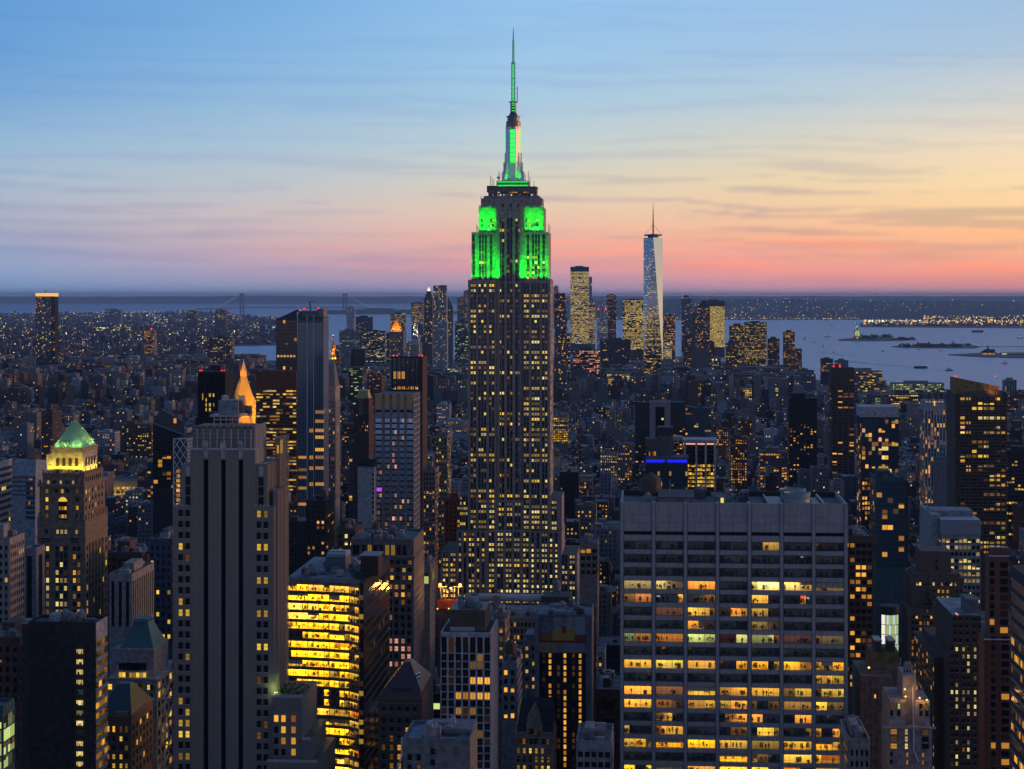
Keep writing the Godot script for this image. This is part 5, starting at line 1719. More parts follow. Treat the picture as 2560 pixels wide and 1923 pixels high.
	for k in 9:
		fbox(t.trim, 1, t.W, 0.2 + k * 4.6, 0.7 + k * 4.6, 0, ty - 6, 0.3, Color(0.45, 0.42, 0.4))
	clutter(t, 4, t.W - 4, ty, -4, -34, 18)
	tank(t, t.W * 0.3, ty, -20, 1.9, 5.5)
	finish(t)

func white_grid_tower() -> void:
	rng.seed = 1010
	var b := bld("white_grid_tower", "pale framed tower of square bays with brown rooftop box", 1101, 1227, 560, 28, "office building")
	var wc := Color(0.55, 0.52, 0.5)
	var top := b.Y(1584)
	var D := 24.0
	b.wall.box(0.3, b.W - 0.3, 0, top, -0.5, -D, Color(0.06, 0.055, 0.05))
	for k in 8:
		var x := b.W * k / 7.0
		var mb := MB.new()
		mb.box(maxf(x - 0.27, 0), minf(x + 0.27, b.W), 0, top, 0.1, -0.5, wc)
		commit(mb, "pier", b.n, M.stone)
	var rowsv := [1590.0, 1632.0]
	for r in 16:
		rowsv.append(1652.0 + r * 19.1)
	for r in rowsv.size():
		var mb := MB.new()
		mb.box(0, b.W, b.Y(rowsv[r] + 2.2), b.Y(rowsv[r]), 0.14, -0.5, wc)
		commit(mb, "beam", b.n, M.stone)
	var lit := {4: {4: 6, 5: 7, 6: 7}, 6: {2: 5, 3: 3, 4: 5, 5: 6, 6: 6}, 8: {2: 3, 4: 2}, 11: {0: 4, 1: 5, 5: 1}, 2: {4: 1, 5: 1}, 1: {5: 2}}
	for r in rowsv.size() - 1:
		for k in 7:
			var x0 := b.W * k / 7.0 + 0.3
			var x1 := b.W * (k + 1) / 7.0 - 0.3
			var idx := 0
			if lit.has(r) and lit[r].has(k):
				idx = pal.amber[lit[r][k]]
			elif rng.randf() < 0.18:
				idx = pal.dim[rng.randi() % 3]
			var w := wpart(b.n, "window", 0, -0.5, x0, x1, b.Y(rowsv[r + 1]), b.Y(rowsv[r] + 2.3), 0.06, idx)
			var mu := MB.new()
			mu.box(-0.05, 0.05, -(b.Y(rowsv[r]) - b.Y(rowsv[r + 1])) * 0.4, (b.Y(rowsv[r]) - b.Y(rowsv[r + 1])) * 0.4, 0.12, 0.0, Color(0.12, 0.11, 0.1))
			commit(mu, "mullion", w, M.plain)
	# flank of fine white grid
	b.wall.box(b.W - 0.3, b.W, 0, top, -0.1, -D, wc * 0.9)
	for r in 36:
		fbox(b.trim, 1, b.W, 0.1, D - 0.1, b.Y(1590 + r * 9.6 + 2), b.Y(1590 + r * 9.6), 0.2, wc)
	for k in 9:
		fbox(b.trim, 1, b.W, k * 2.95, k * 2.95 + 0.5, 0, top, 0.25, wc)
	for r in 18:
		for k in 8:
			fquad(b.win, 1, b.W, k * 2.95 + 0.7, k * 2.95 + 2.7, b.Y(1606 + r * 19.1), b.Y(1593 + r * 19.1), 0.06, Color.WHITE, puv(0))
	flat_roof(b, 0, b.W, top - 0.6, 0.1, -D, wc, Color(0.3, 0.3, 0.3), 1.0)
	var ph := MB.new()
	ph.box(b.X(1121), b.X(1210), b.Y(1573), b.Y(1530), -4, -20, Color(0.075, 0.055, 0.035))
	commit(ph, "rooftop_box", b.n, M.metal)
	var lv := MB.new()
	lv.box(b.X(1121) + 0.1, b.X(1210) - 0.1, top - 0.5, b.Y(1573), -4.2, -19.8, Color(0.1, 0.1, 0.1))
	for k in 40:
		var x := lerpf(b.X(1122), b.X(1182), k / 39.0)
		lv.box(x, x + 0.12, top - 0.5, b.Y(1573), -3.9, -4.2, Color(0.6, 0.6, 0.6))
	commit(lv, "louvre", b.n, M.metal)
	clutter(b, b.X(1124), b.X(1206), b.Y(1530), -5, -19, 9)
	finish(b)

func bottom_row() -> void:
	rng.seed = 1111
	# dark hotel tower with coloured crown panels
	var b := bld("coloured_panel_hotel", "dark hotel tower in grey frame with ochre and red crown panels", 1336, 1479, 620, 24, "building")
	var gy := Color(0.2, 0.2, 0.23)
	b.wall.box(0, b.X(1348), 0, b.Y(1540), 0.6, -22, gy)
	b.wall.box(b.X(1465), b.W, 0, b.Y(1540), 0.6, -22, gy)
	b.wall.box(b.X(1348), b.X(1465), 0, b.Y(1540), -1.2, -22, Color(0.03, 0.035, 0.04))
	b.wall.box(b.X(1348), b.X(1465), b.Y(1632), b.Y(1540), -0.2, -1.2, gy)
	b.wall.box(b.X(1384), b.X(1441), b.Y(1575), b.Y(1528), 0.3, -8, Color(0.3, 0.3, 0.3))
	for q in [[1381, 1437, 1600, 1573, 0.42, 0.28, 0.07], [1404, 1415, 1582, 1564, 0.35, 0.05, 0.04], [1439, 1464, 1585, 1540, 0.3, 0.31, 0.33], [1351, 1381, 1600, 1584, 0.3, 0.1, 0.05], [1437, 1463, 1600, 1584, 0.22, 0.08, 0.05], [1348, 1464, 1605, 1600, 0.3, 0.03, 0.03], [1348, 1404, 1630, 1606, 0.4, 0.27, 0.08], [1406, 1464, 1630, 1606, 0.24, 0.24, 0.28]]:
		var pm := MB.new()
		pm.box(b.X(q[0]), b.X(q[1]), b.Y(q[2]), b.Y(q[3]), 0.3 + 0.001 * q[0] - 1.3, -1.0, Color(q[4], q[5], q[6]))
		commit(pm, "colour_panel", b.n, M.plain)
	for u in [1359, 1377, 1396]:
		var pm := MB.new()
		pm.box(b.X(u - 5), b.X(u + 5), b.Y(1627), b.Y(1609), 0.5, 0.0, Color(0.18, 0.18, 0.22))
		commit(pm, "colour_panel", b.n, M.plain)
	for r in 19:
		var v := 1640.0 + r * 15.2
		for k in 6:
			var u: float = [1359.0, 1374.5, 1396.0, 1412.0, 1433.5, 1450.0][k]
			var lit: bool = k in [1, 3, 5] and rng.randf() < 0.85
			wpart(b.n, "window", 0, -1.2, b.X(u - 3.2), b.X(u + 3.2), b.Y(v + 5), b.Y(v - 5), 0.06, pal.amber[rng.randi_range(3, 7)] if lit else (pal.dim[rng.randi() % 4] if rng.randf() < 0.6 else 0))
	flat_roof(b, 0, b.W, b.Y(1540), 0.6, -22, gy, Color(0.2, 0.21, 0.22), 0.7)
	clutter(b, 1, b.W - 1, b.Y(1540), -1, -20, 12)
	finish(b)
	# grey block with a bent drainpipe at the lower edge
	var g := bld("grey_block_with_pipe", "plain grey rendered block with white drainpipe and pale roof", 1007, 1175, 470, 22, "building")
	var gc2 := Color(0.24, 0.23, 0.23)
	g.wall.box(0, g.W, 0, g.Y(1855), 0, -20, gc2)
	g.wall.box(g.X(1058), g.W - 0.2, g.Y(1855), g.Y(1838), -8, -19, gc2)
	flat_roof(g, 0, g.W, g.Y(1855), 0, -20, gc2, Color(0.26, 0.29, 0.33), 1.0)
	var pipe := MB.new()
	pipe.bar(Vector3(g.X(1005), g.Y(1842), 0.5), Vector3(g.X(1005), g.Y(1890), 0.5), 0.35, Color(0.55, 0.55, 0.57))
	pipe.bar(Vector3(g.X(1005), g.Y(1890), 0.5), Vector3(g.X(994), g.Y(1923), 0.5), 0.35, Color(0.55, 0.55, 0.57))
	commit(pipe, "drainpipe", g.n, M.metal)
	sash_rows(g, 0.0, [1082.0], 1878, 27, 3, 10, 16, 0.4, "amber")
	sash_rows(g, 0.0, [1024.0, 1047.0], 1893, 27, 2, 10, 16, 0.0, "amber")
	clutter(g, 3, g.W - 2, g.Y(1855), -2, -18, 12)
	finish(g)
	# rooftop with big air duct before the landmark, orange billboard frame, lamp mast
	var r := bld("duct_roof_block", "low wide block carrying long pale air duct and dark plant room", 1180, 1440, 900, 40, "building")
	var rc := Color(0.2, 0.19, 0.18)
	r.wall.box(0, r.W, 0, r.Y(1545), 0, -38, rc)
	r.roof.quad(Vector3(0, r.Y(1545) + 0.1, 0), Vector3(r.W, r.Y(1545) + 0.1, 0), Vector3(r.W, r.Y(1545) + 0.1, -38), Vector3(0, r.Y(1545) + 0.1, -38), Color(0.2, 0.22, 0.25))
	var du := MB.new()
	du.lathe(0, 0, [[1.9, 0.0], [1.9, 32.0], [0.0, 32.3]], 12, Color(0.4, 0.45, 0.5))
	var dn := commit(du, "air_duct", r.n, M.metal)
	dn.position = Vector3(r.X(1188), r.Y(1505), -14)
	dn.rotation.z = -PI / 2
	var pr := MB.new()
	pr.box(r.X(1350), r.X(1424), r.Y(1545), r.Y(1497), -8, -24, Color(0.07, 0.08, 0.085))
	commit(pr, "plant_room", r.n, M.stone)
	pr = MB.new()
	pr.box(r.X(1227), r.X(1246), r.Y(1540), r.Y(1498), -10, -18, Color(0.25, 0.28, 0.31))
	commit(pr, "roof_shed", r.n, M.stone)
	tank(r, r.X(1388), r.Y(1497) + 0.5, -12, 2.1, 6.0, Color(0.2, 0.22, 0.26))
	clutter(r, 3, r.W - 3, r.Y(1545), -2, -14, 16)
	rows(r, 0, 0, r.X(1215), r.X(1300), r.Y(1680), r.Y(1552), 10, 8, 0.5, 0.6, 0.55, "amber")
	rows(r, 0, 0, r.X(1300), r.X(1436), r.Y(1680), r.Y(1552), 14, 8, 0.5, 0.6, 0.1, "amber")
	finish(r)
	var bb := bld("lamp_mast_roof", "orange rooftop hoarding under a rack of bright warm lamps", 1093, 1152, 880, 14, "rooftop")
	bb.wall.box(0, bb.W, 0, bb.Y(1522), 0, -14, Color(0.1, 0.1, 0.1))
	bb.wall.box(0, bb.W, bb.Y(1522), bb.Y(1499), 0.2, -1, Color(0.42, 0.09, 0.03))
	var ra := MB.new()
	for q in [[1100, 1104], [1107, 1113], [1137, 1134], [1146, 1146]]:
		ra.bar(Vector3(bb.X(q[1]), bb.Y(1497), -0.5), Vector3(bb.X(q[0]), bb.Y(1470), -0.5), 0.25, Color(0.6, 0.6, 0.6))
	ra.bar(Vector3(bb.X(1095), bb.Y(1467), -0.5), Vector3(bb.X(1116), bb.Y(1467), -0.5), 0.35, Color(0.5, 0.5, 0.5))
	ra.bar(Vector3(bb.X(1133), bb.Y(1467), -0.5), Vector3(bb.X(1156), bb.Y(1467), -0.5), 0.35, Color(0.5, 0.5, 0.5))
	commit(ra, "lamp_rack", bb.n, M.metal)
	for q in [[1100.5, 1461.0, 0.7], [1150.5, 1461.0, 0.7], [1127.5, 1470.0, 0.6], [1119.0, 1480.0, 0.4], [1094.0, 1522.0, 0.3], [1122.0, 1521.0, 0.3]]:
		var lm := MB.new()
		lm.lathe(0, 0, [[0.0, -q[2]], [q[2], -q[2] * 0.4], [q[2], q[2] * 0.4], [0.0, q[2]]], 10, Color.WHITE, puv(pal.sodium[0]))
		var lo := commit(lm, "lamp", bb.n, M.lamp)
		lo.position = Vector3(bb.X(q[0]), bb.Y(q[1]), 0.6)
		if q[2] > 0.5:
			var ol := OmniLight3D.new()
			ol.name = "lamp_light"
			ol.light_color = Color(1.0, 0.68, 0.3)
			ol.light_energy = 60.0
			ol.light_size = 0.6
			ol.omni_range = 120.0
			ol.shadow_enabled = true
			bb.n.add_child(ol, true)
			ol.position = Vector3(bb.X(q[0]), bb.Y(q[1]), 1.7)
	finish(bb)

func east_corner() -> void:
	rng.seed = 1212
	# brown striped tower near the lower corner
	var b := bld("brown_ribbed_tower", "tall reddish brown tower with vertical ribs and silver setback trim", 2460, 2525, 560, 10, "skyscraper")
	b.wallmat = "brick"
	var bc := Color(0.21, 0.1, 0.065)
	b.wall.box(b.X(2476), b.X(2525), 0, b.Y(1392), -2, -9, bc)
	b.wall.box(b.X(2460), b.X(2526), 0, b.Y(1598), 0, -9, bc)
	for q in [[2460.0, 2526.0, 1598.0, 0.25], [2476.0, 2526.0, 1392.0, -1.7]]:
		b.trim.box(b.X(q[0]), b.X(q[1]), b.Y(q[2] + 1.5), b.Y(q[2] - 1.0), q[3] + 0.2, q[3] - 0.3, Color(0.5, 0.53, 0.57))
	for q in [[2478.0, 2494.0], [2504.0, 2523.0]]:
		for r in 26:
			var v := 1415.0 + r * 20.4
			wpart(b.n, "window", 0, -2.0 if v < 1585 else 0.0, b.X(q[0]), b.X(q[1]) - (0 if q[0] > 2500 else 0.6), b.Y(v + 7), b.Y(v - 7), 0.05, pal.amber[4] if rng.randf() < 0.1 else (pal.dim[0] if rng.randf() < 0.2 else 0))
	for u in [2461.0, 2465.0, 2469.0, 2473.0, 2497.0, 2501.0]:
		b.wall.box(b.X(u - 0.8), b.X(u + 0.8), 0, b.Y(1602), 0.45, 0, bc * 1.25)
	b.wall.box(b.X(2487), b.X(2531), b.Y(1392), b.Y(1378), -4, -8, bc)
	for k in 4:
		b.trim.box(b.X(2487 + k * 11), b.X(2496 + k * 11), b.Y(1378), b.Y(1374), -4.5, -7.5, Color(0.08, 0.1, 0.12))
	finish(b)
	# long office with sloping ribbons beyond it
	var e := bld("ribbon_glass_block", "dark office block with long ribbons of lit glass running away", 2700, 2800, 400, 80, "office building")
	var ec := Color(0.07, 0.065, 0.065)
	e.wall.box(0, e.W, 0, 191.0, 0, -77, ec)
	for r in 26:
		var y := 188.0 - r * 3.6
		fbox(e.trim, 2, 0, 0, 76, y - 0.5, y, 0.2, Color(0.2, 0.2, 0.2))
		for k in 38:
			var lit: float = 0.55 if r in [5, 9, 10, 12, 13, 15] else 0.12
			fquad(e.win, 2, 0, 0.1 + k * 2, 1.9 + k * 2, y - 2.3, y - 0.6, 0.06, Color.WHITE, puv(pick("amber") if rng.randf() < lit else 0))
		for k in 8:
			fquad(e.win, 0, 0, 0.5 + k * 1.5, 1.7 + k * 1.5, y - 2.2, y - 0.6, 0.06, Color.WHITE, puv(pick("amber") if rng.randf() < 0.4 else 0))
	finish(e)
	# brown stepped hotel block with tall dark flank
	var s := bld("stepped_dark_hotel", "dark brown brick hotel stepping down with rows of small lit sashes", 2367, 2455, 640, 60, "building")
	s.wallmat = "brick"
	var sc := Color(0.115, 0.085, 0.07)
	s.wall.box(s.X(2367), s.X(2455), 0, s.Y(1640), 0, -56, sc)
	s.wall.box(s.X(2384), s.X(2455), 0, s.Y(1541), -2, -40, sc)
	s.wall.box(s.X(2345), s.X(2367), 0, s.Y(1655), -8, -60, sc)
	s.roof.quad(Vector3(s.X(2384), s.Y(1541) + 0.1, -2), Vector3(s.X(2455), s.Y(1541) + 0.1, -2), Vector3(s.X(2455), s.Y(1541) + 0.1, -40), Vector3(s.X(2384), s.Y(1541) + 0.1, -40), Color(0.28, 0.31, 0.35))
	var bh := MB.new()
	bh.box(s.X(2424), s.X(2455), s.Y(1541), s.Y(1505), -6, -18, Color(0.17, 0.18, 0.2))
	commit(bh, "bulkhead", s.n, M.stone)
	sash_rows(s, -2.0, [2391, 2404, 2421, 2438, 2451], 1550, 18, 5, 6.5, 9.5, 0.12, "amber")
	sash_rows(s, 0.0, [2380, 2392, 2409, 2421, 2438, 2450.5], 1622.5, 17.9, 17, 6.5, 9.5, 0.42, "pale")
	for r in 26:
		for k in 10:
			fquad(s.win, 2, s.X(2345), 9 + k * 5, 10.6 + k * 5, s.Y(1675 + r * 18), s.Y(1665 + r * 18), 0.06, Color.WHITE, puv(pick("amber") if rng.randf() < 0.25 else 0))
	var wl := MB.new()
	for k in 5:
		wl.lathe(s.X(2392 + k * 3.2), -1.5 - k * 0.5, [[0.0, s.Y(1535 + k * 3) - 0.3], [0.3, s.Y(1535 + k * 3)], [0.0, s.Y(1535 + k * 3) + 0.3]], 6, Color.WHITE, puv(pal.pink[4]))
	commit(wl, "terrace_light", s.n, M.glow)
	finish(s)
	# art-deco stepped brown office
	var d := bld("stepped_deco_office", "brown stepped art-deco office with windowless upper block", 2270, 2420, 760, 60, "office building")
	d.wallmat = "brick"
	var dc := Color(0.17, 0.125, 0.1)
	d.wall.box(d.X(2312), d.X(2388), 0, d.Y(1386), -10, -26, dc)
	for q in [[2282.0, 2412.0, 1447.0, -4.0, -26.0], [2290.0, 2405.0, 1440.0, -6.0, -24.0], [2270.0, 2330.0, 1524.0, 0.0, -20.0], [2330.0, 2424.0, 1480.0, -2.0, -26.0]]:
		d.wall.box(d.X(q[0]), d.X(q[1]), 0, d.Y(q[2]), q[3], q[4], dc)
		for k in 9:
			var x := lerpf(d.X(q[0]), d.X(q[1]), k / 8.0)
			d.wall.box(x - 0.5, x + 0.5, d.Y(q[2] + 16), d.Y(q[2] - 1.5), q[3] + 0.3, q[3] - 0.5, dc * 1.15)
	fquad(d.win, 0, -10, d.X(2348), d.X(2354), d.Y(1415), d.Y(1407), 0.06, Color.WHITE, puv(0))
	fquad(d.win, 0, -10, d.X(2348), d.X(2354), d.Y(1432), d.Y(1424), 0.06, Color.WHITE, puv(0))
	sash_rows(d, -4.0, [2297, 2304, 2316.5, 2328, 2338, 2349, 2359, 2370.5, 2381.5, 2393], 1463, 16.6, 1, 6, 8, 0.7, "pale")
	sash_rows(d, -2.0, [2338, 2349, 2359.5, 2371, 2394, 2405], 1479.5, 15.5, 3, 6, 8, 0.3, "yellow")
	sash_rows(d, 0.0, [2282.5, 2292, 2301.5], 1542, 15.5, 14, 6, 8.5, 0.42, "amber")
	sash_rows(d, 0.0, [2311, 2320, 2328.5], 1511, 15.5, 12, 5.5, 8.5, 0.5, "amber")
	finish(d)
	# white rendered house with a long vent pipe
	var w := bld("white_stucco_house", "pale stucco block with tall white vent pipe and roof terraces", 2226, 2330, 560, 26, "building")
	var wc := Color(0.34, 0.31, 0.31)
	w.wall.box(w.X(2226), w.X(2330), 0, w.Y(1818), 0, -22, wc)
	w.wall.box(w.X(2226), w.X(2266), w.Y(1818), w.Y(1752), -1.5, -20, wc)
	w.wall.box(w.X(2290), w.X(2326), w.Y(1818), w.Y(1752), -1.5, -16, wc)
	w.wall.box(w.X(2261), w.X(2296), w.Y(1818), w.Y(1693), -4, -16, wc)
	w.wall.box(w.X(2208), w.X(2340), w.Y(1820), w.Y(1816), 0.9, -0.2, wc * 1.2)
	var vp := MB.new()
	vp.bar(Vector3(w.X(2283), w.Y(1712), 0.4), Vector3(w.X(2284), w.Y(1874), 0.4), 0.34, Color(0.6, 0.58, 0.58))
	vp.bar(Vector3(w.X(2284), w.Y(1874), 0.4), Vector3(w.X(2296), w.Y(1903), 0.4), 0.34, Color(0.6, 0.58, 0.58))
	commit(vp, "vent_pipe", w.n, M.metal)
	for q in [2274, 2281]:
		tank(w, w.X(q), w.Y(1693), -8, 0.8, 2.6, Color(0.4, 0.3, 0.22))
	sash_rows(w, 0.0, [2234.5, 2313.5], 1829, 18, 3, 16, 13, 0.7, "amber")
	sash_rows(w, 0.0, [2266.0], 1829, 18, 3, 8, 14, 0.9, "pale")
	sash_rows(w, 0.0, [2228.5, 2268, 2307.5], 1886, 19, 2, 6, 11, 0.6, "amber")
	sash_rows(w, -1.5, [2231, 2249, 2304, 2319], 1768, 18, 2, 7, 13, 0.3, "green")
	for q in [[2263.0, 1724.0], [2265.0, 1742.0], [2300.0, 1745.0], [2318.0, 1750.0]]:
		var lm := MB.new()
		lm.lathe(0, 0, [[0.0, -0.3], [0.3, 0.0], [0.0, 0.3]], 8, Color.WHITE, puv(pal.sodium[0]))
		var lo := commit(lm, "terrace_light", w.n, M.lamp)
		lo.position = Vector3(w.X(q[0]), w.Y(q[1]), -0.6)
		var ol := OmniLight3D.new()
		ol.name = "terrace_lamp"
		ol.light_color = Color(1.0, 0.72, 0.35)
		ol.light_energy = 5.0
		ol.light_size = 0.3
		ol.shadow_enabled = true
		w.n.add_child(ol, true)
		ol.position = Vector3(w.X(q[0]), w.Y(q[1]), 0.2)
	finish(w)
	# tan block with twin cooling units
	var t := bld("tan_plant_block", "tan block with recessed bays and two dark cooling units on top", 2152, 2232, 600, 28, "building")
	var tc := Color(0.2, 0.17, 0.14)
	t.wall.box(0, t.W, 0, t.Y(1690), 0, -26, tc)
	t.wall.box(t.X(2185), t.X(2258), 0, t.Y(1668), -4, -24, tc)
	t.wall.box(t.X(2183), t.X(2254), t.Y(1668), t.Y(1638), -5, -20, Color(0.16, 0.14, 0.06))
	for q in [2193.0, 2227.0]:
		var cu := MB.new()
		cu.box(t.X(q), t.X(q + 17), t.Y(1638), t.Y(1613), -6, -14, Color(0.03, 0.03, 0.035))
		cu.box(t.X(q - 1), t.X(q + 18), t.Y(1613), t.Y(1609), -5.6, -14.4, Color(0.13, 0.15, 0.17))
		commit(cu, "cooling_unit", t.n, M.metal)
	for k in 5:
		t.wall.box(t.X(2165 + k * 16), t.X(2169 + k * 16), 0, t.Y(1705), 0.4, 0, tc * 1.15)
	wpart(t.n, "window", 0, 0.0, t.X(2186), t.X(2190), t.Y(1745), t.Y(1736), 0.05, pal.amber[7])
	var lm2 := MB.new()
	lm2.lathe(0, 0, [[0.0, -0.4], [0.4, 0.0], [0.0, 0.4]], 8, Color.WHITE, puv(pal.sodium[0]))
	var lo2 := commit(lm2, "roof_light", t.n, M.lamp)
	lo2.position = Vector3(t.X(2173), t.Y(1670), -0.5)
	finish(t)
	# rounded glass drum lit from inside
	var c := bld("glass_drum_building", "rounded glass drum glowing white and green from inside", 2185, 2255, 900, 30, "building")
	c.wall.box(0, c.W, 0, c.Y(1640), -10, -30, Color(0.08, 0.08, 0.09))
	var ccx := c.X(2228)
	var cr := c.X(2252) - ccx
	for r in 4:
		for k in 10:
			var a0 := -1.0 + 2.2 * k / 10
			var a1 := -1.0 + 2.2 * (k + 1) / 10 - 0.03
			var p := MB.new()
			var y0 := c.Y(1640 - r * 25)
			var y1 := c.Y(1616.5 - r * 25)
			p.quad(Vector3(ccx + cr * sin(a0), y0, -8 + cr * cos(a0)), Vector3(ccx + cr * sin(a1), y0, -8 + cr * cos(a1)), Vector3(ccx + cr * sin(a1), y1, -8 + cr * cos(a1)), Vector3(ccx + cr * sin(a0), y1, -8 + cr * cos(a0)), Color.WHITE, puv(pal.white[0] if k < 2 else (pal.cool[3] if (k + r) % 3 == 0 else pal.green[3])))
			commit(p, "window_pane", c.n, M.win)
	c.wall.lathe(ccx, -8, [[cr + 0.3, c.Y(1538)], [cr + 0.5, c.Y(1520)], [0.0, c.Y(1519)]], 20, Color(0.07, 0.075, 0.08))
	c.wall.lathe(ccx, -8, [[cr - 0.2, 0.0], [cr - 0.2, c.Y(1520)]], 20, Color(0.05, 0.055, 0.06))
	finish(c)

# ------------------------------------------------------------------ towers told apart further off
var tints := {"tan": Color(0.28, 0.235, 0.19), "brick": Color(0.16, 0.085, 0.065), "gray": Color(0.24, 0.25, 0.27), "white": Color(0.52, 0.52, 0.53), "dark": Color(0.045, 0.045, 0.05), "brown": Color(0.13, 0.085, 0.06), "stone": Color(0.34, 0.31, 0.29), "conc": Color(0.32, 0.32, 0.33), "teal": Color(0.045, 0.11, 0.115), "blue": Color(0.07, 0.1, 0.15), "rust": Color(0.24, 0.085, 0.045), "black": Color(0.02, 0.02, 0.022)}

func tower(called: String, label: String, u0: float, u1: float, v: float, vb: float, d: float, D: float, style: String, tint: String, lit: float, p: String, cm: float, rm: float, opt := {}) -> Bld:
	rng.seed = int(u0 * 131 + v * 17)
	if vb < 1360 and not opt.get("open", false):      # low things stand where their foot meets the ground
		d = maxf(d, EYE * FOC / (vb + 25.0 - HOR))
	var b := bld(called, label, u0, u1, d, D, "building" if d > 900 else "building", opt.get("group", ""))
	var col: Color = tints[tint]
	var H := b.Y(v)
	var y0 := maxf(3.0, b.Y(vb))
	var setb: Array = opt.get("tiers", [])
	b.wall.box(0, b.W, 0, H, 0, -D, col)
	var st := {"grid": [0.5, 0.55], "band": [0.97, 0.5], "glass": [0.93, 0.86], "slit": [0.45, 0.92], "wide": [0.75, 0.55]}
	var fw: float = st[style][0]
	var fh: float = st[style][1]
	var nc := maxi(1, int(round(b.W / cm)))
	var nr := maxi(1, int(round((H - 1.5 - y0) / rm)))
	var o := {"even": opt.get("even", 0.5), "run": opt.get("run", 0.3), "glass": style == "glass" or opt.get("mirror", false), "col": col, "parts": opt.get("parts", false)}
	if d < 2400 and style in ["grid", "wide"]:
		o.pier = 0.35
		o.band = 0.2
	if d < 2400 and style == "slit":
		o.pier = 0.5
	if d < 2400 and style == "band":
		o.band = 0.3
	var cap: float = opt.get("cap", 1.5)
	rows(b, 0, 0, 0.3, b.W - 0.3, y0, H - cap, nc, nr, fw, fh, lit, p, o)
	o.parts = false
	o.pier = 0.0
	# the flank that shows: towards the vanishing point of the avenues
	var face := 1 if (u0 + u1) / 2 < 1630 else 2
	var ns := maxi(1, int(round(D / cm)))
	rows(b, face, b.W if face == 1 else 0.0, 0.4, D - 0.4, y0, H - cap, ns, nr, fw, fh, lit * opt.get("side", 0.6), p, o)
	if d < 3200:
		flat_roof(b, 0, b.W, H, 0, -D, col, Color(0.15, 0.165, 0.18) * rng.randf_range(0.6, 1.5), 0.9)
		if not opt.get("bare", false):
			var bw := b.W * rng.randf_range(0.25, 0.5)
			var bx := rng.randf_range(0.1, 0.4) * b.W
			var mb := MB.new()
			mb.box(bx, bx + bw, H, H + rng.randf_range(2.5, 6.0), -D * 0.25, -D * 0.65, col)
			commit(mb, "bulkhead", b.n, M.stone)
			if d < 1700:
				clutter(b, 1, b.W - 1, H, -1, -D + 1, 8)
			if opt.get("tank", false):
				tank(b, b.W * rng.randf_range(0.3, 0.8), H + 0.5, -D * 0.3, 2.0, 5.5)
	else:
		b.roof.quad(Vector3(0, H + 0.1, 0), Vector3(b.W, H + 0.1, 0), Vector3(b.W, H + 0.1, -D), Vector3(0, H + 0.1, -D), Color(0.14, 0.15, 0.16))
		if not opt.get("bare", false):
			var mb := MB.new()
			mb.box(b.W * 0.25, b.W * 0.7, H, H + rng.randf_range(3, 8), -D * 0.2, -D * 0.7, col)
			commit(mb, "bulkhead", b.n, M.stone)
	for t in setb:      # lower shoulders: u0, u1, v, how far before the front
		var x0 := b.X(t[0])
		var x1 := b.X(t[1])
		var hy := b.Y(t[2])
		b.wall.box(x0, x1, 0, hy, t[3], -D - 2, col)
		rows(b, 0, t[3], x0 + 0.3, x1 - 0.3, minf(y0, hy - rm), hy - 1, maxi(1, int((x1 - x0) / cm)), maxi(1, int((hy - 1 - y0) / rm)), fw, fh, lit, p, o)
	if opt.has("beacon"):
		for q in opt.beacon:
			var mb := MB.new()
			var s := 0.0011 * d / 2
			mb.lathe(b.X(q), -1.5, [[0.0, H + 1.5], [s, H + 1.5 + s], [0.0, H + 1.5 + 2 * s]], 6, Color.WHITE, puv(pal.red[0]))
			mb.bar(Vector3(b.X(q), H, -1.5), Vector3(b.X(q), H + 1.6, -1.5), 0.2, Color.WHITE, puv(0))
			commit(mb, "beacon_light", b.n, M.lamp)
	finish(b)
	return b

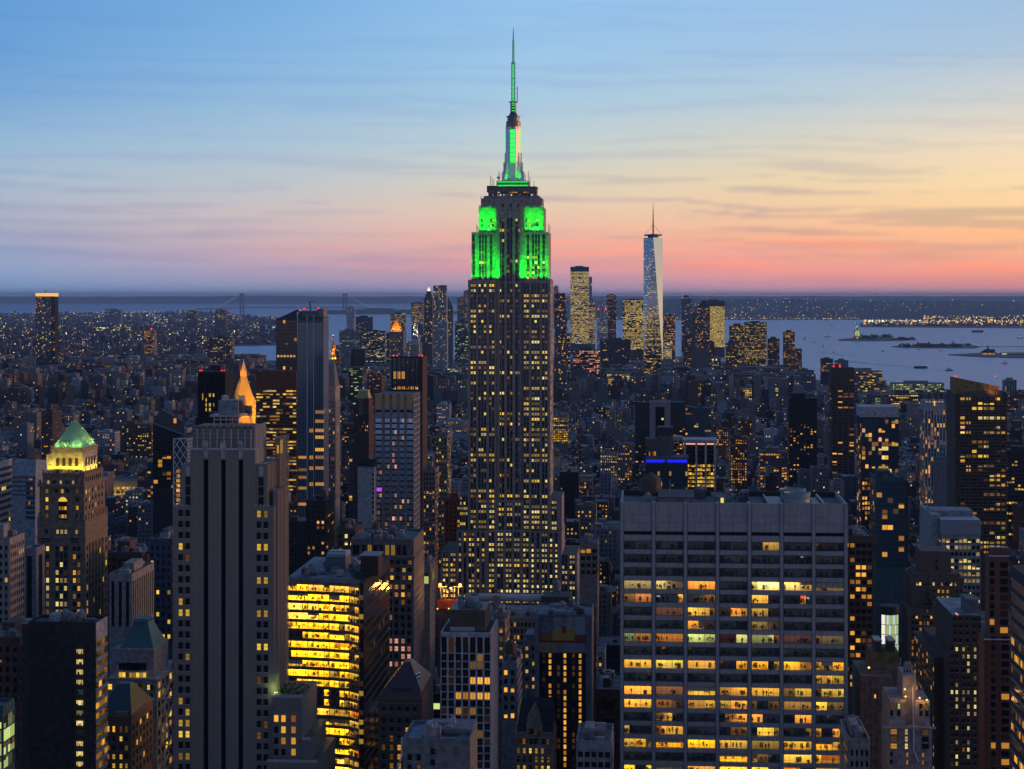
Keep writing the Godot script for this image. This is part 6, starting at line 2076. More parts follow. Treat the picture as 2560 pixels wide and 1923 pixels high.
func table_towers() -> void:
	var g := "towers of the far downtown cluster"
	for t in [
		# --- over the river and downtown, east of the landmark
		["river_slab", "red brown housing slab with stepped top by the river", 518, 579, 843, 925, 5200, 40, "grid", "brick", 0.3, "pale", 5.5, 4.0, {}],
		["river_slab", "narrow orange lit tower standing on the far shore", 360, 385, 826, 884, 7600, 40, "wide", "brick", 0.65, "amber", 6.0, 5.0, {"bare": true, "beacon": [378]}],
		["far_housing_slab", "wide pale housing slab alone before the outer bay", 260, 302, 774, 786, 13500, 60, "grid", "gray", 0.3, "pale", 14, 7, {}],
		["far_housing_slab", "dark housing slab on the far shore east of bridge tower", 466, 492, 777, 800, 11500, 60, "grid", "brick", 0.25, "pale", 10, 6, {}],
		["far_housing_slab", "dark housing slab on the far shore below bridge pier", 538, 564, 775, 800, 11500, 60, "grid", "brick", 0.25, "pale", 10, 6, {}],
		["downtown_tower", "slender pale tower with dark banded cap before the strait", 866, 886, 767, 825, 6300, 26, "grid", "white", 0.25, "down", 5.5, 4.5, {}],
		["downtown_tower", "dark tapering tower with green lit band near its top", 889, 930, 792, 835, 6000, 40, "grid", "dark", 0.12, "green", 5.5, 4.5, {"tiers": []}],
		["downtown_tower", "broad grey slab with a few bright green top windows", 848, 899, 826, 905, 4700, 40, "grid", "conc", 0.18, "green", 4.5, 4.2, {}],
		["downtown_tower", "dark flat topped block with yellow window rows before water", 976, 1013, 783, 830, 6400, 40, "band", "dark", 0.4, "yellow", 6, 5, {}],
		["downtown_tower", "reddish block with bright yellow sky lobby band", 1028, 1058, 757, 812, 6300, 40, "band", "brown", 0.5, "down", 5, 5, {}],
		["downtown_tower", "brown tower crowded between spired tower and landmark", 1143, 1170, 745, 820, 6300, 40, "grid", "brown", 0.35, "home", 5, 4.6, {"tiers": []}],
		["downtown_tower", "thin grey tower rising behind brown tower next to landmark", 1159, 1180, 726, 800, 6700, 30, "glass", "blue", 0.12, "down", 5, 4.6, {}],
		["downtown_tower", "dark gridded slab with fine greenish window dots", 1137, 1171, 803, 900, 4700, 34, "band", "blue", 0.3, "green", 3.6, 4, {}],
		["downtown_tower", "pale stone court tower with colonnade strips", 1051, 1072, 842, 910, 4600, 30, "slit", "stone", 0.1, "down", 4, 9, {}],
		["downtown_tower", "low broad grey civic block with few lights", 1008, 1052, 858, 912, 4500, 40, "grid", "stone", 0.22, "pale", 4, 4, {}],
		["downtown_tower", "wide bluish office slab dotted with lights", 905, 962, 828, 905, 4600, 40, "band", "blue", 0.35, "pale", 4, 4, {}],
		["downtown_tower", "dark slab with amber rows beside gold pyramid", 935, 974, 832, 900, 4300, 30, "grid", "dark", 0.25, "amber", 4, 4, {}],
		["downtown_tower", "dull red riverside block with pale windows", 835, 848, 868, 910, 4200, 30, "grid", "brick", 0.3, "pale", 4, 4, {}],
		# --- downtown, west of the landmark
		["downtown_tower", "square tower with warm lit crown corner beside landmark", 1384, 1396, 716, 790, 6400, 30, "band", "brown", 0.3, "amber", 4, 4.5, {}],
		["downtown_tower", "tower with dark glass top and bands of yellow floors", 1426, 1472, 667, 860, 5400, 44, "band", "blue", 0.75, "bright", 3.4, 4.2, {"cap": 22.0, "mirror": true, "even": 0.6}],
		["downtown_tower", "pale slab reflecting peach sky behind banded tower", 1466, 1480, 692, 800, 5700, 30, "glass", "white", 0.02, "pale", 8, 8, {"bare": true}],
		["downtown_tower", "mid height tower with yellow floors and crane on top", 1472, 1488, 753, 860, 5200, 30, "band", "gray", 0.6, "office", 3.4, 4.2, {}],
		["downtown_tower", "white framed apartment tower with open square top", 1493, 1519, 776, 862, 5000, 26, "grid", "white", 0.35, "pale", 4, 4, {"beacon": [1496, 1515]}],
		["downtown_tower", "dark slim tower with open steel frame on roof", 1517, 1540, 738, 850, 5300, 24, "grid", "dark", 0.25, "amber", 4, 4, {}],
		["downtown_tower", "broad warm lit office block left of the tallest glass tower", 1557, 1613, 750, 875, 5400, 44, "band", "brown", 0.66, "bright", 3.2, 4.2, {"even": 0.7}],
		["downtown_tower", "banded glass office glowing yellow before the tallest glass tower", 1614, 1647, 757, 868, 5300, 40, "band", "blue", 0.7, "bright", 3.2, 4.2, {"even": 0.6}],
		["downtown_tower", "brown art-deco block crowned with dark turrets", 1640, 1667, 812, 870, 5000, 30, "grid", "brown", 0.12, "amber", 4, 4, {}],
		["downtown_tower", "square brown tower with teal octagon cap", 1660, 1688, 790, 878, 5700, 40, "band", "brown", 0.5, "amber", 4, 4.5, {}],
		["downtown_tower", "dark curved glass tower with amber corner lights", 1704, 1730, 742, 855, 5600, 30, "glass", "black", 0.1, "amber", 4, 4.5, {"even": 0.8}],
		["downtown_tower", "brightest yellow office block with dark louvred cap", 1757, 1812, 752, 868, 5500, 40, "band", "brown", 0.97, "bright", 3.2, 4.6, {"cap": 24.0, "even": 0.95}],
		["downtown_tower", "wide brown office with grid of dim windows and arched cap", 1862, 1917, 806, 915, 5200, 44, "grid", "brown", 0.7, "office", 4, 4.4, {}],
		["downtown_tower", "stepped brown office with yellow corner bays", 1824, 1864, 815, 908, 5300, 40, "grid", "brown", 0.5, "office", 4, 4.4, {}],
		["downtown_block", "dark slab dotted with white lights just west of landmark", 1386, 1425, 834, 960, 4000, 34, "grid", "dark", 0.35, "pale", 4.2, 4, {}],
		["downtown_block", "tall dark red warehouse block without many lights", 1500, 1577, 849, 915, 4300, 50, "grid", "brick", 0.07, "pale", 4.5, 4.5, {}],
		["downtown_block", "glass block with pale horizontal stripes stepping upward", 1620, 1680, 848, 897, 4600, 40, "band", "conc", 0.8, "pale", 6, 5, {"even": 1.0}],
		["downtown_block", "dark tower with yellow windows before striped glass block", 1613, 1652, 890, 962, 3500, 34, "band", "dark", 0.45, "yellow", 4, 4, {}],
		["downtown_block", "white low studio block among dark roofs", 1555, 1592, 915, 935, 3700, 30, "grid", "white", 0.15, "pale", 5, 5, {}],
		["downtown_block", "loft block with nearly every window glowing yellow", 1517, 1574, 934, 976, 3000, 34, "wide", "tan", 0.85, "office", 3.6, 4.2, {"even": 0.8}],
		["downtown_block", "pinkish lit band office low beside red warehouse", 1433, 1500, 875, 955, 3900, 40, "band", "brown", 0.4, "pink", 4, 4.2, {}],
		["downtown_block", "brown housing tower with dim lights by the highway", 1708, 1760, 838, 920, 4600, 34, "grid", "brown", 0.22, "home", 4.4, 4, {}],
		["downtown_block", "dark housing tower pair, slimmer one", 1770, 1786, 855, 930, 4500, 30, "grid", "brick", 0.25, "home", 4.4, 4, {}],
		["downtown_block", "dark housing tower pair, broader one", 1815, 1842, 858, 935, 4300, 30, "grid", "brick", 0.28, "home", 4.4, 4, {}],
		["downtown_block", "glass studio block with white frame lit at corner", 1780, 1802, 896, 942, 3900, 30, "glass", "conc", 0.25, "pale", 5, 5, {}],
		["downtown_block", "long white loft building with continuous yellow windows", 1838, 1960, 968, 1000, 3100, 34, "wide", "white", 0.7, "office", 4.4, 4.6, {"even": 0.8}],
		["downtown_block", "long low hall with cool white light under roof", 1862, 1935, 917, 935, 4000, 40, "band", "gray", 0.4, "cool", 8, 6, {"bare": true}],
		["downtown_block", "stepped brick block with orange lit windows", 1720, 1780, 948, 992, 3300, 34, "grid", "tan", 0.5, "yellow", 4, 4.4, {}],
		["downtown_block", "dark studio with bright turquoise roof sign", 1690, 1722, 918, 950, 3600, 30, "grid", "dark", 0.2, "pale", 4.4, 4.4, {"bare": true}],
		# --- along the western river
		["riverside_tower", "tall brown riverside apartment tower with stepped shoulder", 1959, 1987, 830, 935, 4600, 28, "grid", "brown", 0.4, "amber", 4, 3.8, {}],
		["riverside_tower", "shorter apartment tower with small domed cap", 1988, 2005, 872, 935, 4500, 24, "grid", "brown", 0.4, "amber", 4, 3.8, {"bare": true}],
		["riverside_tower", "dark apartment block in front of open water", 1920, 1949, 847, 915, 4700, 30, "grid", "dark", 0.3, "amber", 4, 3.8, {}],
		["riverside_tower", "small dark block with lit lower floors and flat cap", 2053, 2083, 897, 938, 3900, 30, "band", "dark", 0.4, "amber", 4, 4.5, {"cap": 12.0}],
		["riverside_tower", "grey block with rounded top beside flat capped one", 2089, 2121, 901, 935, 3800, 30, "grid", "gray", 0.2, "pale", 4, 4, {}],
		["riverside_office", "terraced concrete office with yellow ribbon windows and crane", 2120, 2206, 928, 985, 3400, 50, "band", "conc", 0.42, "yellow", 4, 4.6, {"tiers": [[2150, 2216, 952, 6.0]]}],
		["riverside_office", "long glass office glowing pale green near the river", 2232, 2361, 958, 990, 3300, 50, "wide", "conc", 0.8, "green", 3.6, 4.6, {"even": 0.9}],
		["riverside_office", "curved brown brick block with bright yellow rows", 2222, 2296, 985, 1022, 2700, 40, "wide", "brick", 0.6, "yellow", 4, 4.4, {}],
		["riverside_office", "grey loft with arched green lit windows", 2160, 2222, 986, 1030, 2700, 36, "wide", "gray", 0.35, "green", 4.6, 4.8, {}],
		["riverside_slab", "small grey slab standing before the water", 2511, 2542, 950, 992, 3000, 26, "slit", "conc", 0.02, "pale", 6, 12, {}],
		["riverside_slab", "red brick slab below grey slab by river", 2520, 2560, 985, 1030, 2500, 30, "grid", "brick", 0.25, "home", 4, 4, {}],
		# --- middle distance, west of the landmark
		["brick_apartment_tower", "tall brown tower with slanted flank and red roof lights", 2079, 2137, 922, 1260, 1500, 34, "wide", "brown", 0.16, "amber", 6.4, 3.5, {"beacon": [2085, 2100], "side": 0.1, "cap": 12.0}],
		["dark_apartment_tower", "black windowless topped tower with few amber windows", 1973, 2043, 997, 1260, 1650, 34, "grid", "black", 0.2, "amber", 4, 3.4, {"cap": 30.0}],
		["glass_apartment_tower", "glass apartment tower under wide white plant screen", 2154, 2247, 1043, 1340, 1350, 30, "glass", "dark", 0.3, "home", 2.4, 3.2, {"even": 0.8, "run": 0.2, "bare": true, "open": true}],
		["white_ribbed_tower", "slim white tower of vertical piers with roof tanks", 2311, 2365, 1022, 1300, 1500, 26, "slit", "white", 0.3, "amber", 2.6, 3.3, {"tank": true, "open": true}],
		["sloped_roof_tower", "brown balcony tower with sloping gold lit parapet", 2398, 2518, 985, 1385, 1150, 17, "wide", "brown", 0.4, "home", 3.7, 2.95, {"bare": true, "open": true, "run": 0.45}],
		["grey_plant_office", "pale office tower with metal plant screen and pinkish floors", 2352, 2452, 1335, 1560, 850, 34, "wide", "conc", 0.45, "pale", 1.9, 3.0, {"open": true, "bare": true, "even": 0.2}],
		["brown_apartment_tower", "brown gridded apartment tower with amber windows beside travertine slab", 2122, 2183, 1345, 1720, 760, 30, "wide", "brown", 0.3, "amber", 2.3, 2.95, {"parts": true}],
		["teal_apartment_tower", "dark teal glass tower with scattered amber flats", 2190, 2262, 1197, 1420, 1050, 30, "glass", "teal", 0.14, "amber", 3.2, 3.1, {"even": 0.9, "run": 0.1}],
		["slender_teal_tower", "narrow dark tower with pale light column", 2336, 2380, 1175, 1330, 1200, 26, "glass", "teal", 0.08, "green", 3.2, 3.1, {}],
		["long_lit_block", "broad dark block with yellow windows behind balcony tower", 2505, 2600, 1128, 1340, 1500, 40, "wide", "dark", 0.25, "yellow", 3.2, 3.6, {}],
		["grey_core_tower", "grey concrete core tower with blank face", 1624, 1676, 1006, 1200, 1900, 30, "slit", "conc", 0.0, "pale", 30, 60, {"bare": true, "open": true}],
		["framed_dark_block", "dark block with framed loggia top behind grey core", 1588, 1714, 1007, 1200, 1960, 34, "wide", "dark", 0.14, "amber", 4, 3.8, {"bare": true, "cap": 34.0}],
		["gold_glass_block", "bronze glass hotel reflecting warm light", 1697, 1735, 1018, 1110, 1850, 34, "glass", "brown", 0.05, "amber", 3.6, 3.6, {}],
		["dark_glass_block", "dark green glass office beside bronze hotel", 1735, 1778, 1021, 1120, 1800, 34, "glass", "teal", 0.06, "pale", 3.6, 3.6, {}],
		["tan_loft", "tan loft with two rows of arched yellow windows", 1383, 1420, 1042, 1110, 1850, 30, "wide", "tan", 0.6, "yellow", 3.6, 3.6, {}],
		["brown_loft", "brown loft with densely lit side windows", 1545, 1580, 1110, 1220, 1500, 30, "grid", "tan", 0.4, "amber", 2.8, 3.3, {"tank": true}],
		["cream_loft", "cream loft with bright yellow lower windows", 1500, 1543, 1135, 1210, 1450, 30, "grid", "stone", 0.6, "yellow", 2.8, 3.6, {}],
		["arched_hall", "old hall with arched lit windows under long roof", 1400, 1480, 1192, 1240, 1350, 36, "grid", "tan", 0.5, "amber", 3.4, 4.4, {}],
		["white_loft", "brown loft with white corner tower and amber windows", 1436, 1520, 1256, 1330, 1250, 34, "grid", "brown", 0.4, "amber", 3.2, 3.6, {}],
		["tan_gridded_block", "tan frame block with dark square windows by landmark foot", 1449, 1494, 1362, 1440, 1080, 30, "wide", "tan", 0.04, "amber", 3.6, 3.8, {}],
		["red_brick_tower", "red brick tower with dense amber windows and curved roof tank", 1826, 1868, 1095, 1215, 1550, 30, "grid", "brick", 0.55, "amber", 3, 3.3, {"tank": true}],
		["grey_apartment_tower", "grey apartment tower with dimly lit balconies", 1900, 1968, 1130, 1240, 1400, 30, "wide", "gray", 0.4, "amber", 3.2, 3.3, {}],
		["small_red_block", "small red block with orange windows and roof lamp", 1792, 1822, 1072, 1120, 1750, 28, "grid", "brick", 0.4, "amber", 3.2, 3.6, {}],
		["pale_brick_tower", "pale stepped tower with a single lit roof lamp", 1846, 1880, 1050, 1140, 1850, 28, "grid", "brick", 0.2, "amber", 3.2, 3.6, {}],
		# --- middle distance, east of the landmark
		["amber_office_slab", "wide rust brown office slab full of amber windows", 640, 741, 929, 1235, 1900, 30, "band", "rust", 0.6, "warm", 3.4, 3.75, {"open": true, "even": 0.3, "cap": 18.0, "bare": true}],
		["tan_slab", "tan housing slab with lighter flank among low roofs", 103, 131, 1030, 1165, 2000, 44, "grid", "brown", 0.18, "amber", 3.6, 3.4, {}],
		["tan_slab", "broad tan block behind housing slab with rows of small windows", 36, 92, 1033, 1105, 2150, 40, "grid", "tan", 0.14, "amber", 3.6, 3.4, {}],
		["white_apartment_block", "stepped white apartment block with amber windows", 243, 286, 1082, 1140, 1800, 30, "grid", "white", 0.25, "amber", 3.6, 3.6, {}],
		["brown_office_block", "brown office block with even yellow top row", 304, 378, 1062, 1145, 1700, 36, "grid", "brown", 0.2, "yellow", 3.6, 3.6, {}],
		["teal_glass_block", "teal glass apartment block with bright amber flats", 368, 432, 1158, 1340, 1100, 24, "glass", "teal", 0.3, "amber", 3.6, 3.1, {"even": 0.7}],
		["white_gridded_block", "white banded office block at the picture edge with yellow rows", -120, -20, 1163, 1320, 900, 28, "wide", "white", 0.12, "yellow", 2.2, 3.1, {"open": true, "side": 1.0}],
		["white_terrace_block", "stepped apartment block with red lit balconies", 318, 352, 1290, 1350, 1000, 26, "wide", "gray", 0.3, "amber", 3.2, 3.2, {}],
		["lit_gallery_block", "brown block with one long glowing gallery row", 262, 365, 1385, 1560, 960, 32, "grid", "brick", 0.1, "amber", 3.2, 3.4, {}],
		["rust_brick_block", "rust brick block with orange windows beside brick tower", 350, 370, 1392, 1575, 900, 40, "grid", "rust", 0.45, "amber", 2.6, 3.2, {"parts": true}],
		["navy_office_block", "dark blue office with few scattered yellow windows", 372, 431, 1352, 1600, 820, 34, "grid", "blue", 0.16, "yellow", 2.6, 3.3, {"parts": true}],
		["grey_classical_block", "grey classical block with tall pilasters under shallow gable", 272, 330, 1440, 1570, 770, 34, "slit", "stone", 0.02, "amber", 3.4, 14, {"side": 0.1}],
		["dark_brown_slab", "thin dark brown slab with single column of red lamps", 820, 838, 972, 1270, 1600, 20, "slit", "brown", 0.0, "amber", 4, 40, {"bare": true, "side": 0.0}],
		["green_glass_tower", "pale green glass tower beside black narrow slab", 872, 906, 918, 1050, 1950, 28, "band", "teal", 0.14, "green", 4, 3.8, {"bare": true}],
		["black_slab_tower", "black narrow slab behind pale green glass tower", 877, 911, 873, 960, 2150, 26, "slit", "black", 0.0, "pale", 30, 60, {"bare": true}],
		["brick_tower_pair", "brown brick apartment tower with ribbed flank", 918, 940, 935, 1060, 2300, 40, "grid", "brown", 0.18, "amber", 3.6, 3.4, {}],
		["brick_tower_pair", "shorter brown brick apartment tower with lit flank", 940, 954, 942, 1060, 2450, 40, "grid", "brick", 0.28, "amber", 3.6, 3.4, {}],
		["teal_balcony_tower", "teal glass apartment tower with rounded roof and few amber rooms", 872, 935, 1106, 1350, 1250, 30, "glass", "teal", 0.09, "amber", 3.4, 3.1, {"even": 0.9}],
		["brown_gridded_tower", "brown gridded apartment block behind teal tower", 855, 935, 1060, 1160, 1500, 30, "wide", "brown", 0.25, "amber", 3.4, 3.2, {"tank": true}],
		["dark_topped_block", "white apartment block with black mansard top", 1091, 1124, 1012, 1055, 2200, 30, "grid", "white", 0.2, "amber", 3.6, 3.5, {"cap": 0.5}],
		["long_white_block", "long white apartment block with regular amber windows", 1100, 1169, 1052, 1085, 2000, 26, "grid", "white", 0.3, "amber", 3.6, 3.5, {}],
		["green_lit_block", "low block glowing with green white floors", 1118, 1150, 920, 955, 3200, 34, "band", "conc", 0.9, "green", 4, 4.4, {"even": 0.9}],
		["deco_loft_tower", "narrow tan deco loft with pointed green roof and lit rows", 1057, 1088, 1175, 1420, 1380, 26, "grid", "tan", 0.28, "amber", 2.6, 3.3, {}],
		["deco_loft_tower", "brown loft with brightly lit top gallery next to landmark", 1089, 1118, 1090, 1420, 1480, 26, "grid", "tan", 0.3, "yellow", 2.6, 3.3, {}],
		["red_brick_loft", "red brick loft with glowing street level by landmark", 1112, 1152, 1248, 1420, 1400, 30, "grid", "rust", 0.16, "amber", 2.8, 3.4, {}],
		["dark_water_tank_block", "dark loft with round roof tanks before glass tower", 765, 814, 1255, 1440, 1150, 30, "grid", "dark", 0.16, "amber", 2.8, 3.2, {"tank": true}],
		["low_tan_office", "tan office with green planted roof and lit side", 690, 716, 1240, 1330, 1000, 40, "grid", "tan", 0.3, "yellow", 2.8, 3.2, {}],
		["tan_school_block", "low tan block with four cool lit windows", 843, 888, 1325, 1420, 1080, 30, "grid", "brown", 0.25, "pale", 3.6, 4.0, {}],
		["pale_foreground_block", "small pale cornice block beside travertine slab foot", 2121, 2176, 1855, 1923, 520, 24, "grid", "stone", 0.1, "amber", 1.7, 3.0, {"parts": true}],
		["penthouse_roof_block", "white framed roof penthouse among dark roofs", 1440, 1530, 1860, 1923, 520, 22, "wide", "conc", 0.1, "amber", 2.2, 3.0, {"parts": true}],
		["plain_brown_party_wall", "plain brown party wall block with few tiny lights", 1490, 1552, 1730, 1923, 640, 30, "grid", "brown", 0.05, "pale", 8, 7, {}],
		["brick_corner_block", "old red brick block at the lower edge with dormers", -30, 50, 1600, 1760, 620, 24, "grid", "brick", 0.05, "amber", 2.4, 3.4, {}],
		["green_glass_corner", "glass corner office glowing green and yellow at lower edge", -120, 7, 1772, 1923, 430, 8, "glass", "teal", 0.85, "green", 1.6, 3.3, {"even": 0.9, "bare": true, "side": 1.0}],
		["dark_mid_block", "dark loft with white stair windows between hotel and slab", 1452, 1490, 1560, 1800, 760, 26, "grid", "brown", 0.14, "amber", 2.6, 3.3, {"tank": true}],
		["dark_mid_block", "brown loft with bright narrow windows beside pale framed tower", 1229, 1262, 1555, 1760, 700, 24, "grid", "tan", 0.5, "amber", 2.4, 3.2, {}],
		["dark_mid_block", "white painted block with two window columns", 1254, 1292, 1660, 1800, 660, 24, "grid", "conc", 0.3, "amber", 2.6, 3.0, {"tank": true}],
		["lit_side_block", "dark block with green white lit stair beside pale framed tower", 1064, 1102, 1740, 1900, 680, 24, "band", "dark", 0.5, "green", 4, 4.0, {}],
		["street_front_block", "narrow block with bright lit street front by stone tower", 1055, 1075, 1415, 1470, 1000, 24, "wide", "tan", 0.6, "green", 5, 9, {}],
		["classic_edge_block", "grey ornate block with carved cornice at picture edge", -60, 24, 1350, 1560, 800, 19, "grid", "stone", 0.06, "amber", 2.6, 3.4, {}],
		["blank_dark_wall", "plain dark party wall beside carved cornice block", 58, 90, 1375, 1560, 850, 12, "slit", "gray", 0.0, "amber", 40, 90, {"bare": true}],
	]:
		tower(t[0], t[1], t[2], t[3], t[4], t[5], t[6], t[7], t[8], t[9], t[10], t[11], t[12], t[13], t[14])

# ------------------------------------------------------------------ towers of their own shape
func find(called: String) -> Node3D:
	return get_node(called) as Node3D

func addto(n: Node3D, d: float, u0: float) -> Bld:
	# a builder on top of a tower that is already there
	var b := Bld.new()
	b.n = n; b.d = d; b.m = d / FOC; b.c = gc; b.s = gs
	b.x0 = (u0 - CX) / FOC * d
	return b

func special_towers() -> void:
	rng.seed = 77
	# plant screens and crowns of towers in the table
	var b := addto(find("glass_apartment_tower"), 1350, 2154)
	var mb := MB.new()
	mb.box(b.X(2152), b.X(2247), b.Y(1043), b.Y(1017), 0.3, -30, Color(0.5, 0.52, 0.54))
	commit(mb, "plant_screen", b.n, M.stone)
	for k in 12:
		b.trim.box(b.X(2152 + k * 8.6), b.X(2152.4 + k * 8.6), b.Y(1043), b.Y(1017), 0.4, 0.2, Color(0.4, 0.42, 0.44))
	b.wall.box(b.X(2154), b.X(2270), 0, b.Y(1200), 1, -34, Color(0.05, 0.045, 0.045))
	rows(b, 0, 1, b.X(2155), b.X(2195), b.Y(1400), b.Y(1202), 6, 16, 0.7, 0.6, 0.5, "amber")
	finish(b)
	b = addto(find("white_ribbed_tower"), 1500, 2311)
	mb = MB.new()
	mb.box(b.X(2311), b.X(2363), b.Y(1022), b.Y(1002), -2, -22, Color(0.45, 0.45, 0.47))
	commit(mb, "bulkhead", b.n, M.stone)
	for k in 6:
		wpart(b.n, "lamp_window", 0, -2, b.X(2316 + k * 8), b.X(2319 + k * 8), b.Y(1006), b.Y(1004), 0.1, pal.amber[7])
	wpart(b.n, "lamp_window", 0, -2, b.X(2336), b.X(2339), b.Y(1015), b.Y(1003), 0.1, pal.yellow[8])
	for u in [2328.0, 2346.0]:
		tank(b, b.X(u), b.Y(1002), -8, 1.9, 5.0)
	var cr := MB.new()
	for q in [[2340.0, 2371.0, 1118.0, 1141.0]]:
		for k in 3:
			cr.bar(Vector3(b.X(lerpf(q[0], q[1], k / 2.0)), b.Y(q[3]), 2), Vector3(b.X(lerpf(q[0], q[1], k / 2.0)), b.Y(q[2]), 2), 0.8, Color(0.1, 0.35, 0.42))
			cr.bar(Vector3(b.X(q[0]), b.Y(lerpf(q[2], q[3], k / 2.0)), 2), Vector3(b.X(q[1]), b.Y(lerpf(q[2], q[3], k / 2.0)), 2), 0.8, Color(0.1, 0.35, 0.42))
	b.wall.box(b.X(2336), b.X(2378), 0, b.Y(1141), 1.5, -6, Color(0.2, 0.22, 0.25))
	commit(cr, "steel_frame", b.n, M.metal)
	finish(b)
	b = addto(find("sloped_roof_tower"), 1150, 2398)
	mb = MB.new()
	var x0 := b.X(2387); var x1 := b.X(2497)
	var gold := Color(0.34, 0.22, 0.08)
	mb.quad(Vector3(x0, b.Y(985), 0.4), Vector3(x1, b.Y(985), 0.4), Vector3(x1, b.Y(966), 0.4), Vector3(x0, b.Y(944), 0.4), gold)
	mb.quad(Vector3(x1, b.Y(985), 0.4), Vector3(x1, b.Y(985), -18), Vector3(x1, b.Y(966), -18), Vector3(x1, b.Y(966), 0.4), gold)
	mb.quad(Vector3(x0, b.Y(985), -18), Vector3(x0, b.Y(985), 0.4), Vector3(x0, b.Y(944), 0.4), Vector3(x0, b.Y(944), -18), gold)
	mb.quad(Vector3(x0, b.Y(944), 0.4), Vector3(x1, b.Y(966), 0.4), Vector3(x1, b.Y(966), -18), Vector3(x0, b.Y(944), -18), gold)
	commit(mb, "sloped_parapet", b.n, M.stone)
	b.wall.box(b.X(2387), b.X(2398), 0, b.Y(980), 0.35, -30, Color(0.12, 0.085, 0.06))
	b.wall.box(b.X(2408), b.X(2508), b.Y(993), b.Y(977), 1.0, -6, Color(0.16, 0.14, 0.12))
	for k in 46:
		b.trim.box(b.X(2399), b.X(2518), b.Y(1004 + k * 8.3), b.Y(1003 + k * 8.3), 1.3, 0, Color(0.17, 0.15, 0.13))
	for u in [2398.0, 2420.0, 2443.0, 2466.0, 2490.0, 2513.0]:
		b.wall.box(b.X(u), b.X(u + 2), 0, b.Y(990), 1.1, 0, Color(0.12, 0.1, 0.085))
	for q in [2388.0, 2392.0, 2489.0]:
		mb = MB.new()
		mb.lathe(b.X(q), -1, [[0.0, b.Y(942)], [0.5, b.Y(941)], [0.0, b.Y(940)]], 6, Color.WHITE, puv(pal.red[0]))
		commit(mb, "beacon_light", b.n, M.lamp)
	finish(b)
	spot(b.n, Vector3(b.X(2478), b.Y(984), 5.0), Vector3(b.X(2482), b.Y(972), 0.4), Color(1.0, 0.62, 0.18), 30.0, 60.0, "uplight", 0.3, pal.amber[7])
	b = addto(find("grey_plant_office"), 850, 2352)
	mb = MB.new()
	mb.box(b.X(2352), b.X(2452), b.Y(1335), b.Y(1299), 0.3, -26, Color(0.34, 0.37, 0.41))
	for k in 28:
		mb.box(b.X(2352 + k * 3.57), b.X(2352.6 + k * 3.57), b.Y(1335), b.Y(1299), 0.45, 0.25, Color(0.27, 0.3, 0.34))
	commit(mb, "plant_screen", b.n, M.metal)
	b.wall.box(b.X(2332), b.X(2352), 0, b.Y(1289), -3, -40, Color(0.36, 0.36, 0.37))
	b.wall.box(b.X(2340), b.X(2446), b.Y(1299), b.Y(1285), -14, -30, Color(0.3, 0.32, 0.35))
	finish(b)
	b = addto(find("grey_core_tower"), 1900, 1624)
	b.wall.box(b.X(1643), b.X(1683), 0, b.Y(1092), 30, 10, Color(0.22, 0.22, 0.24))
	wpart(b.n, "window", 0, 0, b.X(1654), b.X(1659), b.Y(1050), b.Y(1045), 0.1, pal.green[4])
	finish(b)
	# --- block with the blue light bar
	b = bld("blue_light_bar_block", "dark glass block with glowing blue light bar along its terrace", 1614, 1720, 1450, 30)
	b.wall.box(0, b.W, 0, b.Y(1160), 0, -28, Color(0.05, 0.055, 0.07))
	b.wall.box(0, b.X(1722), b.Y(1148), b.Y(1143), 1.0, -28, Color(0.13, 0.14, 0.17))
	b.wall.box(0, b.X(1645), b.Y(1143), b.Y(1100), -6, -28, Color(0.13, 0.12, 0.12))
	b.wall.box(b.X(1642), b.X(1683), b.Y(1143), b.Y(1072), -10, -26, Color(0.15, 0.15, 0.16))
	b.wall.frustum(b.X(1642), b.X(1683), -10, -26, b.Y(1092), b.X(1645), b.X(1683), -10, -26, b.Y(1070), Color(0.12, 0.13, 0.15))
	for q in [[1615.0, 1661.0], [1669.0, 1718.0]]:
		mb = MB.new()
		mb.box(b.X(q[0]), b.X(q[1]), b.Y(1156), b.Y(1149), 0.2, 0.0, Color.WHITE, puv(pal.blue[0]))
		commit(mb, "light_bar", b.n, M.glow)
	rows(b, 0, 0, 0.3, b.W - 0.3, b.Y(1230), b.Y(1164), 18, 5, 0.9, 0.8, 0.08, "yellow", {"glass": true})
	rows(b, 0, -6, 1, b.X(1640), b.Y(1143), b.Y(1128), 5, 1, 0.8, 0.7, 0.6, "amber")
	finish(b)
	# --- hall with white columns and lit soffit
	b = bld("white_column_tower", "tower with white columns and glowing soffit under heavy cornice", 1708, 1792, 1480, 34)
	b.wall.box(0.5, b.W - 0.5, 0, b.Y(1110), -2.5, -30, Color(0.06, 0.05, 0.05))
	b.wall.box(-0.5, b.W + 0.5, b.Y(1108), b.Y(1100), 0.6, -31, Color(0.5, 0.5, 0.52))
	b.wall.box(-11, -0.5, b.Y(1106), b.Y(1096), -16, -31, Color(0.5, 0.5, 0.52))
	for u in [1712.5, 1741.0, 1764.5, 1787.5]:
		mb = MB.new()
		mb.box(b.X(u - 2.4), b.X(u + 2.4), 0, b.Y(1108), 0.2, -2.4, Color(0.6, 0.6, 0.62))
		commit(mb, "column", b.n, M.stone)
	mb = MB.new()
	mb.quad(Vector3(0, b.Y(1108) - 0.06, -2.4), Vector3(b.W, b.Y(1108) - 0.06, -2.4), Vector3(b.W, b.Y(1108) - 0.06, -0.4), Vector3(0, b.Y(1108) - 0.06, -0.4), Color.WHITE, puv(pal.pink[4]))
	mb.box(0.2, b.W - 0.2, b.Y(1112), b.Y(1109), -2.3, -2.5, Color.WHITE, puv(pal.pink[4]))
	commit(mb, "soffit_light", b.n, M.glow)
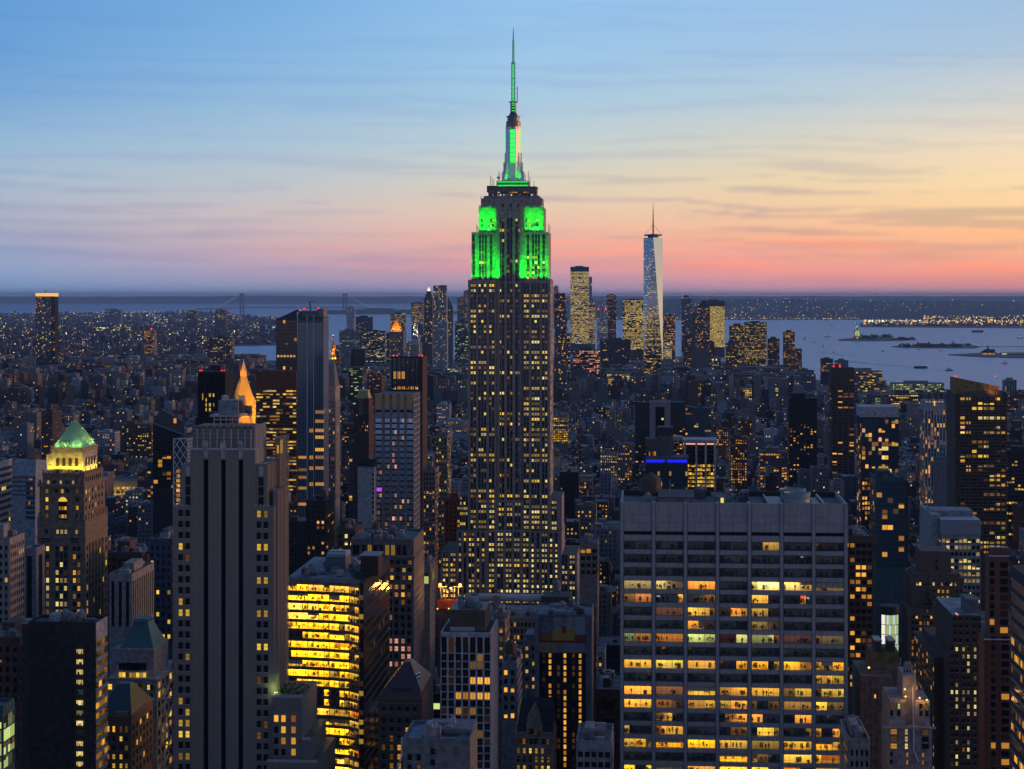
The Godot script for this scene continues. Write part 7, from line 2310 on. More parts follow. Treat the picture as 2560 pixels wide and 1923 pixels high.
	rows(b, 0, -2.5, 0.6, b.W - 0.6, b.Y(1220), b.Y(1160), 12, 6, 0.85, 0.6, 0.7, "yellow", {"even": 0.4})
	rows(b, 0, -2.5, 0.6, b.W - 0.6, b.Y(1158), b.Y(1114), 12, 4, 0.85, 0.6, 0.05, "dim")
	finish(b)
	# --- twin glass tower with white fins
	b = bld("finned_glass_tower", "tall dark glass tower with pale vertical fins and roof crane", 742, 808, 1750, 40, "skyscraper")
	var tg := Color(0.09, 0.13, 0.15)
	b.wall.box(0, b.X(808), 0, b.Y(792), 0, -30, tg)
	b.wall.frustum(b.X(742), b.X(790), 0, -24, b.Y(792), b.X(746), b.X(786), -3, -20, b.Y(778), tg)
	b.wall.box(b.X(790), b.X(806), b.Y(792), b.Y(772), -6, -24, Color(0.3, 0.28, 0.27))
	b.wall.box(b.X(755), b.X(780), b.Y(792), b.Y(782), 0.2, -2, Color(0.25, 0.2, 0.17))
	rows(b, 0, 0, 0.3, b.X(808) - 0.3, b.Y(1400), b.Y(806), 18, 55, 0.9, 0.86, 0.0, "amber", {"glass": true})
	rows(b, 1, b.X(808), 0.3, 29.7, b.Y(1400), b.Y(806), 9, 55, 0.9, 0.86, 0.02, "amber", {"glass": true})
	for k in 8:
		var v: float = [1030.0, 1053, 1076, 1093, 1124, 1143, 1170, 1210][k]
		wpart(b.n, "window", 0, 0.0, b.X(788), b.X(809), b.Y(v + 4), b.Y(v - 4), 0.12, pal.amber[3 + k % 5])
		if k in [2, 5, 6, 7]:
			wpart(b.n, "window", 0, 0.0, b.X(773), b.X(783), b.Y(v + 5), b.Y(v - 4), 0.12, pal.amber[4])
		if k >= 3:
			wpart(b.n, "window", 0, 0.0, b.X(746), b.X(769), b.Y(v + 54), b.Y(v + 47), 0.12, pal.amber[2 + k % 4])
	for k in 15:
		b.trim.box(b.X(744 + k * 4.4) - 0.2, b.X(744 + k * 4.4) + 0.2, 0, b.Y(800), 0.25, 0, Color(0.26, 0.32, 0.34))
	for u in [744.0, 768.0, 784.0]:
		mb = MB.new()
		mb.box(b.X(u - 1.0), b.X(u + 1.0), b.Y(860) if u == 744.0 else 0.0, b.Y(788), 1.0, 0, Color(0.6, 0.58, 0.6))
		commit(mb, "fin", b.n, M.metal)
	for k in 5:
		mb = MB.new()
		mb.box(b.X(808) + 0.0, b.X(808) + 0.9, 0, b.Y(796), -0.2 - k * 5.6, -0.9 - k * 5.6, Color(0.6, 0.58, 0.6))
		commit(mb, "fin", b.n, M.metal)
	mb = MB.new()
	mb.bar(Vector3(b.X(774), b.Y(780), -6), Vector3(b.X(771), b.Y(755), -6), 1.2, Color(0.12, 0.08, 0.08))
	mb.bar(Vector3(b.X(771), b.Y(755), -6), Vector3(b.X(782), b.Y(753), -6), 0.6, Color(0.12, 0.08, 0.08))
	commit(mb, "crane", b.n, M.metal)
	for q in [[748.0, 776.0], [758.0, 772.0], [794.0, 771.0]]:
		mb = MB.new()
		mb.lathe(b.X(q[0]), -4, [[0.0, b.Y(q[1] + 2)], [0.9, b.Y(q[1])], [0.0, b.Y(q[1] - 2)]], 6, Color.WHITE, puv(pal.red[0]))
		mb.bar(Vector3(b.X(q[0]), b.Y(q[1] + 16), -4), Vector3(b.X(q[0]), b.Y(q[1]), -4), 0.4, Color.WHITE, puv(0))
		commit(mb, "beacon_light", b.n, M.lamp)
	finish(b)
	b = bld("blue_glass_tower", "blue grey glass tower with slanting top beside finned tower", 690, 742, 2500, 40, "skyscraper")
	b.wall.box(0, b.W, 0, b.Y(800), 0, -34, Color(0.05, 0.065, 0.08))
	b.wall.quad(Vector3(0, b.Y(800), 0), Vector3(b.W, b.Y(800), 0), Vector3(b.W, b.Y(774), 0), Vector3(0, b.Y(798), 0), Color(0.06, 0.08, 0.1))
	b.wall.quad(Vector3(0, b.Y(798), 0), Vector3(b.W, b.Y(774), 0), Vector3(b.W, b.Y(776), -34), Vector3(0, b.Y(800), -34), Color(0.05, 0.07, 0.09))
	rows(b, 0, 0, 0.3, b.W - 0.3, b.Y(960), b.Y(800), 9, 18, 0.94, 0.9, 0.05, "amber")
	for k in 6:
		wpart(b.n, "window", 0, 0, b.X(693 + k * 8), b.X(698 + k * 8), b.Y(893), b.Y(888), 0.12, pal.pale[5] if k % 2 == 0 else pal.amber[5])
	finish(b)
	# --- clock tower with gold lantern
	b = bld("clock_campanile", "stone clock tower with grey pyramid and golden lantern", 815, 838, 1980, 40, "tower")
	var cs := Color(0.42, 0.37, 0.33)
	b.wall.box(0, b.W, 0, b.Y(970), 0, -30, cs)
	b.wall.box(-1, b.W + 1, b.Y(972), b.Y(966), 1, -31, cs * 1.1)
	b.wall.frustum(0.5, b.W - 0.5, -0.5, -29.5, b.Y(966), b.X(824), b.X(830), -12.5, -17.5, b.Y(900), Color(0.2, 0.22, 0.22))
	rows(b, 0, 0, 0.5, b.W - 0.5, b.Y(1240), b.Y(1000), 4, 22, 0.45, 0.55, 0.15, "amber")
	rows(b, 1, b.W, 0.8, 29, b.Y(1250), b.Y(1000), 10, 26, 0.4, 0.6, 0.02, "amber", {"pier": 0.4, "col": cs})
	mb = MB.new()
	var lx := b.X(827)
	mb.lathe(lx, -15, [[3.2, b.Y(900)], [3.2, b.Y(894)], [2.0, b.Y(893)], [2.0, b.Y(873)], [3.0, b.Y(872)], [2.6, b.Y(864)], [1.3, b.Y(858)], [0.7, b.Y(852)], [0.7, b.Y(842)], [0.9, b.Y(839)], [0.0, b.Y(834)]], 12, Color(0.5, 0.34, 0.08))
	commit(mb, "lantern", b.n, M.metal)
	mb = MB.new()
	mb.lathe(lx, -15, [[0.0, b.Y(842)], [1.1, b.Y(839)], [0.0, b.Y(836)]], 8, Color.WHITE, puv(pal.white[0]))
	commit(mb, "lantern_light", b.n, M.glow)
	mb = MB.new()
	mb.lathe(0, 0, [[3.6, 0.0], [3.6, 0.3], [0.0, 0.35]], 20, Color(0.6, 0.58, 0.52))
	var ck := commit(mb, "clock_face", b.n, M.plain)
	ck.position = Vector3(b.W + 0.2, b.Y(1075), -15)
	ck.rotation.z = -PI / 2
	finish(b)
	for s in [[0.0, 9.0], [7.0, 4.0], [-6.0, 5.0]]:
		spot(b.n, Vector3(lx + s[0], b.Y(906), -15 + s[1]), Vector3(lx, b.Y(876), -15), Color(1.0, 0.62, 0.12), 520.0, 34.0, "floodlight", 0.4, pal.amber[7])
	# --- golden pyramid
	b = bld("gold_pyramid_tower", "tower with floodlit golden pyramid roof and lantern spire", 570, 640, 1950, 60, "tower")
	var gcx := b.X(601)
	b.wall.box(0, b.W, 0, b.Y(1040), 0, -30, Color(0.45, 0.38, 0.28))
	mb = MB.new()
	var hw := b.X(633) - gcx
	mb.lathe(gcx, -14, [[hw, b.Y(1014)], [hw * 0.24, b.Y(942)]], 8, Color(0.6, 0.5, 0.16), Vector2.ZERO, PI / 8)
	mb.lathe(gcx, -14, [[hw * 0.24, b.Y(942)], [hw * 0.28, b.Y(940)], [hw * 0.2, b.Y(925)], [hw * 0.24, b.Y(923)], [hw * 0.12, b.Y(914)], [hw * 0.03, b.Y(905)], [0.0, b.Y(901)]], 8, Color(0.62, 0.52, 0.22), Vector2.ZERO, PI / 8)
	commit(mb, "pyramid_roof", b.n, M.plain)
	mb = MB.new()
	for k in 8:
		var a := PI / 8 + k * PI / 4
		mb.bar(Vector3(gcx + hw * 0.24 * sin(a), b.Y(940), -14 + hw * 0.24 * cos(a)), Vector3(gcx + hw * 0.22 * sin(a), b.Y(922), -14 + hw * 0.22 * cos(a)), 0.6, Color(0.6, 0.45, 0.2))
	commit(mb, "lantern", b.n, M.plain)
	for u in [578.0, 635.0]:
		b.wall.box(b.X(u - 4), b.X(u + 4), b.Y(1060), b.Y(1010), 1.5, -5, Color(0.5, 0.42, 0.3))
		b.wall.frustum(b.X(u - 4), b.X(u + 4), 1.5, -5, b.Y(1010), b.X(u - 0.4), b.X(u + 0.4), -1.5, -2, b.Y(994), Color(0.55, 0.4, 0.15))
	b.wall.box(b.X(637), b.X(648), 0, b.Y(1024), 0.8, -30, Color(0.5, 0.42, 0.3))
	rows(b, 0, 0.8, b.X(637), b.X(648), b.Y(1100), b.Y(1030), 3, 5, 0.5, 0.6, 0.5, "yellow")
	finish(b)
	b.wall.box(b.X(556), b.X(668), 0, b.Y(1062), 42, 0, Color(0.3, 0.26, 0.2))
	for k in 2:
		spot(b.n, Vector3(gcx - 20 + k * 40.0, b.Y(1050), 40.0), Vector3(gcx, b.Y(978), -8), Color(1.0, 0.62, 0.1), 6500.0, 45.0, "floodlight", 0.5, pal.amber[7])
	spot(b.n, Vector3(gcx + 40, b.Y(1030), -6), Vector3(gcx + 4, b.Y(978), -12), Color(1.0, 0.62, 0.1), 3000.0, 45.0, "floodlight", 0.5, pal.amber[7])
	spot(b.n, Vector3(gcx, b.Y(950), 0.0), Vector3(gcx, b.Y(926), -13), Color(1.0, 0.66, 0.2), 420.0, 30.0, "floodlight", 0.3, pal.amber[7])
	spot(b.n, Vector3(b.X(645), b.Y(1075), 12.0), Vector3(b.X(642), b.Y(1040), 0), Color(1.0, 0.66, 0.15), 700.0, 34.0, "floodlight", 0.4, pal.amber[7])
	# --- black towers with red beacons
	b = bld("black_fin_tower", "black glass tower with dark fins and red roof lights", 980, 1048, 1560, 36, "skyscraper")
	b.wall.box(0, b.W, 0, b.Y(892), 0, -34, Color(0.02, 0.02, 0.022))
	for k in 7:
		mb = MB.new()
		mb.box(b.W * k / 6.0 - 0.5, b.W * k / 6.0 + 0.5, 0, b.Y(890), 0.7, 0, Color(0.03, 0.03, 0.032))
		commit(mb, "fin", b.n, M.metal)
	rows(b, 0, 0, 0.8, b.W - 0.8, b.Y(974), b.Y(966), 12, 1, 0.8, 0.9, 0.9, "amber")
	for q in [[984.0, 994.0], [996.0, 1012.0]]:
		wpart(b.n, "window", 0, 0, b.X(q[0]), b.X(q[1]), b.Y(947), b.Y(929), 0.1, pal.amber[4])
	rows(b, 0, 0, 0.8, b.W - 0.8, b.Y(965), b.Y(895), 18, 22, 0.8, 0.8, 0.05, "dim", {"glass": true, "even": 0.9})
	b.wall.box(b.W, b.X(1056), 0, b.Y(893), -0.5, -34, Color(0.1, 0.055, 0.045))
	for q in [983.0, 992.0, 1048.0, 1055.0]:
		mb = MB.new()
		mb.lathe(b.X(q), -1, [[0.0, b.Y(891)], [0.8, b.Y(889)], [0.0, b.Y(887)]], 6, Color.WHITE, puv(pal.red[0]))
		commit(mb, "beacon_light", b.n, M.lamp)
	mb = MB.new()
	mb.box(b.X(1006), b.X(1018), b.Y(892), b.Y(880), -6, -16, Color(0.4, 0.42, 0.45))
	mb.bar(Vector3(b.X(1018), b.Y(887), -8), Vector3(b.X(1044), b.Y(888), -8), 0.8, Color(0.4, 0.3, 0.3))
	commit(mb, "window_hoist", b.n, M.metal)
	finish(b)
	b = bld("black_crown_tower", "black tower with crenellated crown and few bright windows behind brick tower", 496, 562, 1480, 36, "skyscraper")
	b.wall.box(0, b.W, 0, b.Y(931), 0, -34, Color(0.018, 0.018, 0.02))
	b.wall.box(b.X(488), b.X(572), 0, b.Y(1045), 0.5, -36, Color(0.018, 0.018, 0.02))
	for k in 9:
		b.wall.box(b.W * k / 8.0 - 0.5, b.W * k / 8.0 + 0.5, 0, b.Y(928), 0.6, 0, Color(0.022, 0.022, 0.025))
	for q in [[505.0, 988.0], [514.0, 1000.0], [525.0, 988.0], [535.0, 988.0], [514.0, 1012.0], [525.0, 1012.0], [536.0, 1012.0], [514.0, 1024.0], [525.0, 1024.0], [505.0, 996.0]]:
		wpart(b.n, "window", 0, 0, b.X(q[0] - 2.6), b.X(q[0] + 2.6), b.Y(q[1] + 4), b.Y(q[1] - 4), 0.1, pal.yellow[4 + int(q[0]) % 4])
	for q in [499.0, 504.0, 553.0, 560.0]:
		mb = MB.new()
		mb.lathe(b.X(q), -1, [[0.0, b.Y(928)], [0.7, b.Y(926.4)], [0.0, b.Y(925)]], 6, Color.WHITE, puv(pal.red[0]))
		commit(mb, "beacon_light", b.n, M.lamp)
	mb = MB.new()
	mb.box(b.X(520), b.X(546), b.Y(928), b.Y(914), -8, -20, Color(0.1, 0.03, 0.035))
	commit(mb, "bulkhead", b.n, M.stone)
	finish(b)
	# --- dark wedge of glass and diagrid tower
	b = bld("dark_wedge_building", "dark glass building with sloping faceted roof and amber corner", 382, 462, 1420, 36)
	mb = MB.new()
	b.wall.box(0, b.W, 0, b.Y(1092), 0, -30, Color(0.03, 0.035, 0.04))
	b.wall.quad(Vector3(0, b.Y(1092), 0), Vector3(b.W, b.Y(1092), 0), Vector3(b.W, b.Y(1088), 0), Vector3(0, b.Y(1058), 0), Color(0.03, 0.035, 0.04))
	b.wall.quad(Vector3(0, b.Y(1058), 0), Vector3(b.W, b.Y(1088), 0), Vector3(b.X(440), b.Y(1060), -24), Vector3(0, b.Y(1026), -24), Color(0.03, 0.035, 0.04))
	b.trim.bar(Vector3(0, b.Y(1058), 0.1), Vector3(b.W, b.Y(1088), 0.1), 0.5, Color(0.3, 0.33, 0.36))
	b.trim.bar(Vector3(0, b.Y(1026), -24), Vector3(b.X(440), b.Y(1060), -24), 0.5, Color(0.3, 0.33, 0.36))
	rows(b, 0, 0, 0.5, b.W - 0.5, b.Y(1220), b.Y(1096), 7, 12, 0.9, 0.85, 0.16, "amber", {"glass": false})
	wpart(b.n, "lamp_window", 0, -10, b.X(434), b.X(441), b.Y(1058), b.Y(1046), 10.3, pal.amber[5])
	finish(b)
	b = bld("diagrid_tower", "slim tower wrapped in white diagonal lattice", 434, 467, 1120, 26)
	b.wall.box(0, b.W, 0, b.Y(1098), 0, -20, Color(0.07, 0.09, 0.12))
	rows(b, 0, 0, 0.2, b.W - 0.2, b.Y(1262), b.Y(1102), 4, 14, 0.95, 0.9, 0.0, "amber", {"glass": true})
	for r in 8:
		wpart(b.n, "window", 0, 0, b.X(441), b.X(450), b.Y(1182 + r * 12), b.Y(1174 + r * 12), 0.12, pal.amber[3 + r % 5])
	mb = MB.new()
	var lc := Color(0.6, 0.62, 0.65)
	for k in range(-2, 12):
		var va := 1098.0 + k * 26.0
		for s in [[0.0, 0.5], [0.5, 1.0]]:
			for e in [1, -1]:
				var xa: float = lerpf(0, b.W, s[0])
				var xb: float = lerpf(0, b.W, s[1])
				var ya: float = va if e > 0 else va + 26.0
				var yb: float = va + 26.0 if e > 0 else va
				if va >= 1098.0 and va < 1290.0:
					mb.bar(Vector3(xa, b.Y(ya), 0.4), Vector3(xb, b.Y(yb), 0.4), 0.38, lc)
	mb.bar(Vector3(0, b.Y(1097), 0.4), Vector3(b.W, b.Y(1097), 0.4), 0.5, lc)
	mb.bar(Vector3(0, 0, 0.4), Vector3(0, b.Y(1097), 0.4), 0.5, lc)
	for k in 8:
		mb.bar(Vector3(b.W + 0.3, 0, -k * 2.8), Vector3(b.W + 0.3, b.Y(1097), -k * 2.8), 0.4, lc)
	for k in 22:
		mb.bar(Vector3(b.W + 0.3, b.Y(1100 + k * 9), 0), Vector3(b.W + 0.3, b.Y(1100 + k * 9), -20), 0.3, lc)
	commit(mb, "lattice", b.n, M.metal)
	finish(b)
	# --- faceted white glass block
	b = bld("faceted_glass_block", "pale faceted glass block with slanted top and dark bands", 30, 88, 1020, 30)
	b.wall.box(0, b.W, 0, b.Y(1190), 0, -24, Color(0.32, 0.37, 0.43))
	b.wall.quad(Vector3(0, b.Y(1190), 0), Vector3(b.W, b.Y(1190), 0), Vector3(b.X(84), b.Y(1150), -4), Vector3(0, b.Y(1156), -2), Color(0.32, 0.37, 0.43))
	b.wall.quad(Vector3(b.W, b.Y(1190), 0), Vector3(b.W, b.Y(1190), -24), Vector3(b.W, b.Y(1160), -24), Vector3(b.X(84), b.Y(1150), -4), Color(0.32, 0.37, 0.43))
	b.wall.quad(Vector3(0, b.Y(1156), -2), Vector3(b.X(84), b.Y(1150), -4), Vector3(b.W, b.Y(1160), -24), Vector3(0, b.Y(1160), -24), Color(0.32, 0.37, 0.43))
	for k in 5:
		b.trim.box(0, b.W, b.Y(1196 + k * 11), b.Y(1191 + k * 11), 0.1, -1, Color(0.09, 0.11, 0.14))
	rows(b, 0, 0, b.X(65), b.W - 0.3, b.Y(1300), b.Y(1190), 4, 9, 0.9, 0.7, 0.1, "amber", {"glass": true})
	finish(b)
	# --- floodlit old hall
	b = bld("floodlit_stone_hall", "old stone hall with warm floodlit upper storey and arches", 270, 352, 2250, 34)
	b.wall.box(0, b.W, 0, b.Y(1204), 0, -30, Color(0.42, 0.38, 0.3))
	b.wall.box(-0.6, b.W + 0.6, b.Y(1206), b.Y(1202), 0.8, -30.5, Color(0.4, 0.36, 0.3))
	flat_roof(b, 0, b.W, b.Y(1202), 0.8, -30, Color(0.2, 0.25, 0.27), Color(0.1, 0.13, 0.14))
	for k in 6:
		var u := 278.0 + k * 13.0
		for q in 2:
			wpart(b.n, "window", 0, 0, b.X(u + q * 4.5), b.X(u + q * 4.5 + 3.0), b.Y(1223), b.Y(1217), 0.08, pal.amber[4 + (k + q) % 4])
			wpart(b.n, "window", 0, 0, b.X(u + q * 4.5), b.X(u + q * 4.5 + 3.0), b.Y(1233), b.Y(1227), 0.08, 0 if (k + q) % 3 else pal.amber[2])
			wpart(b.n, "window", 0, 0, b.X(u + q * 4.5), b.X(u + q * 4.5 + 3.0), b.Y(1243), b.Y(1238), 0.08, 0)
		b.wall.box(b.X(u - 3), b.X(u - 1.4), b.Y(1246), b.Y(1206), 0.5, 0, Color(0.45, 0.4, 0.32))
	b.wall.box(-1, b.W + 2, 0, b.Y(1246), 4, -31, Color(0.13, 0.1, 0.08))
	finish(b)
	for k in 6:
		spot(b.n, Vector3(b.X(277 + k * 14.0), b.Y(1245), 3.4), Vector3(b.X(277 + k * 14.0), b.Y(1222), 0), Color(1.0, 0.82, 0.36), 130.0, 50.0, "floodlight", 0.4, pal.yellow[8])
	# --- brown block with gold box roof
	b = bld("gold_box_roof_block", "brown block topped by gold trapezoid roof", 884, 922, 1720, 34)
	b.wall.box(0, b.W, 0, b.Y(1020), 0, -30, Color(0.1, 0.05, 0.045))
	b.wall.box(b.X(896), b.X(908), b.Y(1040), b.Y(996), 0.5, -4, Color(0.12, 0.15, 0.14))
	mb = MB.new()
	mb.frustum(b.X(890), b.X(921), -1, -20, b.Y(996), b.X(894), b.X(917), -5, -16, b.Y(979), Color(0.42, 0.3, 0.06))
	mb.box(b.X(893), b.X(918), b.Y(979), b.Y(976), -5, -16, Color(0.5, 0.5, 0.5))
	commit(mb, "roof", b.n, M.metal)
	b.wall.box(b.X(889), b.X(922), b.Y(1020), b.Y(996), -0.5, -24, Color(0.15, 0.05, 0.045))
	rows(b, 0, 0, 0.5, b.W - 0.5, b.Y(1080), b.Y(1024), 8, 6, 0.5, 0.5, 0.2, "amber")
	finish(b)
	downtown_specials()

func downtown_specials() -> void:
	var mb: MB
	# tallest glass tower with tapering facets
	var b := bld("faceted_glass_skyscraper", "tallest far glass skyscraper with tapering facets and needle spire", 1609, 1657, 5900, 64, "skyscraper")
	rng.seed = 888
	var hw := b.W / 2
	var cx := hw
	var cz := -hw
	var y0 := 56.0
	var y1 := b.Y(594)
	var base := []
	var topp := []
	for k in 4:
		var a := PI / 4 + k * PI / 2
		base.append(Vector3(cx + hw * 1.4142 * sin(a), y0, cz + hw * 1.4142 * cos(a)))
		topp.append(Vector3(cx + hw * sin(a + PI / 4), y1, cz + hw * cos(a + PI / 4)))
	# facets: upright triangles stand on the base edges, the others hang from the top edges
	var gc1 := Color(0.36, 0.43, 0.52)
	mb = MB.new()
	for k in 4:
		var n := (k + 1) % 4
		mb.tri(base[k], base[n], topp[k], gc1)
		mb.tri(topp[k], base[n], topp[n], gc1)
	mb.quad(topp[0], topp[1], topp[2], topp[3], gc1 * 0.3)
	commit(mb, "facet", b.n, M.mirror)
	b.wall.box(0, b.W, 0, y0, 0, -b.W, Color(0.4, 0.42, 0.45))
	mb = MB.new()
	mb.lathe(cx, cz, [[hw * 0.55, y1], [hw * 0.55, y1 + 6]], 4, Color(0.1, 0.11, 0.13))
	mb.lathe(cx, cz, [[hw * 0.95, y1 + 6], [hw * 0.95, y1 + 10], [hw * 0.3, y1 + 12]], 20, Color(0.1, 0.11, 0.13))
	mb.lathe(cx, cz, [[2.6, y1 + 6], [2.2, y1 + 40], [1.6, b.Y(545)], [1.1, b.Y(530)], [0.5, b.Y(510)], [0.0, b.Y(500)]], 8, Color(0.16, 0.17, 0.2))
	for k in 7:
		mb.lathe(cx, cz, [[1.0, y1 + 14 + k * 12], [3.4, y1 + 15 + k * 12], [1.0, y1 + 16 + k * 12]], 8, Color(0.16, 0.17, 0.2))
	for k in 4:
		var a := k * PI / 2
		mb.bar(Vector3(cx + hw * 0.9 * sin(a), y1 + 10, cz + hw * 0.9 * cos(a)), Vector3(cx, y1 + 42, cz), 0.7, Color(0.16, 0.17, 0.2))
	commit(mb, "spire", b.n, M.metal)
	# lit floors on the facet that faces us, from the foot upwards
	for fc in [[base[3], base[0], topp[3], false], [topp[2], topp[3], base[3], true]]:
		for r in 84:
			var f := (r + 0.5) / 84.0
			var g := 1.0 - f if fc[3] else f
			var p: Vector3 = fc[0].lerp(fc[2], g)
			var q: Vector3 = fc[1].lerp(fc[2], g)
			var n := int(p.distance_to(q) / 3.4)
			var chance: float = (0.8 if r < 34 else (0.35 if r < 70 else 0.15)) * [0.4, 1.0, 1.4][rng.randi() % 3]
			for k in n:
				if rng.randf() < chance:
					var a := p.lerp(q, k / float(n)) + Vector3(0, 0, 0.5)
					var e := p.lerp(q, (k + 0.9) / float(n)) + Vector3(0, 0, 0.5)
					b.win.quad(a, e, e + Vector3(0, 1.9, 0), a + Vector3(0, 1.9, 0), Color.WHITE, puv(pick("down" if r < 40 else "pale")))
	finish(b)
	# stacked box tower
	b = bld("stacked_box_tower", "tower of offset stacked glass boxes beside the landmark", 1386, 1417, 4700, 40, "skyscraper", "")
	rng.seed = 561
	var yy := 0.0
	var topy := b.Y(733)
	while yy < topy:
		var h := rng.randf_range(4.0, 12.0)
		var k := yy / topy
		var j := 0.5 + 4.0 * k * k
		var xa := rng.randf_range(-j, j)
		var xb := rng.randf_range(-j, j) - 2.0 * k
		b.wall.box(xa, b.W + xb, yy, minf(yy + h, topy), rng.randf_range(-j, j), -32, Color(0.1, 0.12, 0.14) * rng.randf_range(0.7, 1.4))
		rows(b, 0, j + 0.1, maxf(xa, 0) + 0.5, b.W + xb - 0.5, yy + 0.5, minf(yy + h, topy) - 0.5, 9, maxi(1, int(h / 4)), 0.85, 0.7, 0.2, "amber", {"skipdark": true})
		yy += h
	rows(b, 0, 4.6, 2, b.W - 3, b.Y(776), b.Y(770), 7, 1, 0.9, 0.8, 1.0, "amber")
	finish(b)
	# rippling steel tower
	b = bld("rippled_steel_tower", "rippling steel apartment tower of two stepped shafts", 1083, 1116, 5600, 30, "skyscraper")
	rng.seed = 808
	for s in [[1083.0, 1098.5, 714.0, 0.0], [1098.5, 1116.0, 713.0, -4.0], [1083.0, 1118.0, 800.0, 3.0]]:
		var n := 6
		var xa := b.X(s[0])
		var xb := b.X(s[1])
		for r in 40:
			var ya: float = b.Y(s[2]) * r / 40.0
			var yb: float = b.Y(s[2]) * (r + 1) / 40.0
			for k in n:
				var za: float = s[3] + 1.2 * sin(k * 1.9 + r * 0.5 + s[0]) - 0.5
				b.wall.box(lerpf(xa, xb, k / float(n)), lerpf(xa, xb, (k + 1.0) / n), ya, yb, za, -26, Color(0.33, 0.34, 0.37))
				fquad(b.win, 0, za, lerpf(xa, xb, (k + 0.2) / n), lerpf(xa, xb, (k + 0.8) / n), ya + 1, yb - 2.6, 0.1, Color.WHITE, puv(pick("down") if rng.randf() < 0.3 else 0))
	b.wallmat = "metal"
	finish(b)
	# spired deco tower with white crown
	b = bld("white_crown_tower", "dark deco tower with white lit crown and thin spire", 1060, 1081, 6300, 30, "skyscraper")
	for t in [[1060.0, 1081.0, 744.0, 0.0], [1063.0, 1078.0, 736.0, -3.0], [1066.0, 1076.0, 728.0, -5.0]]:
		b.wall.box(b.X(t[0]), b.X(t[1]), 0, b.Y(t[2]), t[3], -26, Color(0.16, 0.13, 0.12))
	rows(b, 0, 0, 0.5, b.W - 0.5, b.Y(860), b.Y(746), 6, 26, 0.5, 0.6, 0.2, "down")
	mb = MB.new()
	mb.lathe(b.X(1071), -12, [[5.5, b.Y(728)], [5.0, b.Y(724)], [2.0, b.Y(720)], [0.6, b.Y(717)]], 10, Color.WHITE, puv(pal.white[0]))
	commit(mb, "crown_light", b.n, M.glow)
	mb = MB.new()
	mb.lathe(b.X(1071), -12, [[0.7, b.Y(718)], [0.2, b.Y(706)], [0.0, b.Y(704)]], 6, Color(0.2, 0.2, 0.22))
	commit(mb, "spire", b.n, M.metal)
	finish(b)
	# slim pyramid topped tower
	b = bld("grey_pyramid_tower", "grey tower with steep pyramid cap behind rippled tower", 1116, 1132, 6200, 30)
	b.wall.box(0, b.W, 0, b.Y(768), 0, -24, Color(0.2, 0.19, 0.19))
	b.wall.frustum(0, b.W, 0, -24, b.Y(768), b.X(1118), b.X(1119.5), -10, -14, b.Y(743), Color(0.12, 0.17, 0.17))
	rows(b, 0, 0, 0.5, b.W - 0.5, b.Y(840), b.Y(770), 5, 18, 0.5, 0.6, 0.25, "down")
	finish(b)
	# gold pyramid court tower
	b = bld("court_tower", "court tower with amber lit pyramid roof downtown", 973, 1009, 4500, 34, "tower")
	b.wall.box(0, b.W, 0, b.Y(826), 0, -30, Color(0.3, 0.27, 0.25))
	rows(b, 0, 0, 0.5, b.W - 0.5, b.Y(905), b.Y(832), 8, 16, 0.45, 0.6, 0.32, "home")
	mb = MB.new()
	mb.frustum(b.X(977), b.X(1003), -3, -26, b.Y(826), b.X(989.5), b.X(990.5), -14, -15, b.Y(798), Color(0.6, 0.45, 0.12))
	commit(mb, "pyramid_roof", b.n, M.plain)
	finish(b)
	for k in 3:
		spot(b.n, Vector3(b.X(978 + k * 12), b.Y(828), 12), Vector3(b.X(984 + k * 6), b.Y(814), -9), Color(1.0, 0.5, 0.06), 1500.0, 45.0, "floodlight", 0.5, pal.amber[7])
	# white tiered civic tower
	b = bld("civic_wedding_cake_tower", "white floodlit tiered civic tower with domed lantern", 1027, 1047, 4400, 24, "tower")
	var cw := Color(0.6, 0.58, 0.54)
	for t in [[1028.0, 1046.0, 838.0, 8.0], [1031.0, 1043.5, 826.0, 5.6], [1032.5, 1042.0, 812.0, 4.2], [1034.5, 1040.0, 804.0, 2.5]]:
		b.wall.box(b.X(t[0]), b.X(t[1]), b.Y(905) if t[3] == 8.0 else b.Y(840), b.Y(t[2]), -12 + t[3], -12 - t[3], cw)
		for k in 5:
			fquad(b.win, 0, -12 + t[3], lerpf(b.X(t[0]), b.X(t[1]), (k + 0.3) / 5.0), lerpf(b.X(t[0]), b.X(t[1]), (k + 0.7) / 5.0), b.Y(t[2] + 9), b.Y(t[2] + 2), 0.1, Color.WHITE, puv(0))
	b.wall.box(0, b.W, 0, b.Y(862), 0, -24, Color(0.35, 0.33, 0.31))
	mb = MB.new()
	mb.lathe(b.X(1037.2), -12, [[2.6, b.Y(804)], [1.6, b.Y(800)], [0.4, b.Y(797)], [0.0, b.Y(793)]], 10, Color(0.55, 0.5, 0.4))
	commit(mb, "dome", b.n, M.plain)
	finish(b)
	for q in [[1029.0, 846.0, 10.0], [1045.0, 846.0, 10.0], [1037.0, 846.0, 14.0]]:
		spot(b.n, Vector3(b.X(q[0]), b.Y(q[1]), q[2]), Vector3(b.X(1037), b.Y(818), -8), Color(1.0, 0.95, 0.75), 900.0, 40.0, "floodlight", 0.5, pal.white[0])
	# teal pyramid office
	b = bld("teal_pyramid_office", "brown office tower with dark teal pyramid roof", 1738, 1775, 5700, 40)
	b.wall.box(0, b.W, 0, b.Y(768), 0, -36, Color(0.22, 0.17, 0.15))
	b.wall.frustum(b.X(1743), b.X(1774), -2, -34, b.Y(768), b.X(1758.5), b.X(1759.5), -17, -19, b.Y(750), Color(0.03, 0.1, 0.09))
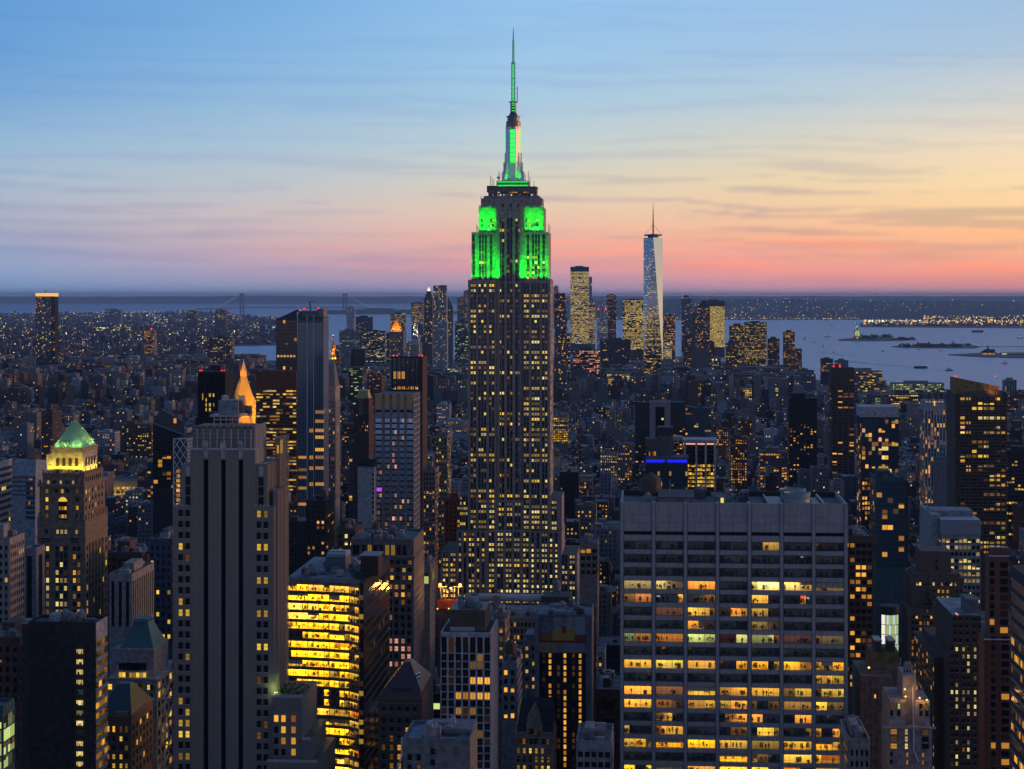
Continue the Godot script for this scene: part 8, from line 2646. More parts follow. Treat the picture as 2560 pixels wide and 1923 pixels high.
	rows(b, 0, 0, 0.5, b.W - 0.5, b.Y(870), b.Y(770), 9, 24, 0.6, 0.55, 0.28, "amber")
	b.wall.box(b.X(1730), b.X(1740), 0, b.Y(782), -1, -30, Color(0.2, 0.16, 0.14))
	finish(b)
	# gold crowned riverside tower far over the city
	b = bld("gold_crowned_tower", "lone dark glass tower with glowing gold crown far across the city", 89, 128, 5500, 36, "skyscraper")
	rng.seed = 258
	b.wall.box(0, b.W, 0, b.Y(741), 0, -32, Color(0.05, 0.06, 0.08))
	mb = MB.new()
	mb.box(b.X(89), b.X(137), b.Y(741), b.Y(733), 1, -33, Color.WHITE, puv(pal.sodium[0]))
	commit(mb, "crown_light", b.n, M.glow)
	rows(b, 0, 0, 0.5, b.W - 0.5, b.Y(905), b.Y(743), 14, 48, 0.8, 0.7, 0.16, "home", {"glass": true, "even": 0.8})
	b.wall.box(b.W, b.X(137), 0, b.Y(743), -1, -32, Color(0.02, 0.02, 0.024))
	rows(b, 0, -1, b.W + 0.3, b.X(137) - 0.3, b.Y(900), b.Y(745), 2, 40, 0.9, 0.4, 0.25, "amber")
	b.trim.bar(Vector3(b.X(111), b.Y(733), -10), Vector3(b.X(111), b.Y(727), -10), 1.6, Color(0.06, 0.06, 0.07))
	b.trim.bar(Vector3(b.X(108), b.Y(727), -10), Vector3(b.X(114), b.Y(727.4), -10), 1.4, Color(0.06, 0.06, 0.07))
	finish(b)

# ------------------------------------------------------------------ harbour, islands, bridges
func dot(mb: MB, p: Vector3, s: float, idx: int) -> void:
	# a small lamp globe, six-sided
	mb.lathe(p.x, p.z, [[0.0, p.y - s], [s * 0.9, p.y], [0.0, p.y + s]], 5, Color.WHITE, puv(idx))

func crowns(mb: MB, c: Vector3, rx: float, ry: float, rz: float, count: int, s: float, col: Color) -> void:
	for _k in count:
		var a := rng.randf() * TAU
		var h := rng.randf_range(-0.3, 1.0)
		var r := sqrt(maxf(0.0, 1.0 - h * h)) * rng.randf_range(0.7, 1.05)
		var p := c + Vector3(rx * r * cos(a), ry * h, rz * r * sin(a))
		var t := Vector3(rng.randf_range(-1, 1), rng.randf_range(-1, 1), rng.randf_range(-1, 1)).normalized() * s
		var u := t.cross(Vector3(0.3, 1, 0.2)).normalized() * s
		mb.quad(p - t - u, p + t - u * 0.6, p + t * 0.7 + u, p - t * 0.8 + u * 0.8, col * rng.randf_range(0.7, 1.3))

func boat(label: String, u: float, v: float, px: float, kind: String, lamp: String, heading := 0.0) -> void:
	var p := gp(u, v)
	var m := -p.z / FOC
	var L := px * m
	var n := thing("boat", label, "boat", Vector3(p.x, 0, p.z), heading)
	var w := L * 0.24
	var h := L * 0.11
	var mb := MB.new()
	var hc := Color(0.08, 0.08, 0.09) if kind in ["barge", "tug"] else Color(0.4, 0.4, 0.42)
	# hull: pointed bow, flared sides
	var deck := [Vector3(-L / 2, h, -w / 2), Vector3(L * 0.3, h, -w / 2), Vector3(L / 2, h * 1.3, 0), Vector3(L * 0.3, h, w / 2), Vector3(-L / 2, h, w / 2)]
	var keel := [Vector3(-L * 0.48, -0.5, -w * 0.35), Vector3(L * 0.28, -0.5, -w * 0.3), Vector3(L * 0.44, -0.5, 0), Vector3(L * 0.28, -0.5, w * 0.3), Vector3(-L * 0.48, -0.5, w * 0.35)]
	if kind == "barge":
		deck = [Vector3(-L / 2, h, -w / 2), Vector3(L / 2, h, -w / 2), Vector3(L / 2, h, 0), Vector3(L / 2, h, w / 2), Vector3(-L / 2, h, w / 2)]
		keel = [Vector3(-L * 0.47, -0.5, -w / 2), Vector3(L * 0.47, -0.5, -w / 2), Vector3(L * 0.47, -0.5, 0), Vector3(L * 0.47, -0.5, w / 2), Vector3(-L * 0.47, -0.5, w / 2)]
	for k in 5:
		var q := (k + 1) % 5
		mb.quad(keel[q], keel[k], deck[k], deck[q], hc)
	for k in [1, 2, 3]:
		mb.tri(deck[0], deck[k + 1], deck[k], hc * 1.2)
	commit(mb, "hull", n, M.plain)
	mb = MB.new()
	if kind == "sail":
		mb.bar(Vector3(0, h, 0), Vector3(0, L * 1.2, 0), L * 0.025, Color(0.3, 0.3, 0.3))
		commit(mb, "mast", n, M.plain)
		mb = MB.new()
		var sc := Color(0.55, 0.55, 0.56) if lamp != "red" else Color(0.3, 0.06, 0.06)
		mb.tri(Vector3(-L * 0.42, h * 1.6, 0.2), Vector3(-L * 0.03, h * 1.6, 0.2), Vector3(-L * 0.03, L * 1.12, 0.2), sc)
		mb.tri(Vector3(L * 0.03, h * 1.6, 0.2), Vector3(L * 0.42, h * 1.6, 0.2), Vector3(L * 0.03, L * 0.95, 0.2), sc)
		commit(mb, "sail", n, M.plain)
	elif kind == "barge":
		mb.box(-L * 0.42, L * 0.42, h, h * 1.5, w * 0.4, -w * 0.4, Color(0.06, 0.06, 0.065))
		commit(mb, "cargo_hold", n, M.plain)
	else:
		mb.box(-L * 0.3, L * 0.22, h, h * 2.3, w * 0.36, -w * 0.36, Color(0.55, 0.55, 0.55))
		mb.box(-L * 0.05, L * 0.15, h * 2.3, h * 3.5, w * 0.25, -w * 0.25, Color(0.5, 0.5, 0.5))
		mb.bar(Vector3(0, h * 3.5, 0), Vector3(0, h * 6, 0), L * 0.02, Color(0.3, 0.3, 0.3))
		commit(mb, "cabin", n, M.plain)
		mb = MB.new()
		for k in 6:
			mb.box(lerpf(-L * 0.28, L * 0.16, k / 6.0), lerpf(-L * 0.28, L * 0.16, k / 6.0) + L * 0.05, h * 1.4, h * 2.0, w * 0.37, w * 0.36, Color.WHITE, puv(pal[lamp][-1]))
		dot(mb, Vector3(0, h * 6, 0), L * 0.04, pal[lamp][-1])
		commit(mb, "cabin_light", n, M.glow)

func harbour() -> void:
	rng.seed = 31
	# --- great suspension bridge over the narrows
	var n := thing("suspension_bridge", "pale blue suspension bridge with lamp strung cables over the strait", "bridge", gp(733, 784))
	var o := n.position
	var d := -o.z
	var P := func(u: float, v: float) -> Vector3: return Vector3((u - CX) / FOC * d, EYE - (v - HOR) / FOC * d, -d) - o
	var sc := Color(0.2, 0.25, 0.3)
	for u in [604.5, 862.5]:
		var mb := MB.new()
		for s in [-3.6, 3.6]:
			var a: Vector3 = P.call(u + s, 784)
			var w := 11.0
			mb.box(a.x - w, a.x + w, 0, P.call(u, 733).y, 10, -10, sc)
		for v in [736.0, 748.0, 769.0]:
			var a: Vector3 = P.call(u - 3.6, v)
			var e: Vector3 = P.call(u + 3.6, v)
			mb.box(a.x, e.x, a.y - 12, a.y + 8, 8, -8, sc)
		commit(mb, "tower", n, M.plain)
		mb = MB.new()
		dot(mb, P.call(u - 3, 731.5), 7.0, pal.red[0])
		dot(mb, P.call(u + 3, 731.5), 7.0, pal.red[0])
		commit(mb, "beacon_light", n, M.glow)
	var dk := MB.new()
	var l: Vector3 = P.call(490, 773)
	var r: Vector3 = P.call(604, 769)
	var q: Vector3 = P.call(862, 769)
	var e2: Vector3 = P.call(985, 772)
	for seg in [[l, r], [r, q], [q, e2]]:
		dk.bar(seg[0], seg[1], 14.0, sc)
	commit(dk, "deck", n, M.plain)
	var cab := MB.new()
	var lam := MB.new()
	for spn in [[604.5, 862.5, 734.0, 734.0, 768.0], [536.0, 604.5, 771.0, 734.0, -1.0], [862.5, 930.0, 734.0, 770.0, -1.0]]:
		var last := Vector3.ZERO
		for k in 33:
			var f := k / 32.0
			var v: float = lerpf(spn[2], spn[3], f)
			if spn[4] > 0:
				v += (spn[4] - spn[2]) * (1.0 - pow(2.0 * f - 1.0, 2))
			else:
				v += 9.0 * f * (1.0 - f)
			var p: Vector3 = P.call(lerpf(spn[0], spn[1], f), v)
			if k > 0:
				cab.bar(last, p, 4.0, sc)
			dot(lam, p + Vector3(0, 3, 6), 5.5, pal.cool[2])
			last = p
	for k in 60:
		dot(lam, (P.call(500 + k * 8.0, 769.5) as Vector3) + Vector3(0, 6, 10), 5.0, pal.sodium[0] if k % 2 else pal.red[0])
	commit(cab, "cable", n, M.plain)
	commit(lam, "cable_light", n, M.glow, "stuff")
	# --- old stone bridge over the east river
	n = thing("stone_tower_bridge", "stone towered bridge with strings of cable lamps over the river", "bridge", gp(201, 905))
	o = n.position
	d = -o.z
	var st := Color(0.24, 0.23, 0.22)
	for u in [82.0, 201.0]:
		var mb := MB.new()
		for s in [-9.0, 0.0, 9.0]:
			var a: Vector3 = P.call(u + s - 2.4, 905)
			var b: Vector3 = P.call(u + s + 2.4, 905)
			mb.box(a.x, b.x, 0, P.call(u, 862).y, 8, -8, st)
		var a2: Vector3 = P.call(u - 12, 866)
		var b2: Vector3 = P.call(u + 12, 858)
		mb.box(a2.x, b2.x, a2.y, b2.y, 9, -9, st)
		commit(mb, "tower", n, M.stone)
	dk = MB.new()
	dk.bar(P.call(-20, 892), P.call(210, 893), 7.0, Color(0.1, 0.06, 0.055))
	dk.bar(P.call(210, 893), P.call(520, 899), 7.0, Color(0.1, 0.06, 0.055))
	commit(dk, "deck", n, M.plain)
	cab = MB.new()
	lam = MB.new()
	for spn in [[82.0, 201.0, 862.0, 862.0, 890.0], [201.0, 300.0, 862.0, 893.0, -1.0], [10.0, 82.0, 890.0, 862.0, -1.0]]:
		var last := Vector3.ZERO
		for k in 25:
			var f := k / 24.0
			var v: float = lerpf(spn[2], spn[3], f)
			if spn[4] > 0:
				v += (spn[4] - spn[2]) * (1.0 - pow(2.0 * f - 1.0, 2))
			else:
				v += 14.0 * f * (1.0 - f)
			var p: Vector3 = P.call(lerpf(spn[0], spn[1], f), v)
			if k > 0:
				cab.bar(last, p, 1.2, st)
			dot(lam, p + Vector3(0, 1, 3), 1.9, pal.cool[3])
			last = p
	for k in 70:
		dot(lam, (P.call(5 + k * 7.0, 891.5 + k * 0.1) as Vector3) + Vector3(0, 2, 5), 1.3, pal.red[0] if k % 3 else pal.sodium[0])
	commit(cab, "cable", n, M.plain)
	commit(lam, "cable_light", n, M.glow, "stuff")
	# --- island with the robed statue
	var isl := []
	for p in [[2095, 852], [2120, 853], [2200, 853], [2260, 852], [2294, 850], [2270, 847], [2200, 846], [2130, 846], [2098, 850]]:
		isl.append(gp(p[0], p[1]))
	sheet("statue_island", isl, 3.0, M.roof, Color(0.1, 0.1, 0.08))
	isl = []
	for p in [[2229, 868], [2300, 871], [2440, 871], [2450, 868], [2432, 864], [2300, 863], [2250, 865]]:
		isl.append(gp(p[0], p[1]))
	sheet("station_island", isl, 3.0, M.roof, Color(0.1, 0.1, 0.09))
	isl = []
	for p in [[2370, 888], [2450, 893], [2560, 896], [2800, 902], [2800, 880], [2560, 882], [2440, 884]]:
		isl.append(gp(p[0], p[1]))
	sheet("terminal_quay", isl, 3.0, M.roof, Color(0.1, 0.1, 0.1))
	var wood := MB.new()
	for k in 46:
		var u := rng.randf_range(2152, 2285)
		var p := gp(u, rng.randf_range(848.5, 851))
		var hh := (22.0 if u < 2235 else 10.0) * rng.randf_range(0.7, 1.2)
		crowns(wood, p + Vector3(0, hh * 0.7, 0), 16, hh * 0.6, 12, 46, 3.0, Color(0.03, 0.05, 0.025))
	var wo := commit(wood, "island_wood", self, M.plain, "stuff")
	wo.set_meta("label", "dark wood covering the island beside the statue")
	wo.set_meta("category", "trees")
	wood = MB.new()
	for k in 60:
		var u := rng.randf_range(2248, 2432)
		var p := gp(u, rng.randf_range(866, 870))
		var hh := 12.0 * rng.randf_range(0.7, 1.2)
		crowns(wood, p + Vector3(0, hh * 0.7, 0), 13, hh * 0.6, 10, 40, 2.4, Color(0.03, 0.05, 0.025))
	wo = commit(wood, "island_wood_001", self, M.plain, "stuff")
	wo.set_meta("label", "dark trees lining the island of the turreted station")
	wo.set_meta("category", "trees")
	# statue
	n = thing("statue", "green lit robed statue raising a torch on tall pedestal", "statue", gp(2142, 849) + Vector3(0, 3, 0))
	var m := -n.position.z / FOC
	var mb := MB.new()
	mb.frustum(-9 * m * 0.9, 9 * m * 0.9, 9 * m, -9 * m, 0, -8 * m * 0.8, 8 * m * 0.8, 7 * m, -7 * m, 6 * m, Color(0.3, 0.27, 0.22))
	mb.frustum(-5.5 * m, 5.5 * m, 5.5 * m, -5.5 * m, 6 * m, -4.2 * m, 4.2 * m, 4.2 * m, -4.2 * m, 20 * m, Color(0.42, 0.36, 0.27))
	mb.box(-4.8 * m, 4.8 * m, 20 * m, 21.5 * m, 4.8 * m, -4.8 * m, Color(0.45, 0.38, 0.28))
	commit(mb, "pedestal", n, M.plain)
	mb = MB.new()
	var gr := Color(0.25, 0.5, 0.36)
	mb.lathe(0, 0, [[3.4 * m, 21.5 * m], [3.0 * m, 27 * m], [2.5 * m, 32 * m], [2.7 * m, 35 * m], [1.0 * m, 37 * m], [0.9 * m, 37.6 * m], [1.3 * m, 39 * m], [0.9 * m, 40.6 * m], [0.0, 41 * m]], 12, gr)
	for k in 7:
		var a := -1.2 + k * 0.4
		mb.bar(Vector3(0, 40.3 * m, 0), Vector3(2.2 * m * sin(a), 40.3 * m + 1.6 * m * cos(a), 0), 0.3 * m, gr)
	mb.bar(Vector3(-1.6 * m, 35 * m, 0), Vector3(-3.2 * m, 40 * m, 0.4 * m), 1.3 * m, gr)
	mb.bar(Vector3(-3.2 * m, 40 * m, 0.4 * m), Vector3(-3.3 * m, 44 * m, 0.6 * m), 0.9 * m, gr)
	mb.bar(Vector3(1.8 * m, 34.5 * m, 0), Vector3(2.8 * m, 30.5 * m, 1.0 * m), 1.2 * m, gr)
	mb.box(1.8 * m, 3.4 * m, 30 * m, 33 * m, 1.8 * m, 1.2 * m, gr)
	commit(mb, "figure", n, M.plain)
	mb = MB.new()
	dot(mb, Vector3(-3.3 * m, 45 * m, 0.6 * m), 0.8 * m, pal.sodium[0])
	commit(mb, "torch_light", n, M.glow)
	for s in [-1, 1]:
		spot(n, Vector3(s * 14 * m, 1.0, 16 * m), Vector3(0, 31 * m, 0), Color(0.75, 1.0, 0.45), 16000.0, 26.0, "floodlight", 1.2, pal.green[4])
	spot(n, Vector3(0, 1.0, 12 * m), Vector3(0, 12 * m, 3 * m), Color(1.0, 0.7, 0.3), 1600.0, 40.0, "floodlight", 1.0, pal.amber[7])
	# station with corner turrets
	n = thing("turreted_station", "dark brick station hall with four domed turrets on island", "building", gp(2308, 868) + Vector3(0, 3, 0))
	m = -n.position.z / FOC
	mb = MB.new()
	mb.box(-16 * m, 16 * m, 0, 6 * m, 4 * m, -6 * m, Color(0.13, 0.07, 0.055))
	mb.box(18 * m, 62 * m, 0, 4.4 * m, 5 * m, -5 * m, Color(0.12, 0.075, 0.06))
	commit(mb, "hall", n, M.plain)
	mb = MB.new()
	mb.frustum(-16 * m, 16 * m, 4 * m, -6 * m, 6 * m, -13 * m, 13 * m, 0, -2 * m, 8.6 * m, Color(0.07, 0.05, 0.05))
	mb.frustum(18 * m, 62 * m, 5 * m, -5 * m, 4.4 * m, 19 * m, 61 * m, 1, -1, 6.2 * m, Color(0.06, 0.07, 0.075))
	commit(mb, "roof", n, M.plain)
	for s in [-14.0, 14.0]:
		mb = MB.new()
		mb.lathe(s * m, 3 * m, [[1.9 * m, 0.0], [1.9 * m, 9 * m], [2.1 * m, 9.5 * m], [1.5 * m, 11 * m], [0.5 * m, 12 * m], [0.0, 14 * m]], 8, Color(0.12, 0.08, 0.07))
		commit(mb, "turret", n, M.plain)
	mb = MB.new()
	for k in 12:
		mb.box((-15 + k * 2.6) * m, (-14 + k * 2.6) * m, 2.4 * m, 4.0 * m, 4.1 * m, 4.0 * m, Color.WHITE, puv(pal.pink[2]))
	for k in 14:
		dot(mb, Vector3((20 + k * 6) * m, 2.0 * m, 6.5 * m), 0.55 * m, pal.pale[4 + k % 4])
	commit(mb, "window", n, M.glow, "stuff")
	mb = MB.new()
	mb.lathe(76 * m, 0, [[1.8 * m, 0.0], [1.8 * m, 11 * m], [2.4 * m, 12 * m], [0.0, 15.5 * m]], 8, Color(0.28, 0.27, 0.26))
	commit(mb, "water_tower", n, M.plain)
	# waterfront terminal with lit gable and clock spire
	n = thing("waterfront_terminal", "orange lit terminal shed with dark roof and pointed clock spire", "building", gp(2470, 889) + Vector3(0, 3, 0))
	m = -n.position.z / FOC
	mb = MB.new()
	mb.box(-17 * m, 18 * m, 0, 6 * m, 4 * m, -8 * m, Color(0.32, 0.16, 0.09))
	mb.box(32 * m, 105 * m, 0, 5.4 * m, 4 * m, -8 * m, Color(0.2, 0.2, 0.2))
	commit(mb, "hall", n, M.plain)
	mb = MB.new()
	mb.frustum(-17 * m, 18 * m, 4 * m, -8 * m, 6 * m, -6 * m, 17 * m, 0, -4 * m, 14 * m, Color(0.03, 0.035, 0.04))
	mb.frustum(-3 * m, 3 * m, 4.2 * m, -2 * m, 10 * m, -0.2 * m, 0.2 * m, 1 * m, 0.6 * m, 26 * m, Color(0.03, 0.035, 0.04))
	mb.box(-2.5 * m, 2.5 * m, 6 * m, 12 * m, 4.3 * m, -1 * m, Color(0.2, 0.1, 0.06))
	commit(mb, "roof", n, M.plain)
	mb = MB.new()
	for k in 11:
		mb.box((-16 + k * 3) * m, (-14 + k * 3) * m, 0.8 * m, 4.4 * m, 4.2 * m, 4.0 * m, Color.WHITE, puv(pal.amber[3 + k % 4]))
	dot(mb, Vector3(25 * m, 6 * m, 5 * m), 1.3 * m, pal.pale[8])
	for k in 10:
		dot(mb, Vector3((34 + k * 6) * m, 4.4 * m, 5 * m), 0.7 * m, pal.pale[5 + k % 4])
	mb.box(34 * m, 46 * m, 0.8 * m, 4 * m, 4.2 * m, 4.0 * m, Color.WHITE, puv(pal.green[3]))
	commit(mb, "window", n, M.glow, "stuff")
	# piers and a low trestle bridge
	n = thing("trestle_bridge", "long low trestle bridge with a row of lamps across water", "bridge", gp(2440, 869))
	o = n.position
	m = -o.z / FOC
	mb = MB.new()
	mb.box(0, 200 * m, 2.2 * m, 3.2 * m, 0.8 * m, -0.8 * m, Color(0.25, 0.25, 0.25))
	for k in 24:
		mb.box(k * 8.4 * m, (k * 8.4 + 1) * m, -0.5, 2.2 * m, 0.6 * m, -0.6 * m, Color(0.25, 0.25, 0.25))
	commit(mb, "deck", n, M.plain)
	mb = MB.new()
	for k in 24:
		dot(mb, Vector3((k * 8.4 + 0.5) * m, 4.2 * m, 0), 0.45 * m, pal.pale[6])
	commit(mb, "lamp", n, M.glow, "stuff")
	# --- container quays: stacks, cranes and lamps
	var box := MB.new()
	var lights := MB.new()
	for k in 420:
		var far := k % 3 == 0
		var u := rng.randf_range(2320 if far else 2165, 2620)
		var v := rng.randf_range(793, 802) if far else rng.randf_range(809, 817)
		var p := gp(u, v)
		var w := rng.randf_range(40, 140)
		var h := rng.randf_range(8, 20)
		var g := rng.randf_range(0.06, 0.3)
		box.box(p.x, p.x + w, 3, 3 + h, p.z, p.z - 60, Color(g * rng.randf_range(1.0, 2.0), g * 0.8, g * 0.6))
	for k in 560:
		var far := k % 2 == 0
		var u := rng.randf_range(2310 if far else 2160, 2620)
		var v := rng.randf_range(792, 802) if far else rng.randf_range(808, 818)
		if far:
			u = 2310 + pow(rng.randf(), 1.3) * 310
		var p := gp(u, v)
		dot(lights, p + Vector3(0, rng.randf_range(14, 45), 0), -p.z * rng.randf_range(0.00016, 0.00034), (pal.sodium + pal.amber.slice(3) + pal.pale.slice(4))[rng.randi() % 11])
	for q2 in [[2174.0, 804.0], [2207.0, 804.0]]:
		var p := gp(q2[0], 814)
		dot(lights, p + Vector3(0, 42, 0), -p.z * 0.0007, pal.green[4])
	for k in 26:
		var p := gp(2165 + k * 17, 816.5)
		dot(lights, p + Vector3(0, 55, 0), -p.z * 0.0003, pal.pale[7])
	var qo := commit(box, "container_stack", self, M.plain, "stuff")
	qo.set_meta("label", "distant mass of stacked containers on the quays")
	qo.set_meta("category", "containers")
	var pm := thing("orange_light_tower", "small orange glowing monument tower on container quay", "tower", gp(2161, 812) + Vector3(0, 3, 0))
	mb = MB.new()
	var mm := -pm.position.z / FOC
	mb.lathe(0, 0, [[2.2 * mm, 0.0], [1.6 * mm, 6 * mm], [1.0 * mm, 9 * mm], [0.0, 12 * mm]], 6, Color.WHITE, puv(pal.amber[7]))
	commit(mb, "lit_shaft", pm, M.glow)
	# lamps along the hills' foot and up the slopes
	for k in 900:
		var u := rng.randf_range(1400, 2570)
		var f := pow(rng.randf(), 4.0)
		if (u > 2150 and f < 0.3) or (u < 1700 and rng.randf() < 0.4):
			continue
		var dd := lerpf(21000.0, 27500.0, f)
		var crest: float = EYE - (slope_row(u) - HOR) / FOC * 27500.0
		var p := Vector3((u - CX) / FOC * dd, crest * pow(f, 0.8) + 14.0, -dd)
		dot(lights, p, dd * rng.randf_range(0.0001, 0.00024), pal.city[rng.randi() % pal.city.size()])
	for k in 60:
		var u := rng.randf_range(0, 2560)
		var p := gp(u, 760.5)
		dot(lights, p + Vector3(0, 60, 0), -p.z * rng.randf_range(0.00006, 0.00013), pal.pale[6])
	# --- far borough: low roofs and lamps
	var bk := PackedVector2Array()
	for p in [[-300, 912], [0, 902], [200, 896], [330, 893], [450, 893], [560, 884], [580, 866], [690, 864], [720, 826], [660, 822], [640, 815], [800, 812], [815, 802], [690, 796], [560, 783], [500, 780], [300, 782], [0, 784], [-300, 785]]:
		bk.append(Vector2(p[0], p[1]))
	var roofs := MB.new()
	for k in 5200:
		var pt := Vector2(rng.randf_range(-60, 810), 780.0 + pow(rng.randf(), 1.25) * 122.0)
		if not Geometry2D.is_point_in_polygon(pt, bk) or not Geometry2D.is_point_in_polygon(pt + Vector2(8, 1.5), bk):
			continue
		var p := gp(pt.x, pt.y)
		var w := rng.randf_range(14, 42)
		var h := rng.randf_range(7, 15) * (1.0 if rng.randf() < 0.93 else rng.randf_range(2.0, 3.6))
		var g := rng.randf_range(0.025, 0.1)
		roofs.box(p.x, p.x + w, 2, 2 + h, p.z, p.z - rng.randf_range(15, 50), Color(g * rng.randf_range(1.0, 1.35), g, g * rng.randf_range(0.85, 1.05)))
		if rng.randf() < 0.6:
			var ww := rng.randf_range(3, 12)
			roofs.box(p.x + 2, p.x + 2 + ww, 2 + h, 2 + h + 4, p.z - 2, p.z - 12, Color(g, g, g) * 1.3)
	var ro := commit(roofs, "far_roofs", self, M.plain, "stuff")
	ro.set_meta("label", "distant mass of low roofs across the river")
	ro.set_meta("category", "buildings")
	for k in 4300:
		var pt := Vector2(rng.randf_range(-20, 810), 781.0 + pow(rng.randf(), 1.15) * 118.0)
		if not Geometry2D.is_point_in_polygon(pt, bk) or hill_noise.get_noise_2d(pt.x * 2.0, pt.y * 9.0) < rng.randf_range(-0.35, 0.3):
			continue
		var p := gp(pt.x, pt.y)
		var bright := rng.randf()
		var idx: int = pal.city[rng.randi() % pal.city.size()] if rng.randf() < 0.85 else (pal.red[0] if rng.randf() < 0.3 else pal.cool[3])
		if pt.y > 800 and pt.y < 850 and rng.randf() < 0.4:
			idx = pal.green[rng.randi() % 5]
		dot(lights, p + Vector3(0, rng.randf_range(6, 24), 0), -p.z * (rng.randf_range(0.0001, 0.0002) if bright < 0.85 else rng.randf_range(0.0002, 0.00036)), idx)
	# rows of pier lamps and a lit highway of car lamps
	for k in 56:
		var p := gp(402 + k * 2.0, 884 + rng.randf_range(-6, 2))
		dot(lights, p + Vector3(0, 8, 0), -p.z * 0.0002, pal.green[2 + k % 3])
	for k in 80:
		var p := gp(240 + k * 1.1, 827 + rng.randf_range(-5, 3))
		dot(lights, p + Vector3(0, 10, 0), -p.z * 0.00024, pal.pale[4 + k % 5] if k % 2 else pal.green[4])
	for k in 60:
		var f := k / 60.0
		var p := gp(266 + 42 * f, 889 - 15 * pow(f, 1.6))
		dot(lights, p + Vector3(0, 7, 0), -p.z * 0.00017, pal.white[0] if k % 2 else pal.red[0])
	var lo := commit(lights, "city_lamps", self, M.lamp, "stuff")
	lo.set_meta("label", "countless lamps scattered over the far shores")
	lo.set_meta("category", "lights")
	# --- boats
	boat("yellow lit ferry heading towards the statue island", 2067, 843, 17, "ferry", "yellow")
	boat("white two sailed yacht drifting near yellow ferry", 2012, 849, 8, "sail", "pale", 0.3)
	boat("small party boat glowing pink with white wake", 2035, 857, 9, "ferry", "pink")
	boat("tall narrow white sailing boat mid channel", 2058, 868, 6, "sail", "pale", 0.2)
	boat("small white launch beside tall narrow sail", 2074, 863, 8, "ferry", "pale")
	boat("small water taxi with warm cabin lights", 2085, 881, 9, "ferry", "amber")
	boat("dark red sailed yacht alone before the station island", 2207, 880, 6, "sail", "red", 0.2)
	boat("blue white ferry moored under the station island", 2295, 874, 11, "ferry", "cool")
	boat("large sailing ship lit pink below the station island", 2352, 878, 11, "ferry", "pink")
	boat("long black barge crossing ahead of a lit tug", 2302, 921, 34, "barge", "dim")
	boat("tug with yellow deck lights following the black barge", 2373, 927, 20, "tug", "yellow", PI)
	boat("low fast boat with red lights off the quay", 2512, 910, 16, "ferry", "red")
	boat("long flat barge anchored below container quays", 2444, 831, 30, "barge", "dim")
	boat("distant pale ferry at the picture edge of the bay", 2551, 846, 18, "ferry", "pale")
	boat("tiny lit ferry far out near the quays", 2079, 812, 9, "ferry", "amber")
	for wk in [[2110, 903, 2300, 920, 5.0], [2040, 880, 2150, 893, 2.6], [2020, 858, 2032, 857, 1.2], [2330, 922, 2365, 927, 1.6], [2052, 813, 2074, 812, 1.0]]:
		mb = MB.new()
		var a := gp(wk[0], wk[1] - wk[4] * 0.5, 0.3)
		var b := gp(wk[0], wk[1] + wk[4] * 0.5, 0.3)
		var c := gp(wk[2], wk[3] + 0.5, 0.3)
		var e := gp(wk[2], wk[3] - 0.5, 0.3)
		mb.quad(b, c, e, a, Color(0.7, 0.72, 0.75))
		var f := commit(mb, "foam_wake" if not taken.has("foam_wake") else "foam_wake_%03d" % taken["foam_wake"], self, M.plain, "stuff")
		taken["foam_wake"] = taken.get("foam_wake", 0) + 1
		f.set_meta("label", "pale foam wake trailing behind a boat on the water")
		f.set_meta("category", "wake")
		f.set_meta("group", "wakes on the water")

# ------------------------------------------------------------------ the blocks of the city
func hits_hero(p0: float, p1: float, q0: float, q1: float) -> bool:
	for h in heroes:
		if p0 < h[1] and p1 > h[0] and q0 < h[3] and q1 > h[2]:
			return true
	return false

